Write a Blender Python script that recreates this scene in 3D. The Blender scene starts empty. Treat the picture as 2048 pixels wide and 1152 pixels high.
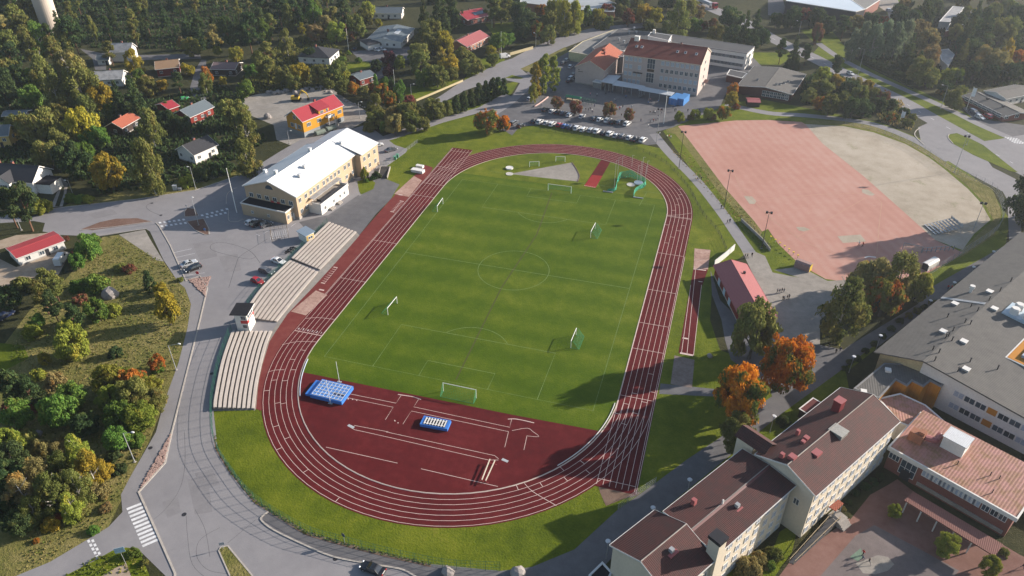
import bpy, bmesh, math, random
from mathutils import Vector, Matrix
R = math.radians
random.seed(7)
S = bpy.context.scene
COL = S.collection

# ---------------------------------------------------------------- camera, sky, sun, exposure
FPX, CX, CY, CZ = 1516.74, 49.437, -166.838, 113.845
YAW, PITCH, ROLL = -0.2905656, 0.6033704, -0.0022410
_fw = Vector((math.sin(YAW)*math.cos(PITCH), math.cos(YAW)*math.cos(PITCH), -math.sin(PITCH)))
_r = Vector((math.cos(YAW), -math.sin(YAW), 0)); _u = _r.cross(_fw)
_r2 = _r*math.cos(ROLL)+_u*math.sin(ROLL); _u2 = _u*math.cos(ROLL)-_r*math.sin(ROLL)
cam = bpy.data.objects.new("camera", bpy.data.cameras.new("camera")); COL.objects.link(cam)
m = Matrix((_r2, _u2, -_fw)).transposed().to_4x4(); m.translation = Vector((CX, CY, CZ))
cam.matrix_world = m
cam.data.sensor_width = 36; cam.data.lens = FPX/2048*36; cam.data.clip_end = 6000; cam.data.clip_start = 1
S.camera = cam

SUN_AZ, SUN_EL = R(34.0), R(19.5)           # azimuth counted from +X
w = bpy.data.worlds.new("World"); S.world = w; w.use_nodes = True
nt = w.node_tree; nt.nodes.clear()
sky = nt.nodes.new("ShaderNodeTexSky"); sky.sky_type = 'NISHITA'; sky.sun_disc = False
sky.sun_elevation = SUN_EL; sky.sun_rotation = R(90)-SUN_AZ; sky.air_density = 1.0; sky.dust_density = 1.0; sky.ozone_density = 1.0
bg = nt.nodes.new("ShaderNodeBackground"); bg.inputs[1].default_value = 0.08
ow = nt.nodes.new("ShaderNodeOutputWorld")
nt.links.new(sky.outputs[0], bg.inputs[0]); nt.links.new(bg.outputs[0], ow.inputs[0])
sl = bpy.data.lights.new("sun", 'SUN'); sl.energy = 4.6; sl.angle = R(0.55); sl.color = (1.0, 0.90, 0.79)
sun = bpy.data.objects.new("sun", sl); COL.objects.link(sun)
sd = Vector((math.cos(SUN_AZ)*math.cos(SUN_EL), math.sin(SUN_AZ)*math.cos(SUN_EL), math.sin(SUN_EL)))
sun.rotation_euler = (-sd).to_track_quat('-Z', 'Y').to_euler(); sun.location = (0, 0, 200)
S.view_settings.view_transform = 'Standard'; S.view_settings.look = 'None'
S.view_settings.exposure = 1.3; S.view_settings.gamma = 1.0
S.view_settings.use_curve_mapping = False
HAZE_D = 0.00012

# ---------------------------------------------------------------- placing helpers
def K(u, v, z=0.0):
    """the point of the world at height z that the survey photo pixel (u, v) looks at"""
    d = _fw+_r2*((u-1024)/FPX)-_u2*((v-576)/FPX)
    t = (z-CZ)/d.z
    return Vector((CX+d.x*t, CY+d.y*t, z))
def PX(P):
    d = Vector(P)-Vector((CX, CY, CZ)); z = d.dot(_fw)
    return (1024+FPX*d.dot(_r2)/z, 576-FPX*d.dot(_u2)/z)
def hgt(b, t):
    """height of a vertical edge with its foot at pixel b and its top at pixel t"""
    B = b if isinstance(b, Vector) else K(*b)
    best = (1e9, 0)
    for i in range(0, 1200):
        q = PX(B+Vector((0, 0, i*0.05))); e = (q[0]-t[0])**2+(q[1]-t[1])**2
        if e < best[0]: best = (e, i*0.05)
    return best[1]

# ---------------------------------------------------------------- mesh builder
class MB:
    def __init__(s): s.v = []; s.f = []; s.m = []; s.mi = 0
    def quad(s, *p):
        n = len(s.v); s.v += [tuple(q) for q in p]; s.f.append(tuple(range(n, n+len(p)))); s.m.append(s.mi)
        return s
    def box(s, x0, y0, z0, x1, y1, z1, bottom=True):
        n = len(s.v)
        s.v += [(x0,y0,z0),(x1,y0,z0),(x1,y1,z0),(x0,y1,z0),(x0,y0,z1),(x1,y0,z1),(x1,y1,z1),(x0,y1,z1)]
        F = [(4,5,6,7),(0,1,5,4),(1,2,6,5),(2,3,7,6),(3,0,4,7)]+([(3,2,1,0)] if bottom else [])
        s.f += [tuple(n+i for i in f) for f in F]; s.m += [s.mi]*len(F)
        return s
    def hexa(s, lo, hi):
        """solid between two four-cornered rings"""
        n = len(s.v); s.v += [tuple(p) for p in lo]+[tuple(p) for p in hi]; k = len(lo)
        s.f.append(tuple(n+k+i for i in range(k))); s.f.append(tuple(n+k-1-i for i in range(k)))
        for i in range(k):
            j = (i+1) % k; s.f.append((n+i, n+j, n+k+j, n+k+i))
        s.m += [s.mi]*(k+2)
        return s
    def prism(s, poly, z0, z1):
        return s.hexa([(p[0],p[1],z0) for p in poly], [(p[0],p[1],z1) for p in poly])
    def tube(s, p, q, r0, r1=None, n=6, cap=True):
        r1 = r0 if r1 is None else r1
        p = Vector(p); q = Vector(q); d = (q-p)
        if d.length < 1e-6: return s
        d.normalize(); a = d.orthogonal().normalized(); b = d.cross(a)
        lo = [p+(a*math.cos(t)+b*math.sin(t))*r0 for t in [2*math.pi*i/n for i in range(n)]]
        hi = [q+(a*math.cos(t)+b*math.sin(t))*r1 for t in [2*math.pi*i/n for i in range(n)]]
        return s.hexa(lo, hi)
    def path(s, pts, r, n=6):
        for i in range(len(pts)-1): s.tube(pts[i], pts[i+1], r, r, n)
        return s
    def loft(s, rings, close=True):
        n0 = len(s.v); k = len(rings[0])
        for rg in rings: s.v += [tuple(p) for p in rg]
        for i in range(len(rings)-1):
            for j in range(k):
                jj = (j+1) % k
                s.f.append((n0+i*k+j, n0+i*k+jj, n0+(i+1)*k+jj, n0+(i+1)*k+j)); s.m.append(s.mi)
        if close:
            s.f.append(tuple(n0+k-1-j for j in range(k))); s.f.append(tuple(n0+(len(rings)-1)*k+j for j in range(k))); s.m += [s.mi]*2
        return s
    def ell(s, c, r, nu=8, nv=6):
        rings = []
        for i in range(1, nv):
            t = math.pi*i/nv
            rings.append([(c[0]+r[0]*math.sin(t)*math.cos(2*math.pi*j/nu), c[1]+r[1]*math.sin(t)*math.sin(2*math.pi*j/nu), c[2]-r[2]*math.cos(t)) for j in range(nu)])
        return s.loft(rings)
    def mesh(s, name, smooth=False):
        me = bpy.data.meshes.new(name); me.from_pydata(s.v, [], s.f)
        if any(s.m): me.polygons.foreach_set("material_index", s.m)
        if smooth: me.polygons.foreach_set("use_smooth", [True]*len(s.f))
        bm = bmesh.new(); bm.from_mesh(me); bmesh.ops.recalc_face_normals(bm, faces=bm.faces); bm.to_mesh(me); bm.free()
        me.update(); return me
    def build(s, name, mats, parent=None, smooth=False, loc=None, rz=0):
        me = s.mesh(name, smooth)
        for x in (mats if isinstance(mats, (list, tuple)) else [mats]): me.materials.append(x)
        return link(name, me, parent, loc, rz)
def link(name, me, parent=None, loc=None, rz=0):
    o = bpy.data.objects.new(name, me); COL.objects.link(o)
    if parent is not None: o.parent = parent
    if loc is not None: o.location = loc
    if rz: o.rotation_euler = (0, 0, rz)
    return o
def tag(o, label=None, cat=None, group=None, kind=None):
    if label: o["label"] = label
    if cat: o["category"] = cat
    if group: o["group"] = group
    if kind: o["kind"] = kind
    return o
def thing(name, label, cat, loc=(0, 0, 0), rz=0, group=None):
    o = bpy.data.objects.new(name, None); COL.objects.link(o); o.empty_display_size = .3
    o.location = loc; o.rotation_euler = (0, 0, rz)
    return tag(o, label, cat, group)
def kids(o): return KIDS.get(o.name, [])
KIDS = {}
def copy_tree(o, parent=None, mats=None):
    c = o.copy(); COL.objects.link(c)
    if parent is not None: c.parent = parent
    for ch in list(o.children):
        copy_tree(ch, c)
    return c

# ---------------------------------------------------------------- materials
MATS = {}
def srgb(*c):
    return tuple(((x/255)/12.92 if x <= 10 else ((x/255+.055)/1.055)**2.4) for x in c)
def base(name):
    mt = bpy.data.materials.new(name); mt.use_nodes = True; t = mt.node_tree
    return mt, t, t.nodes["Principled BSDF"]
def N(t, kind, **kw):
    n = t.nodes.new(kind)
    for k, v in kw.items():
        if k.startswith('i_'): n.inputs[k[2:].replace('_', ' ')].default_value = v
        else: setattr(n, k, v)
    return n
def noise(t, vec, scale, detail=3, rough=.6):
    n = N(t, "ShaderNodeTexNoise"); n.inputs["Scale"].default_value = scale; n.inputs["Detail"].default_value = detail; n.inputs["Roughness"].default_value = rough
    t.links.new(vec, n.inputs["Vector"]); return n.outputs["Fac"]
def ramp(t, fac, stops):
    r = N(t, "ShaderNodeValToRGB"); e = r.color_ramp.elements
    while len(e) < len(stops): e.new(0.5)
    for i, (p, c) in enumerate(stops): e[i].position = p; e[i].color = tuple(c)+(1,) if not isinstance(c, (int, float)) else (c, c, c, 1)
    t.links.new(fac, r.inputs[0]); return r.outputs[0]
def mix(t, fac, a, b, mode='MIX'):
    n = N(t, "ShaderNodeMix", data_type='RGBA', blend_type=mode)
    for sock, val in ((n.inputs[0], fac), (n.inputs[6], a), (n.inputs[7], b)):
        if isinstance(val, (int, float)): sock.default_value = val
        elif isinstance(val, tuple): sock.default_value = tuple(val)+(1,)
        else: t.links.new(val, sock)
    return n.outputs[2]
def bump(t, p, h, strength=.4, dist=.1):
    b = N(t, "ShaderNodeBump"); b.inputs["Strength"].default_value = strength; b.inputs["Distance"].default_value = dist
    t.links.new(h, b.inputs["Height"]); t.links.new(b.outputs[0], p.inputs["Normal"])
def coords(t): return N(t, "ShaderNodeTexCoord").outputs["Object"]
def mat(name, c, rough=.85, c2=None, s=.25, s2=3.0, amt=.5, spec=.2, metal=0.0, bmp=0.0):
    """plain weathered surface: two colours mixed by coarse and fine noise"""
    if name in MATS: return MATS[name]
    mt, t, p = base(name); v = coords(t)
    c2 = c2 or tuple(x*.72 for x in c)
    a = noise(t, v, s, 4, .65); b = noise(t, v, s2, 3, .6)
    f = N(t, "ShaderNodeMath", operation='ADD'); t.links.new(a, f.inputs[0]); t.links.new(b, f.inputs[1])
    g = N(t, "ShaderNodeMapRange"); g.inputs[1].default_value = .75; g.inputs[2].default_value = 1.25; g.inputs[4].default_value = amt*2
    t.links.new(f.outputs[0], g.inputs[0])
    t.links.new(mix(t, g.outputs[0], c, c2), p.inputs["Base Color"])
    p.inputs["Roughness"].default_value = rough; p.inputs["Specular IOR Level"].default_value = spec; p.inputs["Metallic"].default_value = metal
    if bmp: bump(t, p, b, bmp, .05)
    MATS[name] = mt; return mt
def roofmat(name, c, c2=None, pitch=.35, rough=.6, rows=0.0, stain=None, stain_amt=.5, spec=.3, dark=.45, sb=.5):
    """roof covering: seams across the slope (and tile rows along it), weather patches; local x runs along the ridge"""
    if name in MATS: return MATS[name]
    mt, t, p = base(name); v = coords(t); c2 = c2 or tuple(x*.75 for x in c)
    wv = N(t, "ShaderNodeTexWave", wave_type='BANDS', bands_direction='X', wave_profile='SIN'); wv.inputs["Scale"].default_value = .314/pitch
    t.links.new(v, wv.inputs["Vector"]); h = wv.outputs["Fac"]
    col = mix(t, noise(t, v, .35, 4), c, c2)
    col = mix(t, ramp(t, noise(t, v, 2.5, 3), [(.35, 0.0), (.75, 1.0)]), col, tuple(x*.8 for x in c))
    if stain: col = mix(t, ramp(t, noise(t, v, .5, 6, .7), [(.5-.15*stain_amt, 0.0), (.72-.15*stain_amt, 1.0)]), col, stain)
    seam = ramp(t, h, [(0.0, dark), (.25, 1.0)]); col = mix(t, 1.0, col, seam, 'MULTIPLY')
    if rows:
        w2 = N(t, "ShaderNodeTexWave", wave_type='BANDS', bands_direction='Y', wave_profile='SAW'); w2.inputs["Scale"].default_value = .314/rows
        t.links.new(v, w2.inputs["Vector"]); col = mix(t, 1.0, col, ramp(t, w2.outputs["Fac"], [(0.0, .5), (.3, 1.0)]), 'MULTIPLY')
    t.links.new(col, p.inputs["Base Color"]); bump(t, p, h, sb, .06)
    p.inputs["Roughness"].default_value = rough; p.inputs["Specular IOR Level"].default_value = spec
    MATS[name] = mt; return mt
def boards(name, c, pitch=.2, axis='X', c2=None, k=.6):
    if name in MATS: return MATS[name]
    mt, t, p = base(name); v = coords(t)
    ge = N(t, "ShaderNodeTexWave", wave_type='BANDS', bands_direction=axis, wave_profile='SAW'); ge.inputs["Scale"].default_value = .314/pitch
    t.links.new(v, ge.inputs["Vector"])
    col = mix(t, noise(t, v, 1.2, 4), c, c2 or tuple(x*.8 for x in c)); col = mix(t, 1.0, col, ramp(t, ge.outputs["Fac"], [(0.0, k), (.2, 1.0)]), 'MULTIPLY')
    t.links.new(col, p.inputs["Base Color"]); p.inputs["Roughness"].default_value = .8; p.inputs["Specular IOR Level"].default_value = .2
    MATS[name] = mt; return mt
def brick(name, c, c2, mortar):
    if name in MATS: return MATS[name]
    mt, t, p = base(name); v = coords(t)
    sx = N(t, "ShaderNodeSeparateXYZ"); t.links.new(v, sx.inputs[0])
    ad = N(t, "ShaderNodeMath", operation='ADD'); t.links.new(sx.outputs[0], ad.inputs[0]); t.links.new(sx.outputs[1], ad.inputs[1])
    cb = N(t, "ShaderNodeCombineXYZ"); t.links.new(ad.outputs[0], cb.inputs[0]); t.links.new(sx.outputs[2], cb.inputs[1])
    b = N(t, "ShaderNodeTexBrick"); b.inputs["Scale"].default_value = 1.0; b.inputs["Brick Width"].default_value = .28; b.inputs["Row Height"].default_value = .09; b.inputs["Mortar Size"].default_value = .008
    b.inputs["Color1"].default_value = c+(1,); b.inputs["Color2"].default_value = c2+(1,); b.inputs["Mortar"].default_value = mortar+(1,)
    t.links.new(cb.outputs[0], b.inputs["Vector"]); t.links.new(mix(t, noise(t, v, .4, 4), b.outputs["Color"], c2), p.inputs["Base Color"]); p.inputs["Roughness"].default_value = .9
    MATS[name] = mt; return mt
def glass(name, c=(.02,.03,.04), rough=.08):
    if name in MATS: return MATS[name]
    mt, t, p = base(name); p.inputs["Roughness"].default_value = rough; p.inputs["Specular IOR Level"].default_value = .7
    oi = N(t, "ShaderNodeObjectInfo"); t.links.new(mix(t, oi.outputs["Random"], c, tuple(x*2.6 for x in c)), p.inputs["Base Color"])
    MATS[name] = mt; return mt
def paint(name, c, rough=.35, metal=.0, coat=.0, spec=.5):
    if name in MATS: return MATS[name]
    mt, t, p = base(name); v = coords(t); t.links.new(mix(t, noise(t, v, 4, 3), c, tuple(x*.85 for x in c)), p.inputs["Base Color"])
    p.inputs["Roughness"].default_value = rough; p.inputs["Metallic"].default_value = metal; p.inputs["Coat Weight"].default_value = coat; p.inputs["Specular IOR Level"].default_value = spec
    MATS[name] = mt; return mt

WHITE = mat("white_paint", (.62,.60,.57), .6, (.5,.49,.47), amt=.4)
DARK = mat("dark_metal", (.03,.03,.035), .5)
GREY = mat("galvanised_steel", (.30,.31,.32), .45, spec=.5)
CONC = mat("pale_concrete", (.33,.30,.27), .9, (.22,.20,.18), s=.6, s2=5)
GLASS = glass("window_glass"); BLIND = mat("pale_blind", (.34,.38,.44), .7, (.24,.28,.34), s=.8)
BLACK = mat("black_felt", (.016,.017,.021), .9, (.026,.026,.03), spec=.05)

# ---------------------------------------------------------------- flat sheets, ribbons, kerbs
def sheet(name, pts, z, material, px=True, kind='structure'):
    P = [K(u, v) for u, v in pts] if px else [Vector((x, y, 0)) for x, y in pts]
    bm = bmesh.new(); vs = [bm.verts.new((p.x, p.y, z)) for p in P]; f = bm.faces.new(vs)
    f.normal_update()
    if f.normal.z < 0: f.normal_flip()
    bmesh.ops.triangulate(bm, faces=bm.faces[:]); me = bpy.data.meshes.new(name); bm.to_mesh(me); bm.free()
    me.materials.append(material); o = link(name, me)
    return tag(o, kind=kind)
def smooth_line(P, n=6, closed=False):
    """Catmull-Rom through 2-D points"""
    P = [Vector((p[0], p[1])) for p in P]; out = []; k = len(P)
    for i in range(k if closed else k-1):
        g = lambda j: P[j % k] if closed else P[max(0, min(k-1, j))]
        a, b, c, d = g(i-1), g(i), g(i+1), g(i+2)
        for s in range(n):
            t = s/n
            out.append(.5*((2*b)+(c-a)*t+(2*a-5*b+4*c-d)*t*t+(3*b-a-3*c+d)*t**3))
    if not closed: out.append(P[-1])
    return out
def pxl(pts): return [K(u, v).to_2d() for u, v in pts]
def ribbon(mb, P, wd, z, h=0.0, closed=False, off=0.0):
    """a flat band (or a kerb of height h) along the 2-D line P"""
    P = [Vector((p[0], p[1])) for p in P]; k = len(P); L = []; Q = []
    for i in range(k):
        a = P[(i-1) % k] if (closed or i) else P[0]; b = P[(i+1) % k] if (closed or i < k-1) else P[-1]
        d = (b-a); d = d.normalized() if d.length > 1e-9 else Vector((1, 0)); n = Vector((-d.y, d.x))
        L.append(P[i]+n*(off+wd/2)); Q.append(P[i]+n*(off-wd/2))
    for i in range(k if closed else k-1):
        j = (i+1) % k
        if h: mb.hexa([(*Q[i], z), (*Q[j], z), (*L[j], z), (*L[i], z)], [(*Q[i], z+h), (*Q[j], z+h), (*L[j], z+h), (*L[i], z+h)])
        else: mb.quad((*Q[i], z), (*Q[j], z), (*L[j], z), (*L[i], z))
    return mb

# ================================================================ GROUND
def groundmat(name, stops, s1=.05, s2=.5, s3=3.0, rough=.95, bmp=.0, weights=(1, .8, .6), stripes=None, spots=None):
    mt, t, p = base(name); v = coords(t)
    a, b, c = noise(t, v, s1, 4, .6), noise(t, v, s2, 4, .65), noise(t, v, s3, 3, .7)
    def mul(x, k):
        n = N(t, "ShaderNodeMath", operation='MULTIPLY'); t.links.new(x, n.inputs[0]); n.inputs[1].default_value = k; return n.outputs[0]
    def add(x, y):
        n = N(t, "ShaderNodeMath", operation='ADD'); t.links.new(x, n.inputs[0]); t.links.new(y, n.inputs[1]); return n.outputs[0]
    W = sum(weights); f = mul(add(add(mul(a, weights[0]), mul(b, weights[1])), mul(c, weights[2])), 1/W)
    if stripes:
        pitch, ax, k = stripes[:3]; sv = v
        if len(stripes) > 3:
            mp = N(t, "ShaderNodeMapping"); mp.inputs["Rotation"].default_value = (0, 0, stripes[3]); t.links.new(v, mp.inputs[0]); sv = mp.outputs[0]
        wv = N(t, "ShaderNodeTexWave", wave_type='BANDS', bands_direction=ax, wave_profile='SIN'); wv.inputs["Scale"].default_value = .314/pitch; wv.inputs["Distortion"].default_value = .6; wv.inputs["Detail"].default_value = 2
        t.links.new(sv, wv.inputs["Vector"]); f = add(f, mul(wv.outputs["Fac"], k))
    col = ramp(t, f, stops)
    if spots:
        sc, cc, lo = spots; col = mix(t, ramp(t, noise(t, v, sc, 6, .75), [(lo, 0.0), (lo+.12, 1.0)]), col, cc)
    t.links.new(col, p.inputs["Base Color"]); p.inputs["Roughness"].default_value = rough; p.inputs["Specular IOR Level"].default_value = .1
    if bmp: bump(t, p, add(b, c), bmp, .3)
    return mt
M_FLOOR = groundmat("forest_floor", [(.36, (.018,.022,.009)), (.5, (.034,.036,.014)), (.64, (.06,.055,.022))], bmp=.6)
M_MEADOW = groundmat("dry_meadow", [(.34, (.06,.075,.016)), (.46, (.115,.112,.030)), (.55, (.168,.145,.050)), (.66, (.24,.195,.085))], s1=.07, s2=.35, s3=2.2, bmp=.8, weights=(1, 1, .9))
M_LAWN = groundmat("lawn", [(.36, (.044,.066,.004)), (.48, (.080,.105,.006)), (.58, (.122,.140,.010)), (.68, (.175,.16,.03))], s1=.045, s2=.3, s3=2.5, bmp=.5, weights=(1.1, .8, .6))
M_PITCH = groundmat("pitch_turf", [(.36, (.036,.068,.002)), (.5, (.052,.088,.003)), (.62, (.078,.110,.006)), (.72, (.12,.14,.014))], s1=.04, s2=.35, s3=2.6, weights=(1, .7, .7), stripes=(9, 'Y', .09), bmp=.3)
M_TRACK = groundmat("track_rubber", [(.34, (.058,.0075,.009)), (.5, (.084,.0095,.011)), (.66, (.125,.018,.019))], s1=.06, s2=.5, s3=6, rough=.9)
M_TRACK2 = groundmat("faded_track_rubber", [(.36, (.11,.022,.020)), (.5, (.14,.03,.027)), (.66, (.175,.05,.042))], s1=.06, s2=.5, s3=6, rough=.9)
M_ASPH = groundmat("worn_asphalt", [(.34, (.165,.158,.165)), (.5, (.205,.197,.202)), (.66, (.245,.233,.236))], s1=.035, s2=.4, s3=4, rough=.85, weights=(1.3, .6, .5), spots=(.06, (.19,.182,.188), .56))
M_ASPH2 = groundmat("dark_asphalt", [(.34, (.085,.083,.088)), (.5, (.115,.112,.116)), (.66, (.150,.146,.148))], s1=.05, s2=.4, s3=4, rough=.85)
M_PATCH = groundmat("patched_asphalt", [(.34, (.145,.139,.145)), (.5, (.182,.174,.178)), (.66, (.22,.21,.212))], s1=.1, s2=.6, s3=5, rough=.88)
M_GRAVEL = groundmat("grey_gravel", [(.34, (.16,.145,.13)), (.5, (.235,.215,.19)), (.66, (.32,.29,.26))], s1=.08, s2=.6, s3=5)
M_SANDY = groundmat("sandy_yard", [(.34, (.19,.14,.10)), (.5, (.29,.23,.17)), (.66, (.36,.30,.24))], s1=.1, s2=.7, s3=4)
M_PINK = groundmat("pink_crushed_brick", [(.3, (.31,.155,.12)), (.5, (.37,.195,.155)), (.7, (.41,.25,.205))], s1=.04, s2=.25, s3=3, weights=(1, .7, .4), stripes=(3.1, 'Y', .07, R(65.5)), spots=(.35, (.40,.26,.22), .60))
M_SANDF = groundmat("grey_sand", [(.34, (.25,.21,.16)), (.5, (.33,.285,.225)), (.66, (.39,.34,.28))], s1=.05, s2=.2, s3=2, spots=(.12, (.20,.19,.11), .58))
M_PIT = groundmat("pit_sand", [(.34, (.22,.13,.10)), (.5, (.33,.21,.17)), (.66, (.42,.30,.25))], s1=.3, s2=1.2, s3=4)
M_PAVER = groundmat("red_pavers", [(.34, (.135,.070,.055)), (.5, (.18,.10,.082)), (.66, (.22,.13,.11))], s1=.1, s2=.7, s3=5)
M_EARTH = groundmat("bare_earth", [(.34, (.10,.065,.045)), (.5, (.15,.10,.075)), (.66, (.2,.145,.11))], s1=.1, s2=.7, s3=4)
M_LINE = mat("line_paint", (.58,.47,.42), .8, (.44,.31,.28), s=.8, s2=5, amt=.45)
M_PLINE = mat("faint_pitch_paint", (.18,.24,.11), .9, (.10,.155,.045), s=.8, s2=4, amt=.6)
M_RLINE = mat("road_paint", (.66,.66,.66), .75, (.45,.45,.45), s=.8, s2=4, amt=.5)
M_KERB = mat("granite_kerb", (.42,.38,.33), .85, (.30,.27,.24), s=1, s2=5)
M_TYRE = mat("tyre_rubber_mark", (.045,.045,.048), .9, (.08,.08,.082), s=.5, s2=2)

sheet("ground", [(-2200, -1200), (2200, -1200), (2200, 3200), (-2200, 3200)], 0.0, M_FLOOR, px=False)
c4 = lambda ox, oy, pts: [(ox+x/4, oy+y/4) for x, y in pts]
# meadows and verges
sheet("meadow", [(205, 474), (237, 470), (325, 520), (357, 565), (370, 576), (384, 610), (375, 656), (357, 726), (327, 808), (300, 880), (265, 946), (243, 1000), (217, 1054), (100, 1124), (32, 1155), (-80, 1200), (-90, 1050), (60, 1000), (0, 900), (0, 700), (60, 620), (130, 560)], .006, M_MEADOW)
sheet("verge_lawn", c4(0, 288, [(510, 505), (620, 430), (850, 420), (1000, 350), (1500, 270), (1850, 215), (1990, 170), (2048, 160), (2048, 182), (1900, 257), (1560, 372), (1110, 442), (840, 472)]), .008, M_MEADOW)
sheet("lawn", [(427, 820), (435, 896), (460, 936), (512, 1000), (612, 1062), (687, 1085), (762, 1105), (862, 1128), (1000, 1142), (1064, 1134), (1149, 1099), (1236, 1019), (1311, 966), (1374, 919), (1440, 876), (1545, 798), (1545, 740), (1440, 700), (1420, 640), (1425, 560), (1500, 500), (1446, 428), (1399, 363), (1335, 300), (1290, 290), (1170, 262), (1090, 250), (1060, 252), (1000, 262), (965, 226), (887, 243), (764, 285), (737, 292), (800, 305), (760, 345), (735, 380), (780, 420), (720, 480), (640, 560), (560, 680), (510, 800)], .01, M_LAWN)
sheet("park_lawn", c4(512, 0, [(1190, 740), (1210, 700), (1500, 640), (1640, 640), (1290, 810), (1200, 790)]), .01, M_LAWN)
sheet("garden_lawn", c4(512, 0, [(700, 500), (900, 490), (920, 540), (760, 580), (700, 540)]), .01, M_LAWN)
sheet("garden_lawn", [(970, 48), (1030, 44), (1040, 62), (985, 68)], .01, M_LAWN)
sheet("garden_lawn", c4(0, 576, [(0, 440), (190, 460), (230, 560), (0, 680), (-120, 640)]), .01, M_LAWN)
sheet("garden_lawn", c4(0, 0, [(880, 1080), (1000, 1070), (980, 1120), (880, 1120)]), .01, M_LAWN)
sheet("verge_lawn", [(1326, 262), (1452, 205), (1530, 200), (1760, 245), (1860, 285), (1985, 385), (2020, 440), (2011, 490), (1856, 590), (1780, 600), (1660, 600), (1540, 560), (1440, 420)], .008, M_LAWN)
sheet("verge_lawn", [(1640, 90), (1690, 108), (1960, 240), (2090, 300), (2090, 330), (1961, 285), (1861, 232), (1711, 160), (1621, 112)], .008, M_LAWN)
sheet("verge_lawn", [(1600, 60), (1660, 55), (1710, 120), (1640, 95)], .007, M_LAWN)
sheet("verge_lawn", [(1760, 0), (1790, -8), (1830, 5), (1812, 32), (1775, 30)], .007, M_LAWN)
sheet("verge_lawn", [(1490, 105), (1600, 105), (1560, 130), (1500, 128)], .007, M_LAWN)
sheet("grass_island", [(1041, 158), (1010, 156), (1024, 150), (1048, 156)], .034, M_LAWN)
sheet("verge_lawn", [(880, 205), (1040, 160), (1020, 192), (957, 222), (830, 252)], .011, M_LAWN)
sheet("verge_lawn", [(925, 170), (1002, 130), (1010, 120), (1000, 100), (940, 130)], .009, M_LAWN)
sheet("verge_lawn", [(1040, 138), (1064, 127), (1130, 94), (1137, 104), (1060, 145)], .024, M_MEADOW)

# roads and yards
sheet("road", [(-90, 442), (65, 423), (127, 414), (210, 405), (277, 398), (390, 380), (475, 352), (512, 333), (560, 303), (600, 280), (690, 262), (737, 248), (752, 262), (790, 290), (815, 298), (812, 305), (770, 335), (757, 352), (799, 369), (789, 385), (782, 398), (752, 428), (719, 470), (714, 466), (637, 546), (550, 656), (516, 763), (511, 820), (427, 822), (435, 896), (460, 936), (512, 1000), (612, 1062), (687, 1085), (762, 1105), (862, 1128), (900, 1190), (370, 1190), (277, 1099), (237, 1104), (130, 1152), (60, 1180), (32, 1152), (100, 1124), (217, 1054), (245, 1024), (242, 989), (265, 946), (312, 864), (327, 808), (357, 726), (375, 656), (382, 608), (370, 576), (357, 565), (327, 520), (300, 463), (292, 458), (197, 473), (122, 470), (85, 463), (90, 446), (67, 442), (-90, 452)], .02, M_ASPH)
sheet("yard", [(757, 352), (799, 369), (789, 385), (782, 398), (752, 428), (719, 470), (654, 448), (625, 474), (598, 444), (657, 430), (717, 390), (720, 392), (746, 372), (749, 362)], .026, M_ASPH2)
sheet("grass_bed", c4(512, 288, [(810, 300), (900, 270), (955, 310), (940, 360), (840, 405), (825, 380)]), .03, M_LAWN)
sheet("gravel_patch", c4(0, 288, [(950, 725), (1160, 685), (1200, 760), (1310, 940), (1250, 930), (1180, 880)]), .022, M_GRAVEL)
sheet("road", [(862, 1128), (1000, 1142), (1064, 1134), (1149, 1099), (1236, 1019), (1311, 966), (1374, 919), (1439, 876), (1536, 798), (1618, 748), (1640, 735), (1700, 690), (1836, 608), (1856, 578), (2011, 490), (2048, 464), (2110, 425), (2110, 470), (1968, 533), (1906, 570), (1881, 598), (1746, 701), (1681, 741), (1590, 838), (1500, 905), (1400, 985), (1300, 1060), (1230, 1110), (1180, 1160), (1100, 1200), (860, 1200)], .021, M_ASPH2)
sheet("gravel_yard", [(1478, 490), (1530, 512), (1545, 545), (1600, 556), (1650, 572), (1690, 600), (1640, 640), (1640, 690), (1545, 690), (1530, 600)], .022, M_GRAVEL)
sheet("path", [(1421, 540), (1440, 600), (1490, 650), (1560, 690), (1640, 690), (1690, 700), (1640, 735), (1618, 748), (1545, 800), (1540, 770), (1490, 738), (1462, 720), (1450, 680), (1443, 640), (1424, 590)], .023, M_ASPH2)
sheet("path", [(1321, 767), (1429, 778), (1470, 776), (1470, 790), (1426, 793), (1318, 788)], .023, M_ASPH2)
mb = MB(); ribbon(mb, smooth_line(pxl([(1308, 268), (1330, 296), (1352, 320), (1397, 366), (1446, 428), (1470, 463), (1500, 506)]), 5), 3.6, .024); tag(mb.build("path", M_ASPH), kind='structure')
sheet("path", [(737, 287), (764, 286), (837, 262), (887, 245), (957, 226), (1024, 193), (1009, 187), (957, 215), (887, 235), (824, 252), (742, 281)], .022, M_ASPH)
sheet("road", [(862, 203), (882, 191), (922, 164), (1002, 124), (1024, 117), (1052, 102), (1107, 77), (1180, 57), (1237, 50), (1300, 45), (1310, 52), (1237, 62), (1180, 76), (1130, 95), (1064, 127), (1045, 140), (1062, 155), (1062, 175), (1024, 210), (985, 235), (957, 226), (1024, 193), (1040, 166), (1010, 160), (950, 174), (930, 181), (885, 205)], .023, M_ASPH)
sheet("school_yard", [(950, 240), (985, 220), (1030, 185), (1056, 160), (1050, 148), (1105, 112), (1137, 104), (1150, 90), (1500, 108), (1530, 140), (1455, 150), (1470, 168), (1450, 190), (1440, 215), (1345, 255), (1312, 264), (1332, 293), (1318, 288), (1295, 290), (1170, 263), (1090, 249), (1040, 253), (1024, 271), (1010, 262)], .0215, M_ASPH2)
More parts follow.
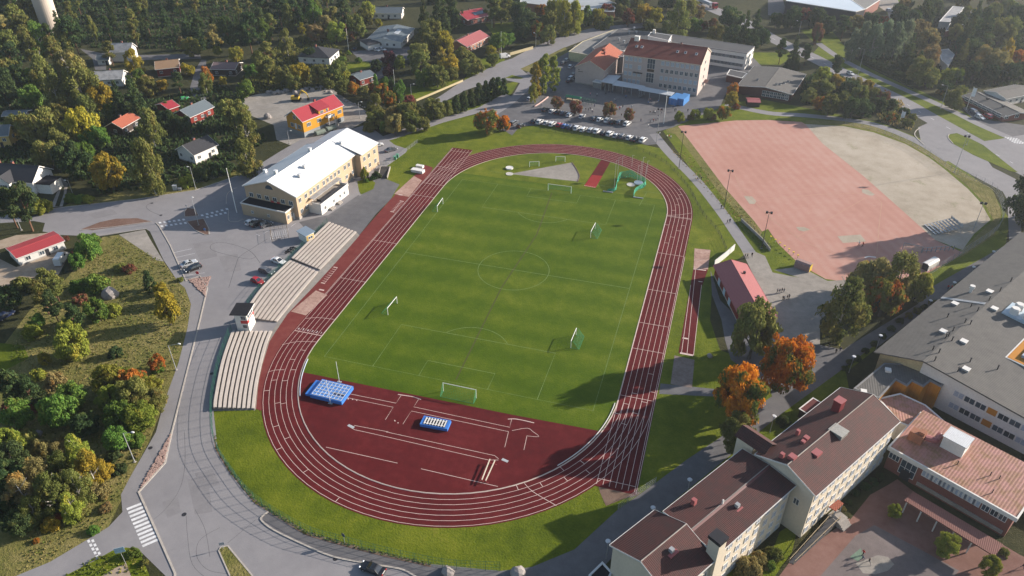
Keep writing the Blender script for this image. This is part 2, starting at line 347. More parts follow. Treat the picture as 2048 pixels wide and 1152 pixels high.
mb = MB(); ribbon(mb, smooth_line(pxl([(1300, -50), (1371, -9), (1434, 22), (1490, 45), (1545, 77), (1621, 113), (1700, 153), (1790, 196), (1861, 236), (1961, 292), (2080, 356)]), 5), 9.0, .03); tag(mb.build("highway", M_ASPH), kind='structure')
sheet("road", [(1836, 255), (1860, 244), (1906, 270), (1960, 300), (1985, 335), (2031, 358), (2040, 380), (2042, 470), (2018, 480), (2015, 400), (2005, 383), (1925, 340), (1870, 305), (1843, 288)], .029, M_ASPH)
sheet("road", [(1950, 285), (2000, 278), (2090, 262), (2100, 330), (2080, 352), (2030, 328)], .0305, M_ASPH)
mb = MB(); ribbon(mb, smooth_line(pxl([(1636, 86), (1676, 114), (1736, 146), (1811, 180), (1861, 202), (1911, 225), (1961, 250), (2030, 280)]), 5), 3.6, .025); tag(mb.build("cycle_path", M_ASPH), kind='structure')
mb = MB(); ribbon(mb, smooth_line(pxl([(1452, 208), (1536, 226), (1611, 231), (1711, 242), (1761, 253), (1811, 272), (1852, 292), (1900, 322)]), 5), 4.0, .025); tag(mb.build("path", M_ASPH), kind='structure')
sheet("forecourt", [(1915, 205), (1975, 240), (2080, 255), (2090, 285), (2030, 280), (1955, 248)], .024, M_ASPH2)
sheet("forecourt", [(1536, 0), (1560, -20), (1572, 20), (1560, 34), (1536, 30)], .012, M_ASPH2)
sheet("forecourt", [(1745, 5), (1790, -10), (1812, 32), (1800, 50), (1782, 48), (1775, 25)], .012, M_GRAVEL)
sheet("skate_court", [(1972, 545), (1990, 528), (2048, 482), (2130, 440), (2150, 560), (2060, 560)], .03, CONC)
sheet("gravel_yard", c4(512, 0, [(-110, 790), (0, 755), (180, 730), (600, 700), (720, 790), (900, 900), (890, 960), (720, 1055), (270, 1160), (165, 1120), (140, 1000), (-100, 900)]), .013, M_GRAVEL)
sheet("driveway", c4(512, 0, [(760, 410), (1000, 395), (1230, 370), (1235, 470), (1080, 520), (1000, 500), (840, 490), (800, 450)]), .013, M_ASPH2)
sheet("driveway", c4(512, 0, [(1080, 520), (1020, 620), (960, 640), (960, 560), (1000, 500)]), .014, M_ASPH2)
sheet("residential_road", c4(0, 0, [(640, 390), (840, 430), (1150, 440), (1600, 430), (1610, 470), (1160, 480), (850, 500), (850, 560), (760, 560), (740, 470)]), .013, M_ASPH2)
sheet("residential_road", c4(0, 0, [(1560, 560), (1610, 480), (1650, 480), (1650, 570), (1600, 680), (1650, 790), (1700, 840), (1560, 800), (1520, 700)]), .014, M_ASPH2)
sheet("sandy_yard", c4(0, 288, [(-80, 880), (130, 985), (500, 850), (560, 870), (470, 1045), (300, 1060), (0, 1150), (-120, 1150)]), .013, M_SANDY)
sheet("driveway", c4(0, 288, [(405, 505), (450, 400), (480, 330), (415, 275), (480, 258), (545, 320), (530, 400), (500, 500)]), .013, M_GRAVEL)
sheet("driveway", c4(0, 288, [(440, 500), (475, 400), (500, 330), (515, 335), (510, 400), (475, 500)]), .016, M_FLOOR)
sheet("side_path", c4(0, 288, [(-60, 790), (130, 730), (330, 715), (500, 700), (480, 730), (250, 770), (-60, 860)]), .014, M_SANDY)
sheet("courtyard", [(1530, 1190), (1578, 1126), (1640, 1080), (1700, 1035), (1740, 985), (1790, 955), (1830, 985), (2040, 1110), (2150, 1160), (2150, 1250)], .02, M_PAVER)
sheet("courtyard_asphalt", c4(1536, 864, [(360, 1220), (700, 830), (850, 745), (1200, 930), (1530, 1110), (1400, 1250)]), .026, groundmat("brown_asphalt", [(.34, (.105,.088,.085)), (.5, (.14,.118,.114)), (.66, (.18,.15,.145))], s1=.1, s2=.6, s3=5))
sheet("courtyard_concrete", c4(1536, 864, [(700, 1050), (880, 985), (960, 1000), (1010, 1060), (960, 1110), (860, 1140), (760, 1130)]), .032, M_GRAVEL)
sheet("green_playground_mark", c4(1536, 864, [(655, 1000), (740, 930), (770, 1000), (720, 1035)]), .032, mat("faded_green_paint", (.14,.20,.15), .9))
sheet("school_lawn", c4(1024, 864, [(1690, 900), (2048, 1050), (2140, 800), (2300, 700), (2240, 960), (2100, 1160), (1700, 1200)]), .024, M_LAWN)
sheet("lawn_strip", [(1226, 1105), (1320, 1025), (1480, 895), (1560, 830), (1690, 735), (1750, 690), (1760, 720), (1690, 790), (1480, 930), (1240, 1130)], .027, M_LAWN)
sheet("planting_bed", [(1692, 745), (1746, 703), (1881, 600), (1952, 545), (1962, 552), (1890, 612), (1760, 712), (1740, 770), (1700, 790)], .028, M_FLOOR)
sheet("planting_bed", [(1690, 1010), (1770, 940), (1800, 955), (1776, 970), (1740, 990), (1700, 1040)], .028, M_FLOOR)

sheet("footway", c4(512, 864, [(105, 632), (50, 680), (60, 715), (160, 785), (405, 905), (625, 995), (885, 1045), (1065, 1075), (1190, 1100), (1300, 1160), (1420, 1165), (1400, 1060), (1280, 1040), (1000, 970), (700, 892), (400, 802), (200, 705)]), .0225, M_ASPH2)
PATCHN = [0, 1, 2, 3]
for q in ([(1560, 330), (1700, 300), (1760, 420), (1600, 470)], [(1180, 120), (1230, 100), (1300, 260), (1240, 290)], [(1500, 380), (1660, 360), (1700, 640), (1560, 660)], [(1300, 560), (1420, 520), (1450, 640), (1340, 690)]): sheet("asphalt_patch", c4(0, 864, q), .0212+.0004*PATCHN.pop(), M_PATCH)
for q in ([(1540, 800), (1700, 770), (1740, 900), (1600, 930)], [(700, 560), (900, 520), (940, 560), (760, 600)], [(1750, 900), (1900, 880), (1930, 1010), (1800, 1030)]): sheet("asphalt_patch", c4(0, 288, q), .0215, M_PATCH)
sheet("rough_edge", [(1330, 256), (1356, 253), (1384, 288), (1449, 376), (1509, 444), (1524, 464), (1519, 474), (1440, 388), (1374, 297), (1350, 268), (1335, 266)], .0155, M_MEADOW)
sheet("rough_edge", [(1610, 247), (1686, 250), (1750, 263), (1811, 286), (1860, 313), (1895, 338), (1940, 376), (1966, 404), (1987, 440), (1952, 472), (1915, 508), (1920, 516), (1990, 470), (2004, 425), (1985, 378), (1906, 334), (1862, 305), (1818, 279), (1752, 254), (1690, 242), (1612, 240)], .0155, M_MEADOW)
sheet("rough_edge", [(1548, 540), (1600, 533), (1655, 562), (1690, 560), (1720, 590), (1650, 590), (1600, 556)], .0235, M_GRAVEL)
# sand field
sheet("sand_field", [(1356, 252), (1470, 241), (1536, 240), (1603, 244), (1610, 248), (1646, 288), (1728, 353), (1818, 433), (1870, 480), (1925, 505), (1911, 516), (1858, 545), (1700, 590), (1673, 561), (1651, 558), (1598, 528), (1556, 487), (1536, 458), (1524, 463), (1509, 443), (1449, 375), (1384, 288)], .016, M_PINK)
sheet("grey_sand_field", [(1610, 248), (1686, 252), (1748, 265), (1811, 288), (1858, 315), (1891, 340), (1936, 378), (1961, 405), (1981, 440), (1948, 468), (1925, 500), (1870, 480), (1818, 433), (1728, 353), (1646, 288)], .017, M_SANDF)
for q in ([(225, 665), (290, 665), (340, 685), (285, 700), (245, 690)], [(750, 362), (800, 365), (855, 405), (830, 415), (790, 405), (755, 390)], [(555, 738), (740, 725), (785, 780), (600, 792)], [(1855, 417), (1920, 420), (1955, 460), (1940, 480), (1900, 480)]):
    ox = 1024 if q[0][0] == 1855 else 1536
    sheet("base_patch", c4(ox, 288, q), .03, M_SANDF)
mb = MB()
for q in ([(0, 440), (400, 405), (760, 392)], [(220, 750), (420, 640), (800, 420)], [(910, 470), (890, 640), (870, 880)], [(0, 585), (210, 730), (300, 790), (540, 880)], [(860, 420), (910, 470)], [(640, 940), (900, 890)]):
    ribbon(mb, pxl(c4(1536, 288, q)), .16, .034)
ribbon(mb, pxl([(1470, 350), (1480, 375), (1505, 400), (1545, 440)]), .16, .034)
tag(mb.build("sand_field_line", mat("sandy_line_paint", (.45,.27,.19), .9)), kind='structure')
mb = MB(); ribbon(mb, smooth_line(pxl(c4(1536, 288, [(775, 910), (800, 902), (830, 903), (865, 907)])), 4), .5, .036); tag(mb.build("home_plate_line", WHITE), kind='structure')

# ---------------------------------------------------------------- running track
TX, TY, RI, LS, LW = .146, -.864, 36.5, 84.39, 1.22
def oval(d, n=40):
    r = RI+d; P = []
    for i in range(n+1):
        a = math.pi*i/n; P.append(Vector((TX+r*math.cos(a), TY+LS/2+r*math.sin(a))))
    for i in range(n+1):
        a = math.pi+math.pi*i/n; P.append(Vector((TX+r*math.cos(a), TY-LS/2+r*math.sin(a))))
    return P
def ring(name, d0, d1, z, material, h=0):
    a, b = oval(d0), oval(d1); mb = MB(); k = len(a)
    for i in range(k):
        j = (i+1) % k
        mb.quad((*a[i], z), (*b[i], z), (*b[j], z), (*a[j], z))
    return tag(mb.build(name, material), kind='structure')
WT = 6*LW
ring("running_track", -.05, WT+.35, .034, M_TRACK)
def rect(name, x0, y0, x1, y1, z, material): return sheet(name, [(x0, y0), (x1, y0), (x1, y1), (x0, y1)], z, material, px=False)
xl, xr = TX-RI, TX+RI
rect("straight_extension", xl-WT-.5, 20, xl+.1, 71.2, .0335, M_TRACK)
rect("straight_extension", xr-.1, -68.2, xr+WT+.5, -30, .0335, M_TRACK)
sheet("extension_apron", [(1195, 965), (1282, 985), (1274, 992), (1250, 997), (1212, 1012), (1200, 985)], .030, M_EARTH)
red_D = [K(603, 744).to_2d(), K(1024, 829.5).to_2d(), K(1206, 863.5).to_2d()]
arc = [p for p in oval(-.04, 60)[61:] if p.y < min(red_D[2].y, 0) or p.y < red_D[0].y]
a0 = [p for p in arc if p.x < 0 and p.y < red_D[0].y]; a1 = [p for p in arc if p.x >= 0 and p.y < red_D[2].y]
sheet("red_field_area", [tuple(p) for p in (red_D+list(reversed(a1))+list(reversed(a0)))], .035, M_TRACK, px=False)
sheet("run_up", [(760, 480), (840, 390), (866, 335), (850, 330), (780, 400), (719, 470), (672, 525), (624, 575), (575, 626), (553, 661), (539, 681), (517, 751), (512, 818), (522, 822), (570, 700), (640, 640), (700, 570)], .031, M_TRACK2)
sheet("sand_pit", [(582, 623), (612, 631), (655, 590), (632, 581)], .037, M_PIT)
sheet("sand_pit", [(788, 388), (818, 394), (844, 361), (828, 352)], .037, M_PIT)
sheet("stand_apron", [(714, 466), (719, 471), (672, 525), (624, 577), (575, 628), (553, 661), (539, 683), (518, 752), (512, 818), (508, 822), (514, 763), (537, 681), (548, 656), (610, 575), (635, 545)], .033, M_GRAVEL)
sheet("sand_pit", [(1389, 497), (1421, 500), (1416, 540), (1387, 538)], .03, M_PIT)
sheet("sand_pit", [(1349, 711), (1389, 720), (1384, 776), (1341, 768)], .03, groundmat("damp_sand", [(.34, (.13,.10,.085)), (.5, (.19,.15,.13)), (.66, (.24,.2,.175))], s1=.3, s2=1.2, s3=4))
sheet("jump_runway", [(1387, 537), (1416, 539), (1403, 576), (1387, 711), (1357, 706), (1380, 576)], .031, M_TRACK)
sheet("throws_sector", [(1018, 348), (1144, 325), (1154, 340), (1159, 353), (1155, 363)], .022, M_GRAVEL)
mb = MB(); ribbon(mb, smooth_line(pxl([(1144, 325), (1154, 340), (1159, 353), (1155, 364)]), 4), .25, .02, .12); tag(mb.build("sector_kerb", M_EARTH), kind='structure')
sheet("javelin_runway", [(1204, 317), (1222, 322), (1191, 376), (1168, 372)], .0345, M_TRACK)
sheet("javelin_runway_end", [(1184, 350), (1205, 352), (1191, 376), (1168, 372)], .037, groundmat("new_red_rubber", [(.34, (.20,.018,.018)), (.66, (.25,.03,.028))], rough=.9))
# lane lines
mb = MB()
for i in range(7): ribbon(mb, oval(i*LW), .095, .041, closed=True)
for i in range(7):
    ribbon(mb, [(xl-i*LW, TY+LS/2), (xl-i*LW, 70.6)], .10, .0405); ribbon(mb, [(xr+i*LW, TY-LS/2), (xr+i*LW, -67.6)], .10, .0405)
ribbon(mb, [(xl-WT-.3, 71.0), (xl-WT-.3, -25)], .11, .0402); ribbon(mb, [(xr+WT+.35, 20), (xr+WT+.35, -68)], .11, .0402)
def cross(y, x0, x1, wd=.11, dy=0): ribbon(mb, [(x0, y), (x1, y+dy)], wd, .043)
for y in (68.5, 55, 42.0, 33.2, 3.6, -17): cross(y, xl-WT, xl)
for y in (42, 20, 1, -14, -24.5, -41.5, -66.2): cross(y, xr, xr+WT)
cross(-41.2, xl-WT, xl, .2)
def tick(u, v, lanes=1):
    P = K(u, v).to_2d(); c = Vector((TX, TY+(LS/2 if P.y > TY+LS/2 else -LS/2 if P.y < TY-LS/2 else P.y-TY)))
    d = P-c; rr = d.length; d.normalize(); i = math.floor((rr-RI)/LW)
    if i < -1 or i > 6: return
    i = max(0, i); ribbon(mb, [c+d*(RI+i*LW), c+d*(RI+(i+lanes)*LW)], .12, .043)
for q in c4(512, 576, [(375, 498), (310, 573), (300, 655), (225, 743), (140, 738), (215, 925), (165, 922), (75, 823), (155, 1108)]): tick(*q)
for q in c4(512, 864, [(248, 50), (185, 135), (400, 312), (655, 538)]): tick(*q)
for q in c4(1024, 864, [(45, 450), (240, 430), (405, 300), (565, 245), (615, 325), (435, 383)]): tick(*q)
for q in c4(1024, 576, [(1090, 685), (985, 845), (1130, 835), (1065, 915), (915, 928), (850, 1008), (995, 1005), (905, 1092)]): tick(*q)
for q in c4(1024, 288, [(1350, 362), (1355, 405), (1325, 488), (1295, 532), (1340, 440), (1255, 650), (1375, 655), (1330, 695), (1280, 745), (1235, 792)]): tick(*q)
for q in c4(512, 288, [(1655, 88)]): tick(*q)
def pline(pts, wd=.12, ox=None, oy=None):
    ribbon(mb, pxl(c4(ox, oy, pts) if ox is not None else pts), wd, .044)
# curved stagger lines
pline(smooth_line([(210, 455), (330, 430), (485, 432)], 4), .11, 512, 576); pline(smooth_line([(392, 245), (500, 238), (628, 252)], 4), .11, 512, 576)
pline(smooth_line([(100, 412), (170, 480), (355, 590)], 4), .12, 1024, 864); pline(smooth_line([(95, 675), (150, 658), (230, 655)], 4), .11, 512, 576)
pline(smooth_line([(1240, 570), (1340, 568), (1440, 552)], 4), .11, 1024, 288); pline([(1240, 573), (1430, 598)], .11, 1024, 288)
# field-event lines of the red area
for q in ([(735, 845), (1120, 922), (1160, 862)], [(715, 875), (1098, 955), (1035, 1055)], [(1175, 1090), (1243, 985), (2020, 1150)], [(1300, 892), (1262, 952), (1700, 1045), (2030, 1115), (2045, 1050)]): pline(q, .1, 512, 576)
pline(smooth_line([(1135, 852), (1200, 862), (1260, 872), (1320, 893)], 3), .2, 512, 576); pline(smooth_line([(2015, 1050), (2070, 1048), (2140, 1060), (2225, 1080)], 3), .2, 512, 576)
pline([(2020, 1150), (1990, 1275)], .1, 512, 576); pline([(120, 30), (95, 145)], .1, 1024, 864); pline(smooth_line([(0, -10), (120, -30), (170, 0), (215, 38), (120, 32)], 3), .1, 1024, 864)
pline([(785, 1100), (1060, 1152)], .1, 512, 576); pline([(1040, 0), (1910, 190), (1940, 215)], .1, 512, 864); pline([(740, 1108), (790, 1135), (870, 1152)], .1, 512, 576); pline([(870, 0), (1860, 225), (1940, 225)], .1, 512, 864)
pline([(560, 122), (1132, 250)], .11, 512, 864); pline([(1320, 295), (1935, 437)], .11, 512, 864)
for q in ([(735, 882), (740, 892)], [(770, 885), (775, 896)], [(803, 893), (808, 903)], [(1108, 1058), (1114, 1068)], [(1132, 1078), (1140, 1082)]): pline(q, .22, 512, 576)
# ladder marks beside the home straight
for a, b in (((620, 985), (520, 1110)), ((1150, 455), (1075, 540))):
    for i in range(9):
        t = i/8; x, y = a[0]+(b[0]-a[0])*t, a[1]+(b[1]-a[1])*t; pline([(x, y), (x+32, y+6)], .35 if i in (0, 8) else .14, 512, 288)
pline([(652, 990), (545, 1120)], .1, 512, 288); pline([(1165, 455), (1095, 545)], .1, 512, 288); pline([(1140, 405), (1172, 410)], .5, 512, 288); pline([(505, 12), (545, 20)], .5, 512, 576)
# jump runway lines
pline([(1381.5, 570), (1363, 706)], .12); pline([(1391, 540), (1374, 708)], .12); pline([(1403, 570), (1387, 711)], .12); pline([(1360, 706), (1386, 711)], .6); pline([(1365, 676), (1377, 678)], .5); pline([(1387, 538), (1412, 541)], .4); pline([(1397, 563), (1405, 564)], .3)
pline([(1168, 371), (1191, 375)], .15)
tag(mb.build("track_line", M_LINE), kind='structure')
# lane numbers painted before the finish line
dig = MB()
for i in range(6):
    cu = bpy.data.curves.new("lane_number", 'FONT'); cu.body = str(i+1); cu.size = 1.1; cu.align_x = 'CENTER'
    o = bpy.data.objects.new("lane_number", cu); me = bpy.data.meshes.new_from_object(o); bpy.data.objects.remove(o)
    mt = Matrix.Translation((xl-(i+.5)*LW, -40.6, .046)); n = len(dig.v)
    dig.v += [tuple(mt @ v.co) for v in me.vertices]; dig.f += [tuple(n+k for k in p.vertices) for p in me.polygons]; dig.m += [0]*len(me.polygons)
tag(dig.build("lane_number", M_RLINE), kind='structure')
# kerb along the inside of the track
mb = MB(); ribbon(mb, oval(-.12), .16, .03, .07, closed=True); tag(mb.build("track_kerb", mat("pale_kerb", (.5,.42,.36), .7)), kind='structure')
# pitch
PL, PW = 96.1, 63.95
inner = [p for p in oval(-.22, 40)]
sheet("infield_turf", [tuple(p) for p in inner], .018, M_PITCH, px=False)
sheet("north_turf", [tuple(p) for p in inner if p.y > 51], .020, M_LAWN, px=False)
mb = MB(); z = .026
def L(pts, closed=False): ribbon(mb, [Vector(p) for p in pts], .12, z, closed=closed)
L([(-PW/2, -PL/2), (PW/2, -PL/2), (PW/2, PL/2), (-PW/2, PL/2)], True); L([(-PW/2, 0), (PW/2, 0)])
L([(9.77*math.cos(t), 9.77*math.sin(t)) for t in [2*math.pi*i/64 for i in range(64)]], True)
for s in (-1, 1):
    yb = s*PL/2
    for px_, d in ((19.6, 16.5), (8.2, 5.5)): L([(-px_, yb), (-px_, yb-s*d), (px_, yb-s*d), (px_, yb)])
    c = (0, yb-s*11); pts = [(9.6*math.cos(t), c[1]-s*9.6*math.sin(t)) for t in [math.pi*i/40 for i in range(41)]]
    L([p for p in pts if s*(yb-p[1]) > 16.6])
L([(33, 56.5), (-33+8, 56.6)]); L([(28.3, 56), (27.5, 46.5)])
tag(mb.build("pitch_line", M_PLINE), kind='structure')
mb = MB(); ribbon(mb, [(.4, -47), (-.6, -9), (1.2, 20), (-1, 47)], .35, .023); tag(mb.build("worn_pitch_seam", mat("worn_turf", (.07,.075,.02), .95)), kind='structure')

# ---------------------------------------------------------------- road markings, kerbs, islands
mb = MB()
def stripes(a, b, a2, b2, n, fill=.5):
    for i in range(n):
        t0, t1 = i/n, (i+fill)/n
        g = lambda p, q, t: K(p[0]+(q[0]-p[0])*t, p[1]+(q[1]-p[1])*t, .031)
        mb.quad(g(a, b, t0), g(a2, b2, t0), g(a2, b2, t1), g(a, b, t1))
Q = lambda ox, oy, x, y: (ox+x/4, oy+y/4)
stripes(Q(0, 864, 1010, 610), Q(0, 864, 1148, 935), Q(0, 864, 1130, 563), Q(0, 864, 1275, 880), 11, .56)
for k in range(5):       # chequered crossing
    for a in (0, 1):
        x, y = 695+a*32+k*16+a*0, 868+k*33-a*6+a*0
        if a and k > 3: continue
        x, y = (695+k*17, 868+k*31) if not a else (728+k*17, 865+k*33)
        mb.quad(*[K(*Q(0, 864, x+dx, y+dy), .031) for dx, dy in ((0, 0), (20, -8), (29, 12), (9, 20))])
for x0, y0, x1, y1, n in ((1268, 625, 1468, 598, 6), (1282, 652, 1482, 625, 6), (1605, 565, 1815, 512, 6), (1645, 580, 1800, 543, 5)):
    for i in range(n):
        t = i/(n-.7) if n > 1 else 0; x = x0+(x1-x0)*t; y = y0+(y1-y0)*t
        mb.quad(*[K(*Q(0, 288, x+dx, y+dy), .031) for dx, dy in ((0, 0), (18, -2), (26, 10), (6, 12))])
for q in ([(1380, 872), (1535, 838)], [(1400, 910), (1560, 875)], [(1420, 945), (1480, 930)], [(1500, 1050), (1640, 1030)]): ribbon(mb, pxl(c4(0, 288, q)), .1, .03)
for q in ([(0, 720), (30, 735)], [(60, 715), (110, 690)], [(90, 640), (130, 620)], [(320, 635), (280, 660)]): ribbon(mb, pxl(c4(512, 288, q)), .1, .03)
for i in range(9):
    ribbon(mb, [K(*Q(512, 288, 130+i*16, 700-i*3)).to_2d(), K(*Q(512, 288, 115+i*16, 765-i*3)).to_2d()], .08, .03)
for q in ([(1130, 780), (1000, 730)],): pass
for i in range(5): stripes(Q(1536, 0, 1890+i*22, 1095+i*3), Q(1536, 0, 1980+i*20, 1150+i*2), Q(1536, 0, 1904+i*22, 1094+i*3), Q(1536, 0, 1994+i*20, 1148+i*2), 5, .5)
ctr = smooth_line(pxl([(1450, 26), (1545, 77), (1621, 113), (1700, 153), (1790, 196), (1861, 236), (1961, 292), (2040, 334)]), 12)
for i in range(0, len(ctr)-1, 4): ribbon(mb, ctr[i:i+2], .18, .036)
tag(mb.build("road_marking", M_RLINE), kind='structure')
mb = MB()
for q in ([(1400, 1180), (1400, 1130), (1115, 490), (1108, 484), (1320, 250), (1375, 0)], ): ribbon(mb, pxl(c4(0, 864, q)), .35, .02, .10)
ribbon(mb, pxl([(344, 864), (355, 820), (400, 640), (415, 576), (400, 552), (372, 562), (366, 548), (340, 490), (318, 452), (312, 446)]), .3, .02, .10)
ribbon(mb, smooth_line(pxl(c4(512, 864, [(100, 640), (45, 680), (50, 715), (150, 790), (400, 910), (620, 1000), (880, 1050), (1060, 1080), (1180, 1105), (1280, 1160)])), 3), .3, .02, .12)
ribbon(mb, pxl(c4(0, 864, [(2020, 1152), (1822, 912)])), .25, .02, .10); ribbon(mb, pxl(c4(0, 864, [(1840, 1152), (1750, 950), (1765, 925), (1822, 912)])), .22, .02, .10)
ribbon(mb, smooth_line(pxl(c4(0, 288, [(1810, 480), (1815, 410), (1850, 370), (1900, 350)])), 3), .2, .02, .1); ribbon(mb, smooth_line(pxl(c4(0, 288, [(1830, 530), (1830, 610), (1880, 625), (1960, 600)])), 3), .2, .02, .1)
ribbon(mb, pxl(c4(0, 288, [(640, 690), (900, 665), (1215, 622)])), .2, .02, .1); ribbon(mb, pxl(c4(0, 288, [(780, 735), (1170, 680)])), .2, .02, .1)
ribbon(mb, pxl(c4(0, 288, [(260, 540), (510, 506), (840, 470), (1110, 440), (1560, 370), (1900, 255)])), .2, .02, .09)
for o in ([(1480, 585), (1475, 545), (1500, 512), (1560, 520), (1590, 575)], [(1495, 622), (1630, 598), (1672, 680), (1672, 726), (1640, 726), (1560, 690)]): ribbon(mb, pxl(c4(0, 288, o)), .2, .02, .12, closed=True)
ribbon(mb, smooth_line(pxl([(1840, 256), (1832, 262), (1830, 272), (1848, 290)]), 3), .3, .02, .12)
ribbon(mb, smooth_line(pxl(c4(1536, 0, [(1450, 1075), (1440, 1100), (1480, 1150)])), 3), .25, .02, .12)
tag(mb.build("kerb", M_KERB), kind='structure')
M_BARK = groundmat("bark_mulch", [(.34, (.09,.05,.04)), (.5, (.14,.085,.065)), (.66, (.19,.12,.1))], s1=.2, s2=1, s3=5)
sheet("island_bed", c4(0, 288, [(650, 682), (800, 625), (930, 598), (1100, 594), (1215, 622), (1100, 640), (740, 690)]), .032, M_BARK)
for o in ([(1480, 585), (1475, 545), (1500, 512), (1560, 520), (1590, 575)], [(1495, 622), (1630, 598), (1672, 680), (1672, 726), (1640, 726), (1560, 690)]): sheet("island_bed", c4(0, 288, o), .09, M_BARK)
sheet("grass_island", c4(0, 864, [(1755, 945), (1770, 925), (1822, 914), (2018, 1152), (2060, 1220), (1870, 1220), (1842, 1152)]), .09, M_MEADOW)
sheet("grass_island", c4(1536, 0, [(1450, 1075), (1510, 1065), (1620, 1110), (1720, 1160), (2000, 1380), (1940, 1370), (1640, 1240), (1480, 1150), (1440, 1100)]), .05, M_LAWN)
sheet("corner_lawn", c4(0, 864, [(520, 1152), (760, 1030), (900, 950), (1010, 925), (1110, 940), (1200, 1160), (1210, 1200), (520, 1200)]), .05, M_LAWN)
sheet("gravel_patch", c4(0, 864, [(800, 1165), (900, 1100), (1010, 1050), (1060, 1180)]), .054, M_SANDY)
sheet("bank_edge", [(427, 864), (435, 896), (460, 936), (512, 1000), (612, 1062), (687, 1085), (762, 1105), (862, 1128), (862, 1135), (762, 1112), (687, 1093), (610, 1070), (508, 1006), (455, 940), (430, 898)], .024, M_EARTH)
mb = MB()
for q in ([(1830, 1150), (1890, 960), (1920, 900), (2040, 820), (2140, 760)], [(2048, 900), (2000, 920), (1900, 905), (1700, 850), (1700, 800), (1800, 790), (1990, 850), (2080, 950)], [(1210, 470), (1170, 500), (1200, 535), (1280, 570)]): ribbon(mb, smooth_line(pxl(c4(0, 288, q)), 5), .12, .023)
for q in ([(1475, 0), (1480, 250), (1440, 450), (1330, 610), (1230, 700)], [(1490, 670), (1500, 830), (1540, 1060), (1680, 1190)], [(1760, 765), (1640, 830), (1580, 900), (1580, 1010), (1680, 1110), (1900, 1140)], [(1560, 620), (1640, 780), (1680, 1000)], [(2048, 700), (1820, 890)]): ribbon(mb, smooth_line(pxl(c4(0, 864, q)), 5), .055, .023)
tag(mb.build("tyre_mark", M_TYRE), kind='structure')
mb = MB()
for q in ([(0, 800), (25, 760), (100, 700)], ): pass
for u, v in Q4 if (Q4 := [Q(0, 864, 1473, 660), Q(0, 576, 1695, 685), Q(512, 864, 635, 1015), Q(0, 288, 1215, 474), Q(0, 288, 1288, 570), Q(0, 864, 1203, 128)]) else []:
    c = K(u, v); mb.prism([(c.x+.45*math.cos(t), c.y+.45*math.sin(t)) for t in [math.pi*i/6 for i in range(12)]], .02, .03)
tag(mb.build("manhole_cover", DARK), kind='structure')

# ================================================================ BUILDINGS
WCACHE = {}
def window(parent, loc, rz, wd=1.2, ht=1.4, mull=1, trans=0, frame=WHITE, pane=GLASS, name="window"):
    """a framed window standing a little proud of its wall; the pane is its sub-part; local -y looks outward"""
    key = (round(wd, 2), round(ht, 2), mull, trans, frame.name, pane.name)
    if key not in WCACHE:
        t = .09; a = MB(); y0, y1 = -.07, .03
        a.box(-wd/2, y0, 0, wd/2, y1, t).box(-wd/2, y0, ht-t, wd/2, y1, ht).box(-wd/2, y0, t, -wd/2+t, y1, ht-t).box(wd/2-t, y0, t, wd/2, y1, ht-t)
        for i in range(mull):
            x = -wd/2+wd*(i+1)/(mull+1); a.box(x-.04, y0, t, x+.04, y1, ht-t)
        for i in range(trans):
            z = ht*(i+1)/(trans+1); a.box(-wd/2+t, y0+.01, z-.04, wd/2-t, y1, z+.04)
        me = a.mesh("window"); me.materials.append(frame)
        b = MB(); b.box(-wd/2+t*.8, -.03, t*.8, wd/2-t*.8, .02, ht-t*.8); mp = b.mesh("pane"); mp.materials.append(pane)
        WCACHE[key] = (me, mp)
    me, mp = WCACHE[key]
    o = link(name, me, parent, loc, rz); link("pane", mp, o); return o

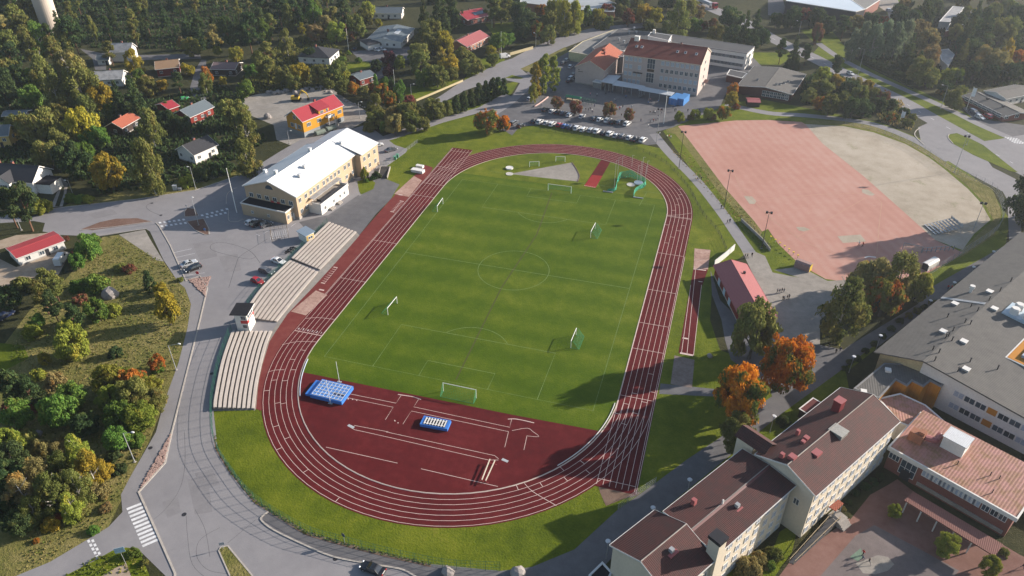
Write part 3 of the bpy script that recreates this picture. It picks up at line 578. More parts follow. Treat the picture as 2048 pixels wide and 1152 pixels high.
class House:
    """a building in its own frame: origin at one ground corner, x along the front, y to the back"""
    def __init__(s, name, label, cat, P, Qp, Rp, base=None, h=None, ridge=None, over=.4, group=None, L=None, D=None, world=None, rh=None):
        if world:
            (x, y), ang, s.L, s.D = world; s.h = h; a = Vector((x, y, 0)); ang = R(ang)
        else:
            s.h = h if h is not None else hgt(base, P)
            if s.h <= 0: s.h = 3
            a, b, c = (K(*q, s.h) for q in (P, Qp, Rp))
            u = (b-a).normalized(); n = Vector((-u.y, u.x, 0))
            if (c-a).dot(n) < 0: a, b = b, a; u = -u; n = -n
            s.L = L or (b-a).length; s.D = D or (c-a).dot(n); ang = math.atan2(u.y, u.x)
        s.ang = ang; s.o = over
        s.u = Vector((math.cos(ang), math.sin(ang), 0)); s.n = Vector((-s.u.y, s.u.x, 0)); s.org = a.copy(); s.org.z = 0
        s.rh = rh
        if ridge is not None and rh is None:
            best = (1e9, 0)
            for i in range(5, 160):
                z = s.h+i*.05
                for t in (0, 1):
                    q = PX(s.org+s.u*(s.L*t)+s.n*(s.D/2)+Vector((0, 0, z))); e = abs((q[0]-ridge[0]))+abs(q[1]-ridge[1])
                    if e < best[0]: best = (e, i*.05)
            s.rh = best[1]
        s.root = thing(name, label, cat, s.org, ang, group)
    def at(s, x, y, z=0): return s.org+s.u*x+s.n*y+Vector((0, 0, z))
    def px(s, u, v, z):
        """local x, y of the photo pixel at height z"""
        d = K(u, v, z)-s.org; return d.dot(s.u), d.dot(s.n)
    def part(s, name, mb, m, parent=None, smooth=False): return mb.build(name, m, parent or s.root, smooth)
    def walls(s, m, plinth=None, gable=True, x0=None, x1=None, y0=None, y1=None, h=None, name="wall", rf=.5):
        o = s.o; x0 = o if x0 is None else x0; x1 = s.L-o if x1 is None else x1; y0 = o if y0 is None else y0; y1 = s.D-o if y1 is None else y1; h = h or s.h
        a = MB(); a.box(x0, y0, 0, x1, y1, h)
        if gable and s.rh:
            yr = s.D*rf; z = h+s.rh*.97-.02
            for x in (x0, x1-.2):
                a.hexa([(x, y0, h), (x+.2, y0, h), (x+.2, y1, h), (x, y1, h)], [(x, yr-.01, z), (x+.2, yr-.01, z), (x+.2, yr+.01, z), (x, yr+.01, z)])
        s.wall = s.part(name, a, m)
        if plinth: b = MB(); b.box(x0-.04, y0-.04, 0, x1+.04, y1+.04, plinth[0]); s.part("plinth", b, plinth[1])
        return s.wall
    def gable(s, m, t=.16, trim=WHITE, rf=.5, x0=0, x1=None, y0=0, y1=None, h=None, rh=None, name="roof"):
        x1 = s.L if x1 is None else x1; y1 = s.D if y1 is None else y1; h = s.h if h is None else h; rh = rh or s.rh or 2; yr = y0+(y1-y0)*rf
        a = MB()
        a.hexa([(x0, y0, h), (x1, y0, h), (x1, yr, h+rh), (x0, yr, h+rh)], [(x0, y0, h+t), (x1, y0, h+t), (x1, yr, h+rh+t), (x0, yr, h+rh+t)])
        a.hexa([(x0, yr, h+rh), (x1, yr, h+rh), (x1, y1, h), (x0, y1, h)], [(x0, yr, h+rh+t), (x1, yr, h+rh+t), (x1, y1, h+t), (x0, y1, h+t)])
        s.roof = s.part(name, a, m); s.roof_t = t
        if trim:
            b = MB(); e = .05
            for x in (x0-e, x1):
                for ya, yb, za, zb in ((y0, yr, h, h+rh), (yr, y1, h+rh, h)):
                    b.hexa([(x, ya, za-.1), (x+e, ya, za-.1), (x+e, yb, zb-.1), (x, yb, zb-.1)], [(x, ya, za+t+.04), (x+e, ya, za+t+.04), (x+e, yb, zb+t+.04), (x, yb, zb+t+.04)])
            b.box(x0, y0-.12, h-.02, x1, y0-.003, h+.13); b.box(x0, y1+.003, h-.02, x1, y1+.12, h+.13)
            s.part("eaves_trim", b, trim, s.roof)
        c = MB(); c.tube((x0+.05, yr, h+rh+t), (x1-.05, yr, h+rh+t), .11, n=6); s.part("ridge_cap", c, CONC if m is RF_TILE else m, s.roof)
        return s.roof
    def hip(s, m, t=.15, x0=0, x1=None, y0=0, y1=None, h=None, rh=None, name="roof", inset=None):
        x1 = s.L if x1 is None else x1; y1 = s.D if y1 is None else y1; h = s.h if h is None else h; rh = rh or s.rh or 2; yr = (y0+y1)/2; i = inset if inset is not None else min((y1-y0)/2, (x1-x0)/2-.1)
        a = MB(); a.hexa([(x0, y0, h), (x1, y0, h), (x1, y1, h), (x0, y1, h)], [(x0, y0, h+t), (x1, y0, h+t), (x1, y1, h+t), (x0, y1, h+t)])
        a.quad((x0, y0, h+t), (x1, y0, h+t), (x1-i, yr, h+rh), (x0+i, yr, h+rh)).quad((x1, y1, h+t), (x0, y1, h+t), (x0+i, yr, h+rh), (x1-i, yr, h+rh)).quad((x0, y1, h+t), (x0, y0, h+t), (x0+i, yr, h+rh)).quad((x1, y0, h+t), (x1, y1, h+t), (x1-i, yr, h+rh))
        s.roof = s.part(name, a, m); return s.roof
    def flat(s, m, trim=WHITE, x0=0, x1=None, y0=0, y1=None, h=None, name="roof", up=.25):
        x1 = s.L if x1 is None else x1; y1 = s.D if y1 is None else y1; h = s.h if h is None else h
        a = MB(); a.box(x0+.25, y0+.25, h, x1-.25, y1-.25, h+up*.6); s.roof = s.part(name, a, m)
        b = MB(); b.box(x0, y0, h, x1, y0+.25, h+up).box(x0, y1-.25, h, x1, y1, h+up).box(x0, y0+.25, h, x0+.25, y1-.25, h+up).box(x1-.25, y0+.25, h, x1, y1-.25, h+up); s.part("roof_edge", b, trim, s.roof)
        return s.roof
    def win(s, side, pos, z, wd=1.2, ht=1.4, mull=1, trans=0, off=None, **kw):
        o = s.o if off is None else off
        for x in pos:
            if side == 'f': l, r = (x, o-.03, z), 0
            elif side == 'b': l, r = (x, s.D-o+.03, z), math.pi
            elif side == 'r': l, r = (s.L-o+.03, x, z), math.pi/2
            else: l, r = (o-.03, x, z), -math.pi/2
            window(s.root, l, r, wd, ht, mull, trans, **kw)
    def door(s, side, x, wd=1.0, ht=2.1, m=None, off=None, z=.02):
        o = s.o if off is None else off
        l, r = {'f': ((x, o-.05, z), 0), 'b': ((x, s.D-o+.05, z), math.pi), 'r': ((s.L-o+.05, x, z), math.pi/2), 'l': ((o-.05, x, z), -math.pi/2)}[side]
        a = MB(); a.box(-wd/2, -.04, 0, wd/2, .04, ht); d = link("door", a.mesh("door"), s.root, l, r); d.data.materials.append(m or DARK)
        b = MB(); b.box(wd/2-.2, -.1, 1.0, wd/2-.08, -.045, 1.06); b.build("handle", GREY, d)
    def chimney(s, x, y, z, wd=.6, dp=.6, ht=1.3, m=None, cap=DARK, name="chimney"):
        a = MB(); a.box(x-wd/2, y-dp/2, z-.8, x+wd/2, y+dp/2, z+ht); c = s.part(name, a, m or BRICKP, s.roof)
        b = MB(); b.box(x-wd/2-.06, y-dp/2-.06, z+ht, x+wd/2+.06, y+dp/2+.06, z+ht+.1); s.part("chimney_cap", b, cap or DARK, s.root)
    def roofz(s, y): return s.h+s.rh*(1-abs(y-s.D/2)/(s.D/2))+.16
    def box(s, name, m, x0, y0, z0, x1, y1, z1, parent=None):
        a = MB(); a.box(x0, y0, z0, x1, y1, z1); return s.part(name, a, m, parent)
def rng(a, b, n): return [a+(b-a)*i/(n-1) for i in range(n)] if n > 1 else [(a+b)/2]

M_RED = paint("red_sheet_metal", (.24,.035,.035), .55)
RF_RED = roofmat("red_seamed_metal_roof", (.33,.030,.042), (.28,.035,.04), .5, .5, spec=.4, dark=.7)
RF_PINKRED = roofmat("sunbleached_red_metal_roof", (.33,.10,.10), (.28,.085,.085), .5, .55, dark=.8)
RF_WHITE = roofmat("white_seamed_metal_roof", (.62,.63,.64), (.56,.57,.58), .6, .4, spec=.5, dark=.8, sb=.3)
RF_TILE = roofmat("dark_red_clay_tiles", (.074,.024,.022), (.098,.034,.030), .32, .8, rows=.42, stain=(.052,.026,.024), dark=.55)
RF_TILE2 = roofmat("red_clay_tiles", (.21,.050,.035), (.17,.045,.036), .35, .8, rows=.42, dark=.65)
RF_ORANGE = roofmat("orange_clay_tiles", (.36,.105,.06), (.30,.085,.05), .35, .8, rows=.42, dark=.7)
RF_RUST = roofmat("pink_rusty_metal_roof", (.40,.20,.17), (.36,.165,.13), .55, .7, stain=(.24,.13,.065), stain_amt=.55, dark=.86)
RF_GREYF = roofmat("grey_bitumen_roof", (.125,.118,.108), (.105,.10,.094), .5, .9, stain=(.09,.085,.08), dark=.85)
RF_DARK = roofmat("black_tile_roof", (.035,.035,.04), (.05,.05,.055), .35, .7, rows=.4, dark=.6)
RF_SLATE = roofmat("blue_grey_metal_roof", (.12,.145,.16), (.10,.12,.135), .5, .5, dark=.8)
RF_PALE = roofmat("pale_fibre_cement_roof", (.36,.36,.36), (.28,.28,.29), .5, .7, stain=(.2,.2,.2), dark=.8)
RF_BROWN = roofmat("ochre_brown_roof", (.26,.165,.095), (.22,.14,.085), .4, .8, dark=.75)
RF_MAUVE = roofmat("mauve_grey_roof", (.20,.135,.13), (.17,.12,.115), .4, .8, dark=.7)
RF_FLATD = mat("dark_roof_felt", (.075,.075,.08), .9, (.055,.056,.06), s=.15, s2=1.5)
RF_FLATG = mat("grey_roof_felt", (.20,.195,.185), .9, (.15,.148,.14), s=.15, s2=1.5)
W_BEIGE = mat("beige_render", (.40,.295,.20), .9, (.35,.26,.175), s=.3)
W_CREAM = mat("cream_render", (.56,.49,.39), .9, (.49,.43,.34), s=.3)
W_PINKB = mat("pinkish_grey_render", (.42,.34,.31), .9, (.37,.30,.275), s=.3)
W_WHITE = mat("white_render", (.62,.60,.56), .9, (.52,.50,.47), s=.4)
W_OCHRE = boards("ochre_boards", (.50,.24,.022), .18, 'Z', k=.75)
W_YELLOW = mat("yellow_render", (.50,.36,.13), .9, (.45,.32,.11))
W_REDB = boards("falu_red_boards", (.17,.022,.015), .2, 'X')
W_DARKB = boards("dark_brown_boards", (.05,.035,.028), .2, 'X')
W_WBOARD = boards("white_boards", (.58,.57,.54), .2, 'X', k=.8)
W_BRICK = brick("red_brick", (.20,.06,.042), (.165,.05,.036), (.2,.16,.13))
W_BRICKO = brick("orange_brick", (.27,.11,.06), (.23,.09,.05), (.25,.2,.16))
BRICKP = mat("chimney_brick", (.22,.09,.07), .9)
W_ORANGE = boards("orange_panels", (.46,.19,.02), .6, 'X', k=.85)
W_DARKWALL = boards("dark_red_cladding", (.07,.025,.022), .25, 'X')

# ---- sports hall with white roof, seen between car park and track
b = House("sports_hall", "long beige two storey hall with a bright white metal roof beside the track", "building", (592, 395.5), (712, 309), (483, 373), base=(597.7, 441.7), ridge=(533, 363))
hall = b; A = b; b.walls(W_BEIGE, plinth=(.9, CONC))
b.gable(RF_WHITE, x1=b.L)
xe = b.L; xb = b.L+10.5; rh2 = b.rh
bl = MB(); bl.box(xe-b.o-.02, -1.8, 0, xb, b.D-3.4, b.h); bl.hexa([(xb-.2, -1.8, b.h), (xb, -1.8, b.h), (xb, b.D-3.4, b.h), (xb-.2, b.D-3.4, b.h)], [(xb-.2, b.D/2-.01, b.h+rh2), (xb, b.D/2-.01, b.h+rh2), (xb, b.D/2+.01, b.h+rh2), (xb-.2, b.D/2+.01, b.h+rh2)])
b.part("end_block_wall", bl, W_BEIGE)
rr = MB(); t = .17
rr.hexa([(xe-.01, -2.2, b.h-.03), (xb+.4, -2.2, b.h-.03), (xb+.4, b.D/2, b.h+rh2), (xe-.01, b.D/2, b.h+rh2)], [(xe-.01, -2.2, b.h+t), (xb+.4, -2.2, b.h+t), (xb+.4, b.D/2, b.h+rh2+t), (xe-.01, b.D/2, b.h+rh2+t)])
rr.hexa([(xe-.01, b.D/2, b.h+rh2), (xb+.4, b.D/2, b.h+rh2), (xb+.4, b.D-3, b.h+1), (xe-.01, b.D-3, b.h+1)], [(xe-.01, b.D/2, b.h+rh2+t), (xb+.4, b.D/2, b.h+rh2+t), (xb+.4, b.D-3, b.h+1+t), (xe-.01, b.D-3, b.h+1+t)])
b.part("end_block_roof", rr, RF_WHITE)
b.win('f', rng(2.0, 5.0, 2), 5.2, 1.3, 1.5); b.win('f', rng(2.0, 4.6, 2), 1.6, 1.3, 1.4)
b.win('f', [7.5+1.9*i for i in range(3)]+[14.5+2.1*i for i in range(5)]+[26.5, 28.8], 5.1, 1.2, 1.6, mull=1); b.win('f', rng(8, b.L-2.5, 7), 1.8, 1.3, 1.3)
for z in (5.0, 1.6): b.win('f', [xe+1.8, xe+4.6, xe+8.2], z, 1.4, 1.6, off=-1.8)
b.win('l', rng(2.6, b.D-2.6, 6), 4.5, 1.5, 1.5); b.win('l', rng(8, 12, 2), 1.2, 1.2, 1.2)
# lunette in the gable
a = MB(); c = (b.o-.02, b.D/2, b.h+.9)
a.prism([(0, 0)]*0+[(1.35*math.cos(x), 1.35*math.sin(x)) for x in [math.pi*i/10 for i in range(11)]], -.04, .04); me = a.mesh("lunette_window"); me.materials.append(GLASS)
o = bpy.data.objects.new("lunette_window", me); COL.objects.link(o); o.parent = b.root; o.matrix_local = Matrix.Translation((b.o-.04, b.D/2, b.h+.7)) @ Matrix(((0, 0, 1, 0), (-1, 0, 0, 0), (0, 1, 0, 0), (0, 0, 0, 1)))
for x, y in ((9, b.D*.24), (14, b.D*.32), (6, b.D*.56), (24, b.D*.57), (34, b.D*.3), (9, b.D*.9)):
    b.chimney(x, y, b.roofz(y), .9, .9, 1.0, m=WHITE, cap=RF_WHITE, name="roof_vent")
for y0 in (6.8, 9.0): sg = MB(); sg.box(b.o-.12, y0, 3.85, b.o-.04, y0+1.1, 4.75); b.part("red_sign", sg, paint("red_sign_paint", (.35,.02,.025), .5))
b.box("canopy", RF_PALE, 6.0, -1.6, 4.55, 21.5, b.o-.03, 4.72)
tp = MB(); tp.box(5.5, -4.2, 0, 20.5, b.o-.05, 2.9); b.part("terrace_block", tp, W_WHITE)
tr = MB(); tr.box(5.7, -4.0, 2.9, 20.3, b.o-.05, 2.96); b.part("terrace_floor", tr, CONC)
pr = MB(); pr.box(5.4, -4.35, 2.9, 20.6, -4.15, 3.75).box(5.4, -4.15, 2.9, 5.6, -1.2, 3.75).box(20.4, -4.15, 2.9, 20.6, -1.2, 3.75); b.part("parapet", pr, W_WHITE)
rl = MB(); rl.box(8, -2.6, 2.96, 19, -2.5, 3.7).box(8, -2.5, 2.96, 8.1, -1.0, 3.7); b.part("railing", rl, DARK)
b.win('f', [7.6, 12.2, 15.8, 18.2], 1.0, 1.0, 1.2, off=-4.2); b.door('f', 9.9, 1.0, 2.1, WHITE, off=-4.2); b.door('f', 14.0, 1.0, 2.1, WHITE, off=-4.2)
for x in (9.9, 14.0): st = MB(); st.box(x-1.0, -5.6, 0, x+1.0, -4.37, .3).box(x-.9, -5.2, .3, x+.9, -4.37, .55); b.part("door_step", st, CONC)
# entrance annex with a dark flat roof against the gable wall
c = House("entrance_annex", "low beige entrance annex with a dark flat roof against the white roofed hall", "building", (480, 407), (571, 427), (498, 393), h=3.9, over=.2)
c.walls(W_BEIGE, gable=False, y1=c.D-.1); c.flat(BLACK, WHITE, h=3.9, up=.35, y1=c.D-.05); c.win('r', [1.2, 2.9], 1.3, 1.0, 1.5); c.door('r', c.D-1.0, .9, 2.1, WHITE); c.win('f', [4, 10], 1.2, .9, .9)

# ---- kiosk
k = House("kiosk", "small white and yellow ticket kiosk with a blue grey roof behind the stand", "kiosk", (592, 463), (611, 474), (623, 460.5), h=2.5, over=.35)
k.walls(WHITE, gable=False); a = MB(); a.hexa([(0, 0, 2.5), (k.L, 0, 2.5), (k.L, k.D, 2.8), (0, k.D, 2.8)], [(0, 0, 2.65), (k.L, 0, 2.65), (k.L, k.D, 2.95), (0, k.D, 2.95)]); k.roof = k.part("roof", a, paint("blue_grey_paint", (.22,.28,.34), .5))
a = MB(); a.box(k.L-.33, .5, .1, k.L-.28, k.D-.5, 2.3); k.part("front_panel", a, paint("kiosk_yellow", (.5,.33,.08), .6)); window(k.root, (k.L-.25, k.D/2, 1.1), math.pi/2, 1.6, .9, 1)

# ---- ochre house with red roof
b = House("villa", "two storey ochre timber house with a crimson metal roof in a gravel yard", "house", (604.5, 245), (688, 211), (568, 233), base=(607, 277.5), ridge=(581, 222.5), over=.5)
b.walls(W_OCHRE, plinth=(2.0, mat("grey_plinth", (.25,.27,.28), .9))); b.gable(RF_RED)
b.win('f', [3.2, 8.2, 13.4, 18.6], 3.6, 1.9, 1.5, mull=2); b.win('l', [2.6, 6.6], 2.9, 1.8, 1.6, mull=2); b.win('l', [b.D*.5-.3], 6.2, 1.5, 1.5, mull=2)
b.door('l', 4.6, 1.0, 2.2, WHITE, z=2.5); b.win('f', [17.8], .3, 1.8, 1.5, mull=1, frame=DARK)
dm = MB(); y0, x0, x1 = .3, 8.4, 13.4; dm.box(x0, y0, b.h-.3, x1, 4.5, b.h+1.7); b.part("dormer_wall", dm, W_OCHRE)
dr = MB(); dr.hexa([(x0-.4, y0-.5, b.h+1.7), (x1+.4, y0-.5, b.h+1.7), (x1+.4, b.D/2, b.h+b.rh-.05), (x0-.4, b.D/2, b.h+b.rh-.05)], [(x0-.4, y0-.5, b.h+1.85), (x1+.4, y0-.5, b.h+1.85), (x1+.4, b.D/2, b.h+b.rh+.18), (x0-.4, b.D/2, b.h+b.rh+.18)]); b.part("dormer_roof", dr, RF_RED)
window(b.root, (9.9, .27, b.h+.2), 0, 1.5, 1.2, 2); window(b.root, (12.4, .27, b.h-.2), 0, .9, 1.7, 0)
po = MB(); po.box(11, -1.7, 4.6, 14.2, .45, 4.8).box(11, -1.7, 4.8, 14.2, -1.6, 5.6).box(11.05, -1.65, 0, 11.2, -1.5, 4.6).box(14.0, -1.65, 0, 14.15, -1.5, 4.6).box(11, -1.6, 2.0, 14.2, .45, 2.15); b.part("porch", po, WHITE)
sp = MB()
for i in range(6): sp.box(14.2+i*.35, -1.6, 0, 14.55+i*.35, .3, 2.1-i*.35)
b.part("steps", sp, CONC); b.chimney(11.5, b.D*.55, b.roofz(b.D*.55), .7, .7, 1.2, m=M_RED)

# ---- equipment building with red roof by the sand field
b = House("changing_room", "dark red changing room building with a pink red metal roof by the gravel yard", "building", (1426.5, 531), (1481.5, 638.5), (1491, 525), h=3.0, ridge=(1463, 520), over=.5)
equip = b; b.walls(W_REDB, plinth=(.4, CONC)); b.gable(RF_PINKRED, trim=M_RED)
for x in (5, 9.5, 14): b.door('f' if b.D else 'f', x, 1.6, 2.2, paint("pale_blue_door", (.35,.45,.52), .6)); b.door('b', x, 1.6, 2.2, paint("pale_blue_door", (.35,.45,.52), .6))
b.win('l', [b.D/2-2, b.D/2+2], 1.2, 1.4, 1.0); b.win('r', [b.D/2-2, b.D/2+2], 1.2, 1.4, 1.0); 
for x in (6, 17): b.chimney(x, b.D*.7, b.roofz(b.D*.7), .5, .5, .5, m=DARK, name="roof_vent")

# ---- the old school at the far end: main block, gabled wing, rear wings
b = House("school_block", "four storey pinkish school block with a red tiled roof and skylights", "school", (1246.5, 110), (1402.7, 131), (1429, 105), base=(1395, 195), over=.25, D=None)
d1 = K(1402.7, 131, b.h); d2 = K(1429, 105, b.h); b.D = min(19.5, (d2-d1).dot(b.n)) if (d2-d1).dot(b.n) > 6 else 16
best = (1e9, 0)
for i in range(20, 160):
    q = PX(b.at(b.L, b.D/2, b.h+i*.05)); e = abs(q[0]-1421.5)+abs(q[1]-96)
    if e < best[0]: best = (e, i*.05)
b.rh = best[1]; school = b
b.walls(W_PINKB, plinth=(.5, CONC)); b.gable(RF_TILE2, trim=W_CREAM)
wx = [1.6+1.95*i for i in range(4)]
wx2 = [17.2+2.05*i for i in range(int((b.L-18)/2.05)+1)]
hz = [b.h-2.2-3.1*i for i in range(4)]
for i, z in enumerate(hz):
    b.win('f', wx2, z, 1.35, 1.75, 1, pane=BLIND if i % 2 == 0 else GLASS)
    b.win('f', wx if i != 1 else wx[:2]+wx[3:], z, 1.35, 1.75, 1, pane=BLIND)
    b.win('r', [b.D*.5], z, 1.6, 1.6, 1)
sx = 12.3
for z in (b.h-4.3, b.h-10.2): window(b.root, (sx, b.o-.03, z), 0, 3.4, 4.2, 2, 1)
b.box("stair_panel", mat("dark_brown_panel", (.05,.035,.03), .7), sx-1.5, b.o-.06, b.h-5.6, sx+1.5, b.o-.02, b.h-4.45)
b.box("balcony", DARK, 5, -1.0, b.h-6.6, 9, b.o-.04, b.h-6.45)
for x in (4.0, 6.3, b.L-11.5, b.L-8.2, b.L-3.6):
    y = b.D*.28; a = MB(); zz = b.roofz(y); a.hexa([(x-.5, y-.6, b.roofz(y-.6)), (x+.5, y-.6, b.roofz(y-.6)), (x+.5, y+.6, b.roofz(y+.6)), (x-.5, y+.6, b.roofz(y+.6))], [(x-.5, y-.6, b.roofz(y-.6)+.12), (x+.5, y-.6, b.roofz(y-.6)+.12), (x+.5, y+.6, b.roofz(y+.6)+.12), (x-.5, y+.6, b.roofz(y+.6)+.12)]); sk = b.part("skylight", a, WHITE, b.roof)
    a = MB(); a.hexa([(x-.35, y-.42, b.roofz(y-.42)+.12), (x+.35, y-.42, b.roofz(y-.42)+.12), (x+.35, y+.42, b.roofz(y+.42)+.12), (x-.35, y+.42, b.roofz(y+.42)+.12)], [(x-.35, y-.42, b.roofz(y-.42)+.15), (x+.35, y-.42, b.roofz(y-.42)+.15), (x+.35, y+.42, b.roofz(y+.42)+.15), (x-.35, y+.42, b.roofz(y+.42)+.15)]); b.part("skylight_pane", a, GLASS, b.root)
b.chimney(3.0, b.D*.46, b.roofz(b.D*.46), 2.0, 1.4, 1.6, m=W_WHITE, cap=WHITE); b.chimney(b.L*.66, b.D*.5, b.roofz(b.D*.5), .7, .6, .7, m=BRICKP); b.chimney(17, b.D*.52, b.roofz(b.D*.5), .6, .6, .6, m=WHITE, cap=WHITE, name="roof_vent")
b.door('r', b.D*.62, 1.6, 2.3); b.box("porch_roof", RF_TILE, b.L-.25, b.D*.5, 2.7, b.L+1.5, b.D*.75, 2.9)
# gabled wing, its ridge running back from the yard
c = House("school_hall", "lower pinkish school hall with an orange tiled gable roof left of the main block", "school", (1209, 142.5), (1247, 106), (1152.7, 131), base=(1208, 175), over=.3, ridge=(1181, 122.5)); c.root["label"] = "lower windowless school hall with an orange tiled gable roof facing the yard"
c.walls(W_PINKB, plinth=(.5, CONC)); c.gable(RF_ORANGE, trim=W_CREAM)
sg = MB(); sg.box(c.o-.08, c.D*.72, 5.3, c.o-.02, c.D*.88, 5.5).box(c.o-.08, c.D*.84, 5.9, c.o-.02, c.D*.87, 6.3); c.part("wall_lettering", sg, DARK)
c.chimney(c.L*.62, c.D*.45, c.roofz(c.D*.45), 1.6, 1.2, .9, m=RF_ORANGE, cap=RF_ORANGE); c.chimney(c.L*.52, c.D*.36, c.roofz(c.D*.36), .8, .8, .9, m=M_RED)
c.win('f', rng(c.L*.2, c.L*.8, 4), 3, 1.2, 1.4)

def block(name, label, cat, poly, h, wall, roof, trim=WHITE, z0=0, up=.3, parent=None):
    """flat-roofed block over a photo polygon read at its roof height"""
    P = [K(u, v, h) for u, v in poly]; c = sum(P, Vector())/len(P); c.z = 0
    P = [p-c for p in P]
    ar = sum(P[i].x*P[(i+1) % len(P)].y-P[(i+1) % len(P)].x*P[i].y for i in range(len(P)))
    if ar < 0: P.reverse()
    root = thing(name, label, cat, c)
    a = MB(); a.prism([(p.x, p.y) for p in P], z0, h); a.build("wall", wall, root)
    def inset(d):
        n = len(P); out = []
        for i in range(n):
            e1 = (P[i]-P[i-1]).to_2d().normalized(); e2 = (P[(i+1) % n]-P[i]).to_2d().normalized(); n1 = Vector((-e1.y, e1.x)); n2 = Vector((-e2.y, e2.x)); k = n1+n2; k = k/max(.3, k.dot(n1)); out.append(P[i].to_2d()+k*d)
        return out
    a = MB(); o1 = inset(-.15); i1 = inset(.2); n = len(P)
    for i in range(n):
        j = (i+1) % n; a.hexa([(*o1[i], h-.05), (*o1[j], h-.05), (*i1[j], h-.05), (*i1[i], h-.05)], [(*o1[i], h+up), (*o1[j], h+up), (*i1[j], h+up), (*i1[i], h+up)])
    i2 = inset(.21); bb = MB(); bb.prism([(p.x, p.y) for p in i2], h-.04, h+up*.55); rf = bb.build("roof", roof, root); a.build("roof_edge", trim, rf)
    root["h"] = h; return root, P, c
def wallwins(root, P, i, n, z, wd, ht, m=1, t0=.1, t1=.9, **kw):
    p, q = P[i], P[(i+1) % len(P)]; d = (q-p); ang = math.atan2(d.y, d.x); nn = Vector((d.y, -d.x, 0)).normalized()
    for t in rng(t0, t1, n):
        x = p+d*t+nn*.03; window(root, (x.x, x.y, z), ang, wd, ht, m, **kw)
rw, P, _ = block("school_wing", "long flat roofed white classroom wing behind the red roofed school", "school", [(1335, 84), (1494, 107.5), (1509, 94), (1345, 70)], 7.4, W_WHITE, RF_FLATD, mat("grey_fascia", (.2,.2,.2), .7))
for z in (1.2, 4.5): wallwins(rw, P, 0, 12, z, 1.8, 1.5, 2, .45, .95) ; wallwins(rw, P, 1, 3, z, 1.6, 1.5)
x = K(1462, 132); x -= Vector((_.x, _.y, 0)); a = MB(); a.box(x.x-2.6, x.y-1.5, 2.9, x.x+2.6, x.y+2.5, 3.2).box(x.x-2.5, x.y-1.4, 0, x.x-2.3, x.y-1.2, 2.9).box(x.x+2.3, x.y-1.4, 0, x.x+2.5, x.y-1.2, 2.9); a.build("porch", BLACK, rw)
rm, P, c0 = block("school_wing", "dark flat roofed school wing with vents behind the orange gable hall", "school", [(1185, 96), (1236, 59), (1300, 65), (1344, 70), (1336, 84), (1268, 85), (1240, 108), (1208, 112)], 5.6, W_PINKB, RF_FLATD, mat("grey_fascia", (.2,.2,.2), .7))
for u, v in ((1258, 67), (1238, 81), (1273, 67), (1268, 59), (1248, 86)):
    x = K(u, v, 5.7)-c0; a = MB(); a.tube((x.x, x.y, 5.7), (x.x, x.y, 6.6), .35, n=8).tube((x.x, x.y, 6.6), (x.x, x.y, 6.9), .55, n=8); a.build("roof_vent", GREY, rm)
ry, P, _ = block("school_wing", "pale yellow low flat roofed school wing beside the road", "school", [(1137.7, 104), (1165, 84), (1226, 61), (1236, 60), (1186, 96), (1200, 112), (1178, 111)], 4.0, mat("pale_yellow_render", (.48,.44,.24), .9), RF_FLATG, mat("yellow_fascia", (.5,.45,.3), .8))
rp, P, _ = block("plant_room", "small white plant room standing on the rear school roof", "plant room", [(1296, 73), (1337, 82), (1343, 72), (1302, 65)], 9.6, W_WHITE, RF_FLATD, WHITE, z0=5.95)
x = K(1308, 66, 10); x -= Vector((_.x, _.y, 0)); a = MB(); a.box(x.x-.6, x.y-.6, 9.8, x.x+.6, x.y+.6, 11.6); a.build("chimney", W_WHITE, rp)
rl_, P, _ = block("school_link", "narrow grey link between the orange gable hall and the main school block", "school link", [(1226, 112), (1247, 114), (1250, 104), (1236, 100)], 7.2, mat("weathered_grey_boards", (.22,.19,.18), .9), mat("corrugated_brown", (.14,.08,.075), .8)); 
# covered walk with white sheets and posts
def canopy(name, label, quad, z0, z1, roof, post=None, posts=(), t=.15, cat="canopy", group=None):
    P = [K(u, v, (z0, z0, z1, z1)[i]) for i, (u, v) in enumerate(quad)]; c = sum(P, Vector())/4; c.z = 0; P = [p-c for p in P]; root = thing(name, label, cat, c, 0, group)
    a = MB(); a.hexa(P, [p+Vector((0, 0, t)) for p in P]); a.build("roof", roof, root)
    for i, (s, r) in enumerate(posts):
        q = P[0]+(P[1]-P[0])*s; q = q+(P[3]+(P[2]-P[3])*s-q)*r; a = MB(); a.box(q.x-.09, q.y-.09, 0, q.x+.09, q.y+.09, q.z-.01); a.build("post", post or GREY, root)
    return root
SHEET = roofmat("white_corrugated_sheet", (.52,.54,.56), (.46,.48,.5), .3, .5, dark=.85)
pp = [(.03, .06), (.35, .06), (.65, .06), (.97, .06), (.03, .94), (.97, .94)]
g = "white canopies over the schoolyard"
canopy("yard_canopy", "white sheet canopy beside the orange gable hall", c4(1024, 0, [(708, 656), (808, 672), (872, 608), (772, 600)]), 3.6, 3.9, SHEET, posts=pp, group=g)
canopy("yard_canopy", "middle white sheet canopy in front of the school stairwell", c4(1024, 0, [(800, 682), (1042, 718), (1068, 690), (836, 645)]), 3.2, 3.6, SHEET, posts=pp, group=g)
canopy("yard_canopy", "long white sheet canopy ending at the blue containers", c4(1024, 0, [(1010, 722), (1272, 768), (1302, 742), (1062, 696)]), 3.0, 3.4, SHEET, posts=pp, group=g)
a = block("ticket_shed", "small grey shed at the end of the white canopies", "shed", c4(1024, 0, [(648, 655), (712, 668), (730, 650), (672, 640)]), 2.6, mat("grey_boards_plain", (.22,.21,.21), .9), SHEET)
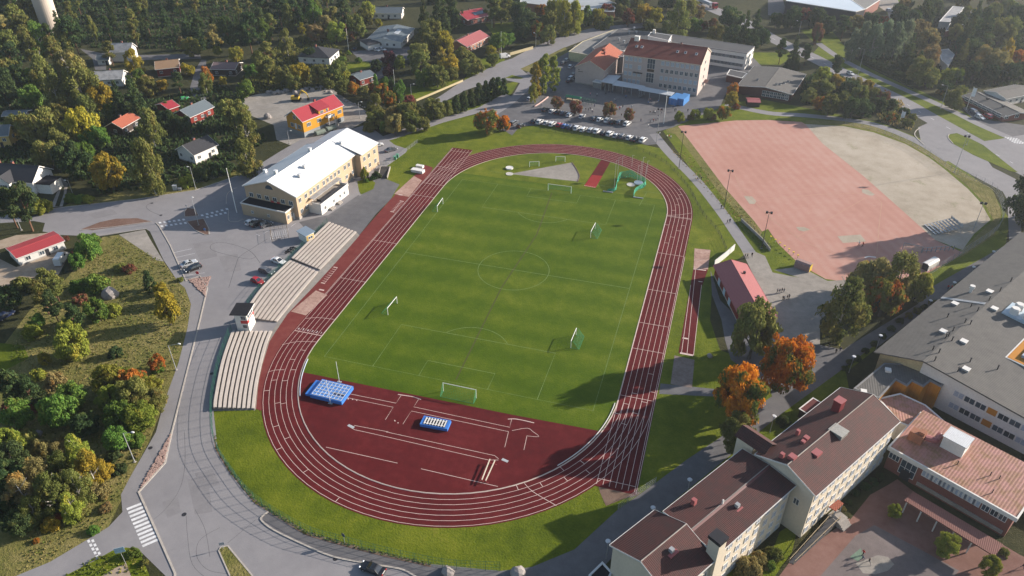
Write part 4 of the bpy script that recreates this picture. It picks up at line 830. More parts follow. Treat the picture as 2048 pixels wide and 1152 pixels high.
def container(px0, px1, depth, h, label):
    p, q = K(*px0), K(*px1); d = (q-p); Lc = d.length; ang = math.atan2(d.y, d.x); root = thing("shipping_container", label, "container", p, ang, "blue containers in the schoolyard")
    mm = boards("container_blue", (.045,.17,.42), .3, 'X', k=.7); a = MB(); a.box(0, 0, .12, Lc, depth, h); a.build("body", mm, root)
    a = MB(); a.box(-.05, -.05, 0, Lc+.05, depth+.05, .12).box(-.03, -.03, h, Lc+.03, depth+.03, h+.08); a.build("frame", paint("container_frame_blue", (.06,.2,.45), .5), root)
    for x in (Lc*.27, Lc*.73):
        a = MB(); a.box(x-Lc*.22, -.06, .2, x+Lc*.22, -.01, h-.15); dd = a.build("door", mm, root); a = MB(); a.tube((x, -.09, .3), (x, -.09, h-.3), .03); a.build("lock_rod", GREY, dd)
container(Q(1024, 0, 1250, 832), Q(1024, 0, 1310, 846), 7, 2.6, "blue container with a dark lid nearest the canopies"); container(Q(1024, 0, 1318, 838), Q(1024, 0, 1368, 848), 7, 2.7, "bright blue container standing further from the canopies")

# low pavilion right of the school
b = House("pavilion", "low school pavilion with a wide grey felt roof and white gutters beside the sand field", "school", (1585, 190), (1612, 149), (1478, 167.5), h=3.4, rh=1.3, over=.7)
b.walls(W_DARKWALL); b.gable(RF_GREYF, trim=WHITE)
pav = b; 
for z in (.7, 2.0): b.win('l', rng(b.D*.1, b.D*.5, 7), z, 1.7, 1.1, 1)
b.win('l', [b.D*.04+1], .6, 1.2, 2.0)
for x, y in ((b.L*.35, b.D*.25), (b.L*.45, b.D*.2), (b.L*.3, b.D*.72), (b.L*.2, b.D*.35), (b.L*.25, b.D*.3)): b.chimney(x, y, b.roofz(y), .9, .9, .5, m=GREY, name="roof_vent")
pvb, P, _ = block("pavilion_annex", "small flat roofed link with a pale edge between pavilion and school", "annex", c4(1024, 0, [(1718, 600), (1840, 628), (1880, 590), (1742, 560)]), 3.0, W_DARKWALL, RF_FLATD)
b = House("bin_shed", "tiny red roofed shed on the grass by the sand field", "shed", (1495, 205), (1522, 206), (1497, 196), h=1.9, rh=.5, over=.25); b.walls(W_DARKB); b.gable(RF_PINKRED, trim=None)

# ---- big tiled school in the lower corner: three stepped blocks
H1 = 11.7
b = House("tiled_school", "tallest block of the cream school with dark red tiles and a ridge chimney", "school", (1631, 994), (1800, 844), (1681, 776), h=H1, over=.45, rh=3.0)
best = (1e9, 0)
E = b
ep = K(1681, 776, H1); E.D = (ep-E.org).dot(E.n)
for i in range(10, 120):
    q = PX(E.at(E.L, E.D/2, H1+i*.05)); e = (q[0]-1746)**2+(q[1]-790)**2
    if e < best[0]: best = (e, i*.05)
E.rh = best[1]
E.walls(W_CREAM); E.gable(RF_TILE, trim=WHITE)
for i in range(4): E.win('f', [1.6+2.55*k for k in range(int((E.L-2)/2.55)+1)], H1-2.4-2.85*i, 1.25, 1.55, 1, pane=BLIND)
E.win('l', [3.0], H1-5, 1.1, 1.5)
y = E.D*.62
def roofbox(h, name, label_m, x, y, wd, dp, up, m, cap=None, lift=.0):
    z = h.h+h.rh*(1-abs(y-h.D/2)/(h.D/2)); a = MB(); a.box(x-wd/2, y-dp/2, z-.7, x+wd/2, y+dp/2, z+up); o = h.part(name, a, m, h.roof)
    if cap: a = MB(); a.box(x-wd/2-.1, y-dp/2-.1, z+up, x+wd/2+.1, y+dp/2+.1, z+up+.15); h.part(name+"_cap", a, cap, h.root)
PINKP = paint("pink_red_sheet", (.29,.08,.08), .55)
def onroof(h, u, v):
    """local x, y of the roof point seen at photo pixel u, v (a few steps of fixed-point search)"""
    z = h.h+h.rh/2
    for _ in range(12):
        x, y = h.px(u, v, z); z = h.h+h.rh*(1-min(1, abs(y-h.D/2)/(h.D/2)))+.16
    return x, y
def z8(ox, oy, sc): return lambda x, y: (ox+x/sc, oy+y/sc)
g3 = z8(1440, 760, 2048/360)
x, y = onroof(E, *g3(1330, 340)); roofbox(E, "chimney", '', x, y, 1.7, 1.5, 2.6, paint("dark_red_sheet", (.16,.02,.025), .5), PINKP)
x, y = onroof(E, *g3(1345, 590)); roofbox(E, "roof_hatch", '', x, y, 2.3, 2.6, .5, RF_FLATG, mat("pale_hatch", (.36,.35,.32), .8))
for u, v, s, up in ((880, 620, .6, 1.3), (980, 670, .9, .7), (945, 710, .7, .6), (820, 890, 1.2, .8), (1090, 820, 1.7, .35), (700, 880, .7, 1.2)):
    x, y = onroof(E, *g3(u, v)); roofbox(E, "roof_vent", '', x, y, s, s, up, PINKP)
M = House("tiled_school", "middle block of the cream school, a red strip along its dark tiled ridge", "school", (1434, 1111.5), (1592, 971.5), (1462, 916.5), h=11.0, over=.45, rh=2.9)
# stands in line with the tall block: same axis, abutting it
M.L = (E.org-M.org).dot(M.u)+.2 if (E.org-M.org).dot(M.u) > 10 else M.L
best = (1e9, 0)
for i in range(10, 120):
    q = PX(M.at(0, M.D/2, M.h+i*.05)); e = (q[0]-1374)**2+(q[1]-1071)**2
    if e < best[0]: best = (e, i*.05)
M.rh = best[1]
M.walls(W_CREAM); M.gable(RF_TILE, trim=WHITE)
for i in range(4): M.win('f', [1.8+2.6*k for k in range(int((M.L-2)/2.6)+1)], 11-2.4-2.75*i, 1.25, 1.5, 1, pane=BLIND)
a = MB(); zr = M.h+M.rh; a.hexa([(.2, M.D/2-.75, zr-.25), (M.L-.2, M.D/2-.75, zr-.25), (M.L-.2, M.D/2-.12, zr+.1), (.2, M.D/2-.12, zr+.1)], [(.2, M.D/2-.75, zr-.02), (M.L-.2, M.D/2-.75, zr-.02), (M.L-.2, M.D/2-.12, zr+.3), (.2, M.D/2-.12, zr+.3)]); M.part("ridge_walkway", a, paint("dull_red_sheet", (.085,.015,.016), .6), M.roof)
g2 = z8(1200, 940, 1956/360)
for u, v, s, up, mm in ((1015, 370, .75, 1.4, PINKP), (1490, 400, 1.5, .12, PINKP), (1490, 395, .7, .8, GREY), (1330, 370, .25, 1.2, WHITE)):
    x, y = onroof(M, *g2(u, v)); roofbox(M, "roof_vent", '', x, y, s, s, up, mm)
ch = MB(); ch.box(-.6, -.35, 0, 1.3, 1.7, 14.2); M.part("corner_chimney", ch, W_CREAM); ch = MB(); ch.box(-.75, -.5, 14.2, 1.45, 1.85, 14.9); M.part("corner_chimney_cap", ch, DARK)
W = House("tiled_school", "lower end block of the cream school with dark tiles beside the access road", "school", None, None, None, h=10.0, over=.4, world=((M.at(-13.6, -.5).x, M.at(-13.6, -.5).y), math.degrees(M.ang), 13.5, M.D+1.2), rh=2.6)
p0 = K(1219, 1091.5, 10.0); xx, yy = (p0-M.org).dot(M.u), (p0-M.org).dot(M.n)
W.org = M.at(xx, yy-M.D-1.6); W.D = M.D+1.6; W.L = -xx-.1; W.root.location = W.org
best = (1e9, 0)
for i in range(10, 120):
    q = PX(W.at(0, W.D/2, W.h+i*.05)); e = (q[0]-1286.5)**2+(q[1]-1125)**2
    if e < best[0]: best = (e, i*.05)
W.rh = best[1]
W.walls(W_CREAM); W.gable(RF_TILE, trim=WHITE); W.win('f', rng(2, W.L-2, 4), 6.5, 1.25, 1.5)
x, y = onroof(W, *g2(770, 880)); roofbox(W, "roof_plate", '', x, y, 2.0, 1.7, .1, PINKP); x, y = onroof(W, *g2(775, 885)); roofbox(W, "roof_vent", '', x, y, .7, .7, .9, GREY)
# stair tower gable on the road side of the middle block
x, y = onroof(M, *g3(330, 690))
sx, sy = M.px(*g3(130, 860), 9.5)
a = MB(); a.box(x-1.7, M.D-1.5, 0, x+1.7, M.D+2.0, 12.2); M.part("stair_tower", a, W_CREAM)
a = MB(); a.hexa([(x-2.0, M.D-4, 12.2), (x, M.D-4, 13.6), (x, M.D+2.4, 13.6), (x-2.0, M.D+2.4, 12.2)], [(x-2.0, M.D-4, 12.35), (x, M.D-4, 13.75), (x, M.D+2.4, 13.75), (x-2.0, M.D+2.4, 12.35)]); a.hexa([(x, M.D-4, 13.6), (x+2.0, M.D-4, 12.2), (x+2.0, M.D+2.4, 12.2), (x, M.D+2.4, 13.6)], [(x, M.D-4, 13.75), (x+2.0, M.D-4, 12.35), (x+2.0, M.D+2.4, 12.35), (x, M.D+2.4, 13.75)])
a.hexa([(x-1.7, M.D+1.8, 12.2), (x+1.7, M.D+1.8, 12.2), (x+1.7, M.D+2, 12.2), (x-1.7, M.D+2, 12.2)], [(x-.01, M.D+1.8, 13.6), (x+.01, M.D+1.8, 13.6), (x+.01, M.D+2, 13.6), (x-.01, M.D+2, 13.6)]); M.part("stair_tower_roof", a, RF_TILE)
# entrance steps, ramp and porch roof on the yard side of the tall block
canopy("porch_roof", "small orange tiled porch roof over the yard entrance of the cream school", c4(1536, 864, [(485, 602), (540, 636), (606, 576), (560, 543)]), 3.0, 3.2, RF_ORANGE, posts=[(.9, .1), (.9, .9)])
p = [K(*Q(1536, 864, x, y)) for x, y in ((165, 1045), (205, 1060), (560, 735), (505, 690))]
rt = thing("access_ramp", "concrete wheelchair ramp with handrails along the cream school wall", "ramp", p[0])
q = [v-p[0] for v in p]; a = MB(); a.hexa([(v.x, v.y, 0) for v in q], [(v.x, v.y, z) for v, z in zip(q, (.08, .08, 1.2, 1.2))]); a.build("deck", mat("dark_ramp", (.07,.07,.075), .9), rt)
for i, j in ((0, 3), (1, 2)):
    a = MB(); a.path([(q[i].x, q[i].y, 1.0), (q[j].x, q[j].y, 2.1)], .06)
    for t in rng(0, 1, 7): v = q[i]+(q[j]-q[i])*t; a.tube((v.x, v.y, .05), (v.x, v.y, 1.0+1.1*t), .04)
    a.build("handrail", mat("tan_wood", (.38,.30,.2), .8), rt)
pc = [K(*Q(1536, 864, x, y)) for x, y in ((470, 690), (560, 770), (625, 715), (530, 640))]; c = sum(pc, Vector())/4; rt = thing("entrance_steps", "pale concrete entrance steps at the top of the ramp", "steps", c)
a = MB(); a.hexa([v-c for v in pc], [v-c+Vector((0, 0, 1.15)) for v in pc]); a.build("landing", CONC, rt)
for i in range(3): a = MB(); d = (pc[1]-pc[2]).normalized(); n = Vector((d.y, -d.x, 0)); n = n if n.dot((pc[1]+pc[2])/2-c) > 0 else -n; s0 = (pc[1]+pc[2])/2-c+n*(.35*i); a.hexa([s0+d*1.2, s0-d*1.2, s0-d*1.2+n*.35, s0+d*1.2+n*.35], [v+Vector((0, 0, .9-.3*i)) for v in (s0+d*1.2, s0-d*1.2, s0-d*1.2+n*.35, s0+d*1.2+n*.35)]); a.build("step", CONC, rt)

# ---- red brick school hall with rusty pink roof
b = House("brick_school", "low red brick school hall with a rusty pink metal roof and broad white fascia", "school", (1773.5, 899), (2032, 1045), (1933, 879), base=(1764, 936), over=.5, rh=1.0)
BR = b; b.D = max(b.D, 12)
a = MB(); a.box(.5, .5, 0, b.L-.5, b.D-.3, b.h); b.wall = b.part("wall", a, W_BRICK)
a = MB(); a.box(0, 0, b.h, b.L, .3, b.h+.9).box(0, .3, b.h, .3, b.D, b.h+.9).box(b.L-.3, .3, b.h, b.L, b.D, b.h+.9); b.part("fascia", a, W_WHITE)
a = MB(); a.hexa([(.32, .32, b.h), (b.L-.32, .32, b.h), (b.L-.32, b.D, b.h), (.32, b.D, b.h)], [(.32, .32, b.h+.7), (b.L-.32, .32, b.h+.7), (b.L-.32, b.D, b.h+1.6), (.32, b.D, b.h+1.6)]); b.roof = b.part("roof", a, RF_RUST)
b.win('f', [1.6], b.h-1.9, 2.0, 1.5, 2); b.win('f', rng(7.6, b.L-6.5, 13), b.h-1.75, 1.35, 1.5, 1, pane=BLIND); b.win('f', [b.L-4.9, b.L-3.4, b.L-2], b.h-1.75, 1.3, 1.5, 1)
window(b.root, (4.5, .45, 1.0), 0, 3.0, b.h-1.4, 2, 1); b.door('f', 4.5, 1.8, 2.3, DARK, off=.35)
a = MB(); a.box(6.8, .3, .5, b.L-1, .495, 1.3); b.part("plinth", a, CONC)
a = MB(); px0 = b.px(1898, 880, b.h+1); pass
x, y = b.px(1908, 895, b.h+1.2); zz = b.h+.7+.9*(y/b.D)
a = MB(); a.box(x-2.0, y-1.7, zz-.4, x+2.0, y+1.7, zz+2.6); sh = b.part("roof_plant_room", a, W_WHITE, b.roof); a = MB(); a.box(x-2.2, y-1.9, zz+2.6, x+2.2, y+1.9, zz+2.75); b.part("plant_room_roof", a, SHEET)
x, y = b.px(1832, 878, b.h+1.2); zz = b.h+.7+.9*(y/b.D); a = MB(); a.box(x-1.3, y-.9, zz-.4, x+1.3, y+.9, zz+2.0).box(x+.2, y-.6, zz+2.0, x+1.2, y+.6, zz+2.7); b.part("air_unit", a, mat("rusty_steel", (.30,.13,.075), .8, (.2,.09,.06)), b.roof)
x2, y2 = b.px(1880, 872, b.h+2); a = MB(); a.path([(x+1.2, y+.2, zz+1.4), (x+3, y+1.2, zz+1.2), (x2, y2, zz+1.2)], .6, 8); b.part("air_duct", a, PINKP, b.roof)
for u, v in ((1915, 928), (1980, 951), (1985, 984), (1998, 958)): x, y = b.px(u, v, b.h+1.1); zz = b.h+.7+.9*(y/b.D); a = MB(); a.tube((x, y, zz-.1), (x, y, zz+.9), .09); b.part("vent_pipe", a, DARK, b.roof)
canopy("walkway_canopy", "red tiled walkway canopy on white posts in front of the brick school hall", c4(1536, 864, [(1088, 552), (1810, 1000), (1878, 905), (1160, 482)]), 2.9, 3.2, roofmat("worn_red_canopy_tiles", (.23,.10,.08), (.19,.08,.065), .3, .8, dark=.7), WHITE, [(t, .05) for t in (.03, .2, .38, .57, .76, .97)], t=.22)

# ---- large grey-roofed school at the right edge
h0, h1 = 7.2, 9.6
A0 = K(1747, 706, h0); B0 = K(1845, 724, h1); B1 = K(2011, 576, h1)
u = (B1-B0); u.z = 0; u.normalize(); n = Vector((u.y, -u.x, 0)); ang = math.atan2(u.y, u.x)
wl = -(A0-B0).dot(n); wr = 46
gr = thing("grey_roofed_school", "large modern school with a vast grey felt roof, white and yellow walls", "school", (B0.x, B0.y, 0), ang)
org = Vector((B0.x, B0.y, 0)); loc = lambda P: ((P-org).dot(u), -(P-org).dot(n)*1.0)   # local y = to the left of u
e0 = (K(1747, 706, h0)-org).dot(u); LL = 78
drop = 3.0
a = MB(); T = .3
c1 = K(1896, 761, h1-.6); c2 = K(2048, 843, h1-2.0); sl_ = 0
a.hexa([(e0, wl, h0), (0, 0, h1), (LL, 0, h1), (LL, wl, h0)], [(e0, wl, h0+T), (0, 0, h1+T), (LL, 0, h1+T), (LL, wl, h0+T)])
a.hexa([(0, 0, h1), (0, -wr, h1-drop), (LL, -wr, h1-drop), (LL, 0, h1)], [(0, 0, h1+T), (0, -wr, h1-drop+T), (LL, -wr, h1-drop+T), (LL, 0, h1+T)])
ct = [(K(2020, 672, h1-1.3)-org), (K(2048, 640, h1-1.3)-org)]
grr = a.build("roof", RF_GREYF, gr)
a = MB(); a.hexa([(e0+1.2, wl-1.0, 0), (1.0, 0, 0), (LL-1, 0, 0), (LL-1, wl-1, 0)], [(e0+1.2, wl-1.0, h0), (1.0, 0, h1), (LL-1, 0, h1), (LL-1, wl-1, h0)]); a.build("yellow_wall", mat("pale_yellow_wall", (.45,.38,.22), .9), gr)
a = MB(); a.hexa([(.7, -.02, 0), (.7, -wr+1, 0), (LL-1, -wr+1, 0), (LL-1, -.02, 0)], [(.7, -.02, h1-.02), (.7, -wr+1, h1-drop), (LL-1, -wr+1, h1-drop), (LL-1, -.02, h1-.02)]); a.build("white_wall", W_WHITE, gr)
for z in (h1-4.6, h1-7.8):
    for i in range(15):
        y = -8.5-2.2*i
        if i % 5 == 3:
            a = MB(); a.box(.64, y-.9, z, .69, y+.9, z+1.5); a.build("orange_panel", W_ORANGE, gr)
        else: window(gr, (.67, y, z), -math.pi/2, 2.1, 1.5, 1, pane=BLIND if i % 3 == 0 else GLASS)
def gz(y): return (h1-(drop/wr)*(-y) if y < 0 else h1-(h1-h0)/wl*y)+T
def gxy(px_):
    z = h1
    for _ in range(8): P = K(px_[0], px_[1], z)-org; x = P.dot(u); y = -P.dot(n); z = gz(y)
    return x, y, z
g4 = z8(1700, 560, 2004/348)
for q in ((1205, 280), (1605, 140), (1070, 600), (1660, 338), (1308, 715), (1335, 1035)):
    x, y, z = gxy(g4(*q)); a = MB(); a.box(x-.65, y-.65, z-.3, x+.65, y+.65, z+.35); hb = a.build("roof_hatch", GREY, grr); a = MB(); a.box(x-.7, y-.7, z+.35, x+.7, y+.7, z+.45); a.build("hatch_lid", WHITE, gr)
for q in ((1725, 130), (1600, 235), (1390, 310), (1466, 360), (1322, 490), (1383, 510), (1100, 670), (1172, 700), (952, 805), (1022, 840), (975, 930), (1380, 945), (1240, 1055), (1695, 1030), (1850, 15), (1120, 430), (1185, 585), (1130, 650)):
    x, y, z = gxy(g4(*q)); a = MB(); a.tube((x, y, z-.2), (x, y, z+1.0), .12, n=6).tube((x, y, z+1.0), (x, y, z+1.15), .2, n=6); a.build("vent_pipe", DARK, grr)
x, y, z = gxy(g4(1385, 140)); a = MB(); a.tube((x, y, z-.2), (x, y, z+1.2), .35, n=10).tube((x, y, z+1.2), (x, y, z+1.9), .6, n=10); a.build("exhaust_hood", WHITE, grr)
x, y, z = gxy(g4(1960, 400)); a = MB(); a.box(x-3, y-4, z-.3, x+3, y+3, z+.5); a.build("plant_deck", paint("pale_blue_metal", (.36,.45,.52), .5), grr)
for dx, dy in ((-1.5, -1.8), (-1.5, 1), (1, -1.8), (1, 1)): a = MB(); a.tube((x+dx, y+dy, z+.5), (x+dx, y+dy, z+1.9), .95, n=14).tube((x+dx, y+dy, z+1.9), (x+dx, y+dy, z+2.1), .8, n=14); a.build("cooling_fan", WHITE, gr)
x0_, y0_, z0_ = gxy(g4(1050, 205)); x1_, y1_, z1_ = gxy(g4(1555, 275)); a = MB()
a.hexa([(x0_-.5, y0_, z0_), (x0_+.5, y0_, z0_), (x1_+.5, y1_, z1_), (x1_-.5, y1_, z1_)], [(x0_-.5, y0_, z0_+.12), (x0_+.5, y0_, z0_+.12), (x1_+.5, y1_, z1_+.12), (x1_-.5, y1_, z1_+.12)]); a.build("walkway", GREY, grr)
# courtyard well cut visually by a raised orange light court wall
x, y, z = gxy((2062, 712)); a = MB(); a.hexa([(x-5, y-6, z-.2), (x+8, y-6, z-.2), (x+8, y+3.4, z-.2), (x-5, y+3.4, z-.2)], [(x-5, y-6, z+.25), (x+8, y-6, z+.25), (x+8, y+3.4, z+.25), (x-5, y+3.4, z+.25)]); lc = a.build("light_court_kerb", WHITE, grr)
a = MB(); a.box(x-4.7, y-5.7, z+.25, x+7.7, y+3.1, z+.30); a.build("light_court_floor", W_ORANGE, gr)
a = MB(); a.box(x-2.5, y-5, z+.3, x+7, y+1.2, z+.9); a.build("light_court_glass", BLIND, gr)
# entrance annex with three orange saw-tooth faces
an, P, cc = block("entrance_hall", "low grey roofed entrance hall with three slanted orange wall faces", "entrance hall", [(1708.5, 778.5), (1768.5, 728.5), (1843, 731), (1888, 766), (1882, 774), (1860, 762), (1846, 773.5), (1823.5, 762), (1813.5, 772), (1791, 760), (1757, 797)], 6.2, W_ORANGE, RF_GREYF, mat("grey_fascia", (.2,.2,.2), .7))
for u_, v_ in ((1776, 741), (1727, 784)): x = K(u_, v_, 6.5)-cc; a = MB(); a.box(x.x-.6, x.y-.6, 6.3, x.x+.6, x.y+.6, 6.85); a.build("roof_hatch", WHITE, an)
lk, P, cc = block("school_link", "pink roofed link between the cream school and the slanted orange walls", "school link", [(1757, 799), (1800, 789), (1850, 812), (1895, 851), (1848, 866), (1798, 846)], 4.6, W_WHITE, RF_RUST)
bs = House("bin_shelter", "small shelter with a dark red roof in the shade beside the road", "shelter", (1597, 818), (1620, 832), (1620, 792), h=2.3, rh=.4, over=.2); bs.walls(W_DARKB, gable=False); bs.flat(mat("dark_red_felt", (.12,.03,.03), .8), None if False else WHITE, up=.12)
sh = block("entrance_shelter", "white framed shelter with a dark roof at the corner of the cream school", "shelter", c4(1024, 864, [(620, 1152), (722, 1052), (795, 1130), (760, 1200), (660, 1230)]), 3.0, W_WHITE, BLACK)

# ---- houses among the trees
def simple(name, label, cat, P, Q_, R_, h, rh, roof, wall, over=.5, trim=WHITE, wins=True, hip=False, rf=.5, chim=1, L=None, D=None):
    b = House(name, label, cat, P, Q_, R_, h=h, rh=rh, over=over, L=L, D=D)
    b.walls(wall, plinth=(.4, CONC), gable=not hip)
    (b.hip(roof) if hip else b.gable(roof, trim=trim))
    if wins:
        nx = max(1, int(b.L/4)); ny = max(1, int(b.D/4.5))
        for s, nn, e in (('f', nx, b.L), ('b', nx, b.L), ('l', ny, b.D), ('r', ny, b.D)): b.win(s, rng(e*.22, e*.78, nn), max(.9, h-2.1), 1.3, 1.25, 1)
        b.door('f', b.L*.5+1.4, 1.0, 2.1, DARK)
    if chim: b.chimney(b.L*.5, b.D*.56, b.roofz(b.D*.56), .8, .7, 1.0)
    return b
def around(u, v, ang, L, D): return dict(world=((K(u, v)-Vector((math.cos(R(ang))*L/2-math.sin(R(ang))*D/2, math.sin(R(ang))*L/2+math.cos(R(ang))*D/2, 0))).to_2d(), ang, L, D))
def simple2(name, label, cat, u, v, ang, L, D, h, rh, roof, wall, hip=False, chim=1, trim=WHITE):
    w_ = around(u, v, ang, L, D)['world']
    b = House(name, label, cat, None, None, None, h=h, rh=rh, over=.5, world=((w_[0][0], w_[0][1]), ang, L, D))
    b.walls(wall, plinth=(.4, CONC), gable=not hip); (b.hip(roof) if hip else b.gable(roof, trim=trim))
    for s, nn, e in (('f', max(1, int(L/4)), L), ('b', max(1, int(L/4)), L), ('l', max(1, int(D/4.5)), D), ('r', max(1, int(D/4.5)), D)): b.win(s, rng(e*.22, e*.78, nn), max(.9, h-2.1), 1.3, 1.25, 1)
    b.door('f', L*.5+1.4, 1.0, 2.1, DARK)
    if chim: b.chimney(L*.5, D*.56, b.roofz(D*.56), .8, .7, 1.0)
    return b
garage = simple("garage", "long white garage with a bright red roof at the sandy yard", "garage", (32.5, 518), (130, 482), (12.5, 497), 2.6, .5, roofmat("bright_red_metal_roof", (.36,.045,.05), (.30,.045,.05), .4, .5, dark=.85), W_WBOARD, chim=0, over=.35)
simple("cottage", "white cottage with a black tiled roof by the tall birch", "house", (387.5, 312), (437, 290), (354, 298), 3.6, 2.6, RF_DARK, W_WHITE)
simple("cottage", "dark walled cottage with an orange tiled roof", "house", (244, 257.5), (281, 236), (216, 250), 3.0, 2.0, RF_ORANGE, W_DARKB)
simple("cottage", "red timber house with a dark seamed metal roof", "house", (380, 236), (429, 214), (352, 225), 3.4, 2.2, RF_SLATE, W_REDB)
simple("outbuilding", "small red roofed outbuilding behind the dark roofed red house", "outbuilding", (337, 220), (360, 212), (310, 210), 2.6, 1.4, RF_RED, W_REDB, wins=False, chim=0)
simple("cottage", "red cottage with an ochre brown roof", "house", (310, 140), (359, 135), (304, 124), 3.6, 1.8, RF_BROWN, W_REDB)
simple("cottage", "low house with a mauve grey roof and pale chimney", "house", (420, 139), (470, 140), (415, 124), 3.0, 1.6, RF_MAUVE, W_DARKB)
simple2("cottage", "tall white house with a pale blue grey roof below the dark wood", "house", 252, 119, 20, 10, 8.5, 4.6, 3.0, RF_PALE, W_WBOARD)
simple2("outbuilding", "small white outbuilding next to the tall white house", "outbuilding", 212, 128, 20, 6, 5, 2.6, 1.8, RF_SLATE, W_WBOARD, chim=0)
simple2("cottage", "house with a weathered pale roof and one dark gable", "house", 226, 168, 25, 12, 9, 3.4, 2.4, RF_PALE, W_WHITE)
simple2("cottage", "yellow house with a blue grey roof at the edge of the wood", "house", 6, 288, 25, 10, 8, 4.5, 2.6, RF_SLATE, W_YELLOW)
simple2("outbuilding", "low grey roofed shed almost hidden by leafy trees", "outbuilding", 38, 238, 20, 9, 6, 2.4, .8, RF_SLATE, W_DARKB, chim=0)
wh = simple2("villa", "white house with a black tiled roof and twin chimneys at the drive", "house", 40, 372, 8, 20, 10.5, 4.2, 3.6, RF_DARK, W_WHITE)
a = MB(); a.box(wh.L-.5, 1.5, 0, wh.L+4.5, 7, 3.4); wh.part("side_wing", a, W_WHITE); a = MB(); a.box(wh.L-.5, 1.2, 3.4, wh.L+4.8, 7.3, 3.6); wh.part("side_wing_roof", a, BLACK)
a = MB(); a.box(8, -1.6, 0, 13, 3.5, 4.6); a.hexa([(8, -1.6, 4.6), (13, -1.6, 4.6), (13, 5, 4.6), (8, 5, 4.6)], [(10.49, -1.6, 6.6), (10.51, -1.6, 6.6), (10.51, 5, 6.6), (10.49, 5, 6.6)]); wh.part("front_gable", a, W_WHITE)
a = MB(); a.hexa([(7.6, -1.9, 4.45), (10.5, -1.9, 6.75), (10.5, 5.2, 6.75), (7.6, 5.2, 4.45)], [(7.6, -1.9, 4.6), (10.5, -1.9, 6.9), (10.5, 5.2, 6.9), (7.6, 5.2, 4.6)]); a.hexa([(10.5, -1.9, 6.75), (13.4, -1.9, 4.45), (13.4, 5.2, 4.45), (10.5, 5.2, 6.75)], [(10.5, -1.9, 6.9), (13.4, -1.9, 4.6), (13.4, 5.2, 4.6), (10.5, 5.2, 6.9)]); wh.part("front_gable_roof", a, RF_DARK)
window(wh.root, (10.5, -1.63, 2.6), 0, 3.2, 1.3, 3); wh.chimney(5, 6, wh.roofz(6), .9, .8, 1.3)
b = simple("villa", "grey walled villa with a black hipped tile roof and white columns", "house", (659.5, 117), (680, 99), (628, 86), 3.4, 3.2, RF_DARK, W_WHITE, hip=True, L=None)
simple("garage", "white double garage with a black roof beside two parked cars", "garage", (734.5, 91), (762, 86), (712, 81), 2.9, 1.3, RF_DARK, W_WHITE, hip=True, chim=0, wins=False)
b = simple("villa", "wide white house with a blue grey metal roof and roof panels", "house", (803, 85), (829.5, 57), (747, 66), 3.3, 1.5, RF_SLATE, W_WHITE)
a = MB(); y = b.D*.3
for i in range(4): x = b.L*.4+i*1.9; a.hexa([(x, y-1, b.roofz(y-1)+.1), (x+1.6, y-1, b.roofz(y-1)+.1), (x+1.6, y+1.2, b.roofz(y+1.2)+.1), (x, y+1.2, b.roofz(y+1.2)+.1)], [(x, y-1, b.roofz(y-1)+.18), (x+1.6, y-1, b.roofz(y-1)+.18), (x+1.6, y+1.2, b.roofz(y+1.2)+.18), (x, y+1.2, b.roofz(y+1.2)+.18)])
b.part("roof_panel", a, mat("pale_panel", (.4,.43,.46), .3), b.roof)
simple("cottage", "low house with a slate grey roof and a red end wall", "house", (719.5, 161), (753, 151), (703, 149), 2.9, 1.2, RF_SLATE, W_REDB)
b = simple("villa", "house with a crimson roof and solar panels among tall spruces", "house", (934.5, 41), (982, 31), (929, 22), 3.0, 2.2, RF_RED, W_BRICK)
a = MB(); y = b.D*.25; a.hexa([(b.L*.45, y-1.4, b.roofz(y-1.4)+.08), (b.L*.95, y-1.4, b.roofz(y-1.4)+.08), (b.L*.95, y+1.4, b.roofz(y+1.4)+.08), (b.L*.45, y+1.4, b.roofz(y+1.4)+.08)], [(b.L*.45, y-1.4, b.roofz(y-1.4)+.16), (b.L*.95, y-1.4, b.roofz(y-1.4)+.16), (b.L*.95, y+1.4, b.roofz(y+1.4)+.16), (b.L*.45, y+1.4, b.roofz(y+1.4)+.16)]); b.part("solar_panel", a, GLASS, b.roof)
simple("villa", "long house with a faded red roof behind the clipped shrubs", "house", (934.5, 95), (979.5, 73), (912, 80), 3.1, 2.2, RF_PINKRED, W_BRICKO)
simple2("villa", "house with a grey roof mostly hidden behind orange shrubs", "house", 775, 34, 15, 18, 10, 3.2, 2.0, RF_SLATE, W_WHITE)
b, P, _ = block("warehouse", "long flat building with a pale roof at the far road", "warehouse", [(1040, 5), (1180, 22), (1228, 24), (1232, 8), (1190, -10), (1050, -20)], 4.6, W_BRICKO, mat("pale_grey_roofing", (.33,.35,.36), .6, (.24,.26,.27), s=.1))
b, P, _ = block("hall", "large dark hall with a pale blue roof beyond the highway", "hall", [(1572, 2), (1712, 24), (1730, 19), (1690, -8), (1600, -25)], 7.0, boards("dark_cladding", (.035,.035,.042), .4, 'X'), mat("pale_blue_roofing", (.48,.54,.60), .5, (.40,.46,.52), s=.08)); 
b, P, _ = block("brick_hall", "long reddish hall with a grey roof at the far meadow", "hall", [(1712, 22), (1732, 18), (1760, 0), (1740, -14), (1705, 0)], 5.0, W_BRICK, RF_FLATG)
b, P, _ = block("terrace_house", "stepped pale roofed terrace among the dark trees", "building", c4(1536, 0, [(1370, 175), (1480, 52), (1565, 62), (1480, 180)]), 3.5, W_WHITE, RF_PALE)
b, P, _ = block("terrace_house", "lower stepped grey roofed terrace with a white edge nearest the big willow row", "building", c4(1536, 0, [(1420, 250), (1505, 110), (1600, 70), (1675, 98), (1560, 215)]), 3.3, W_BRICK, RF_FLATG)
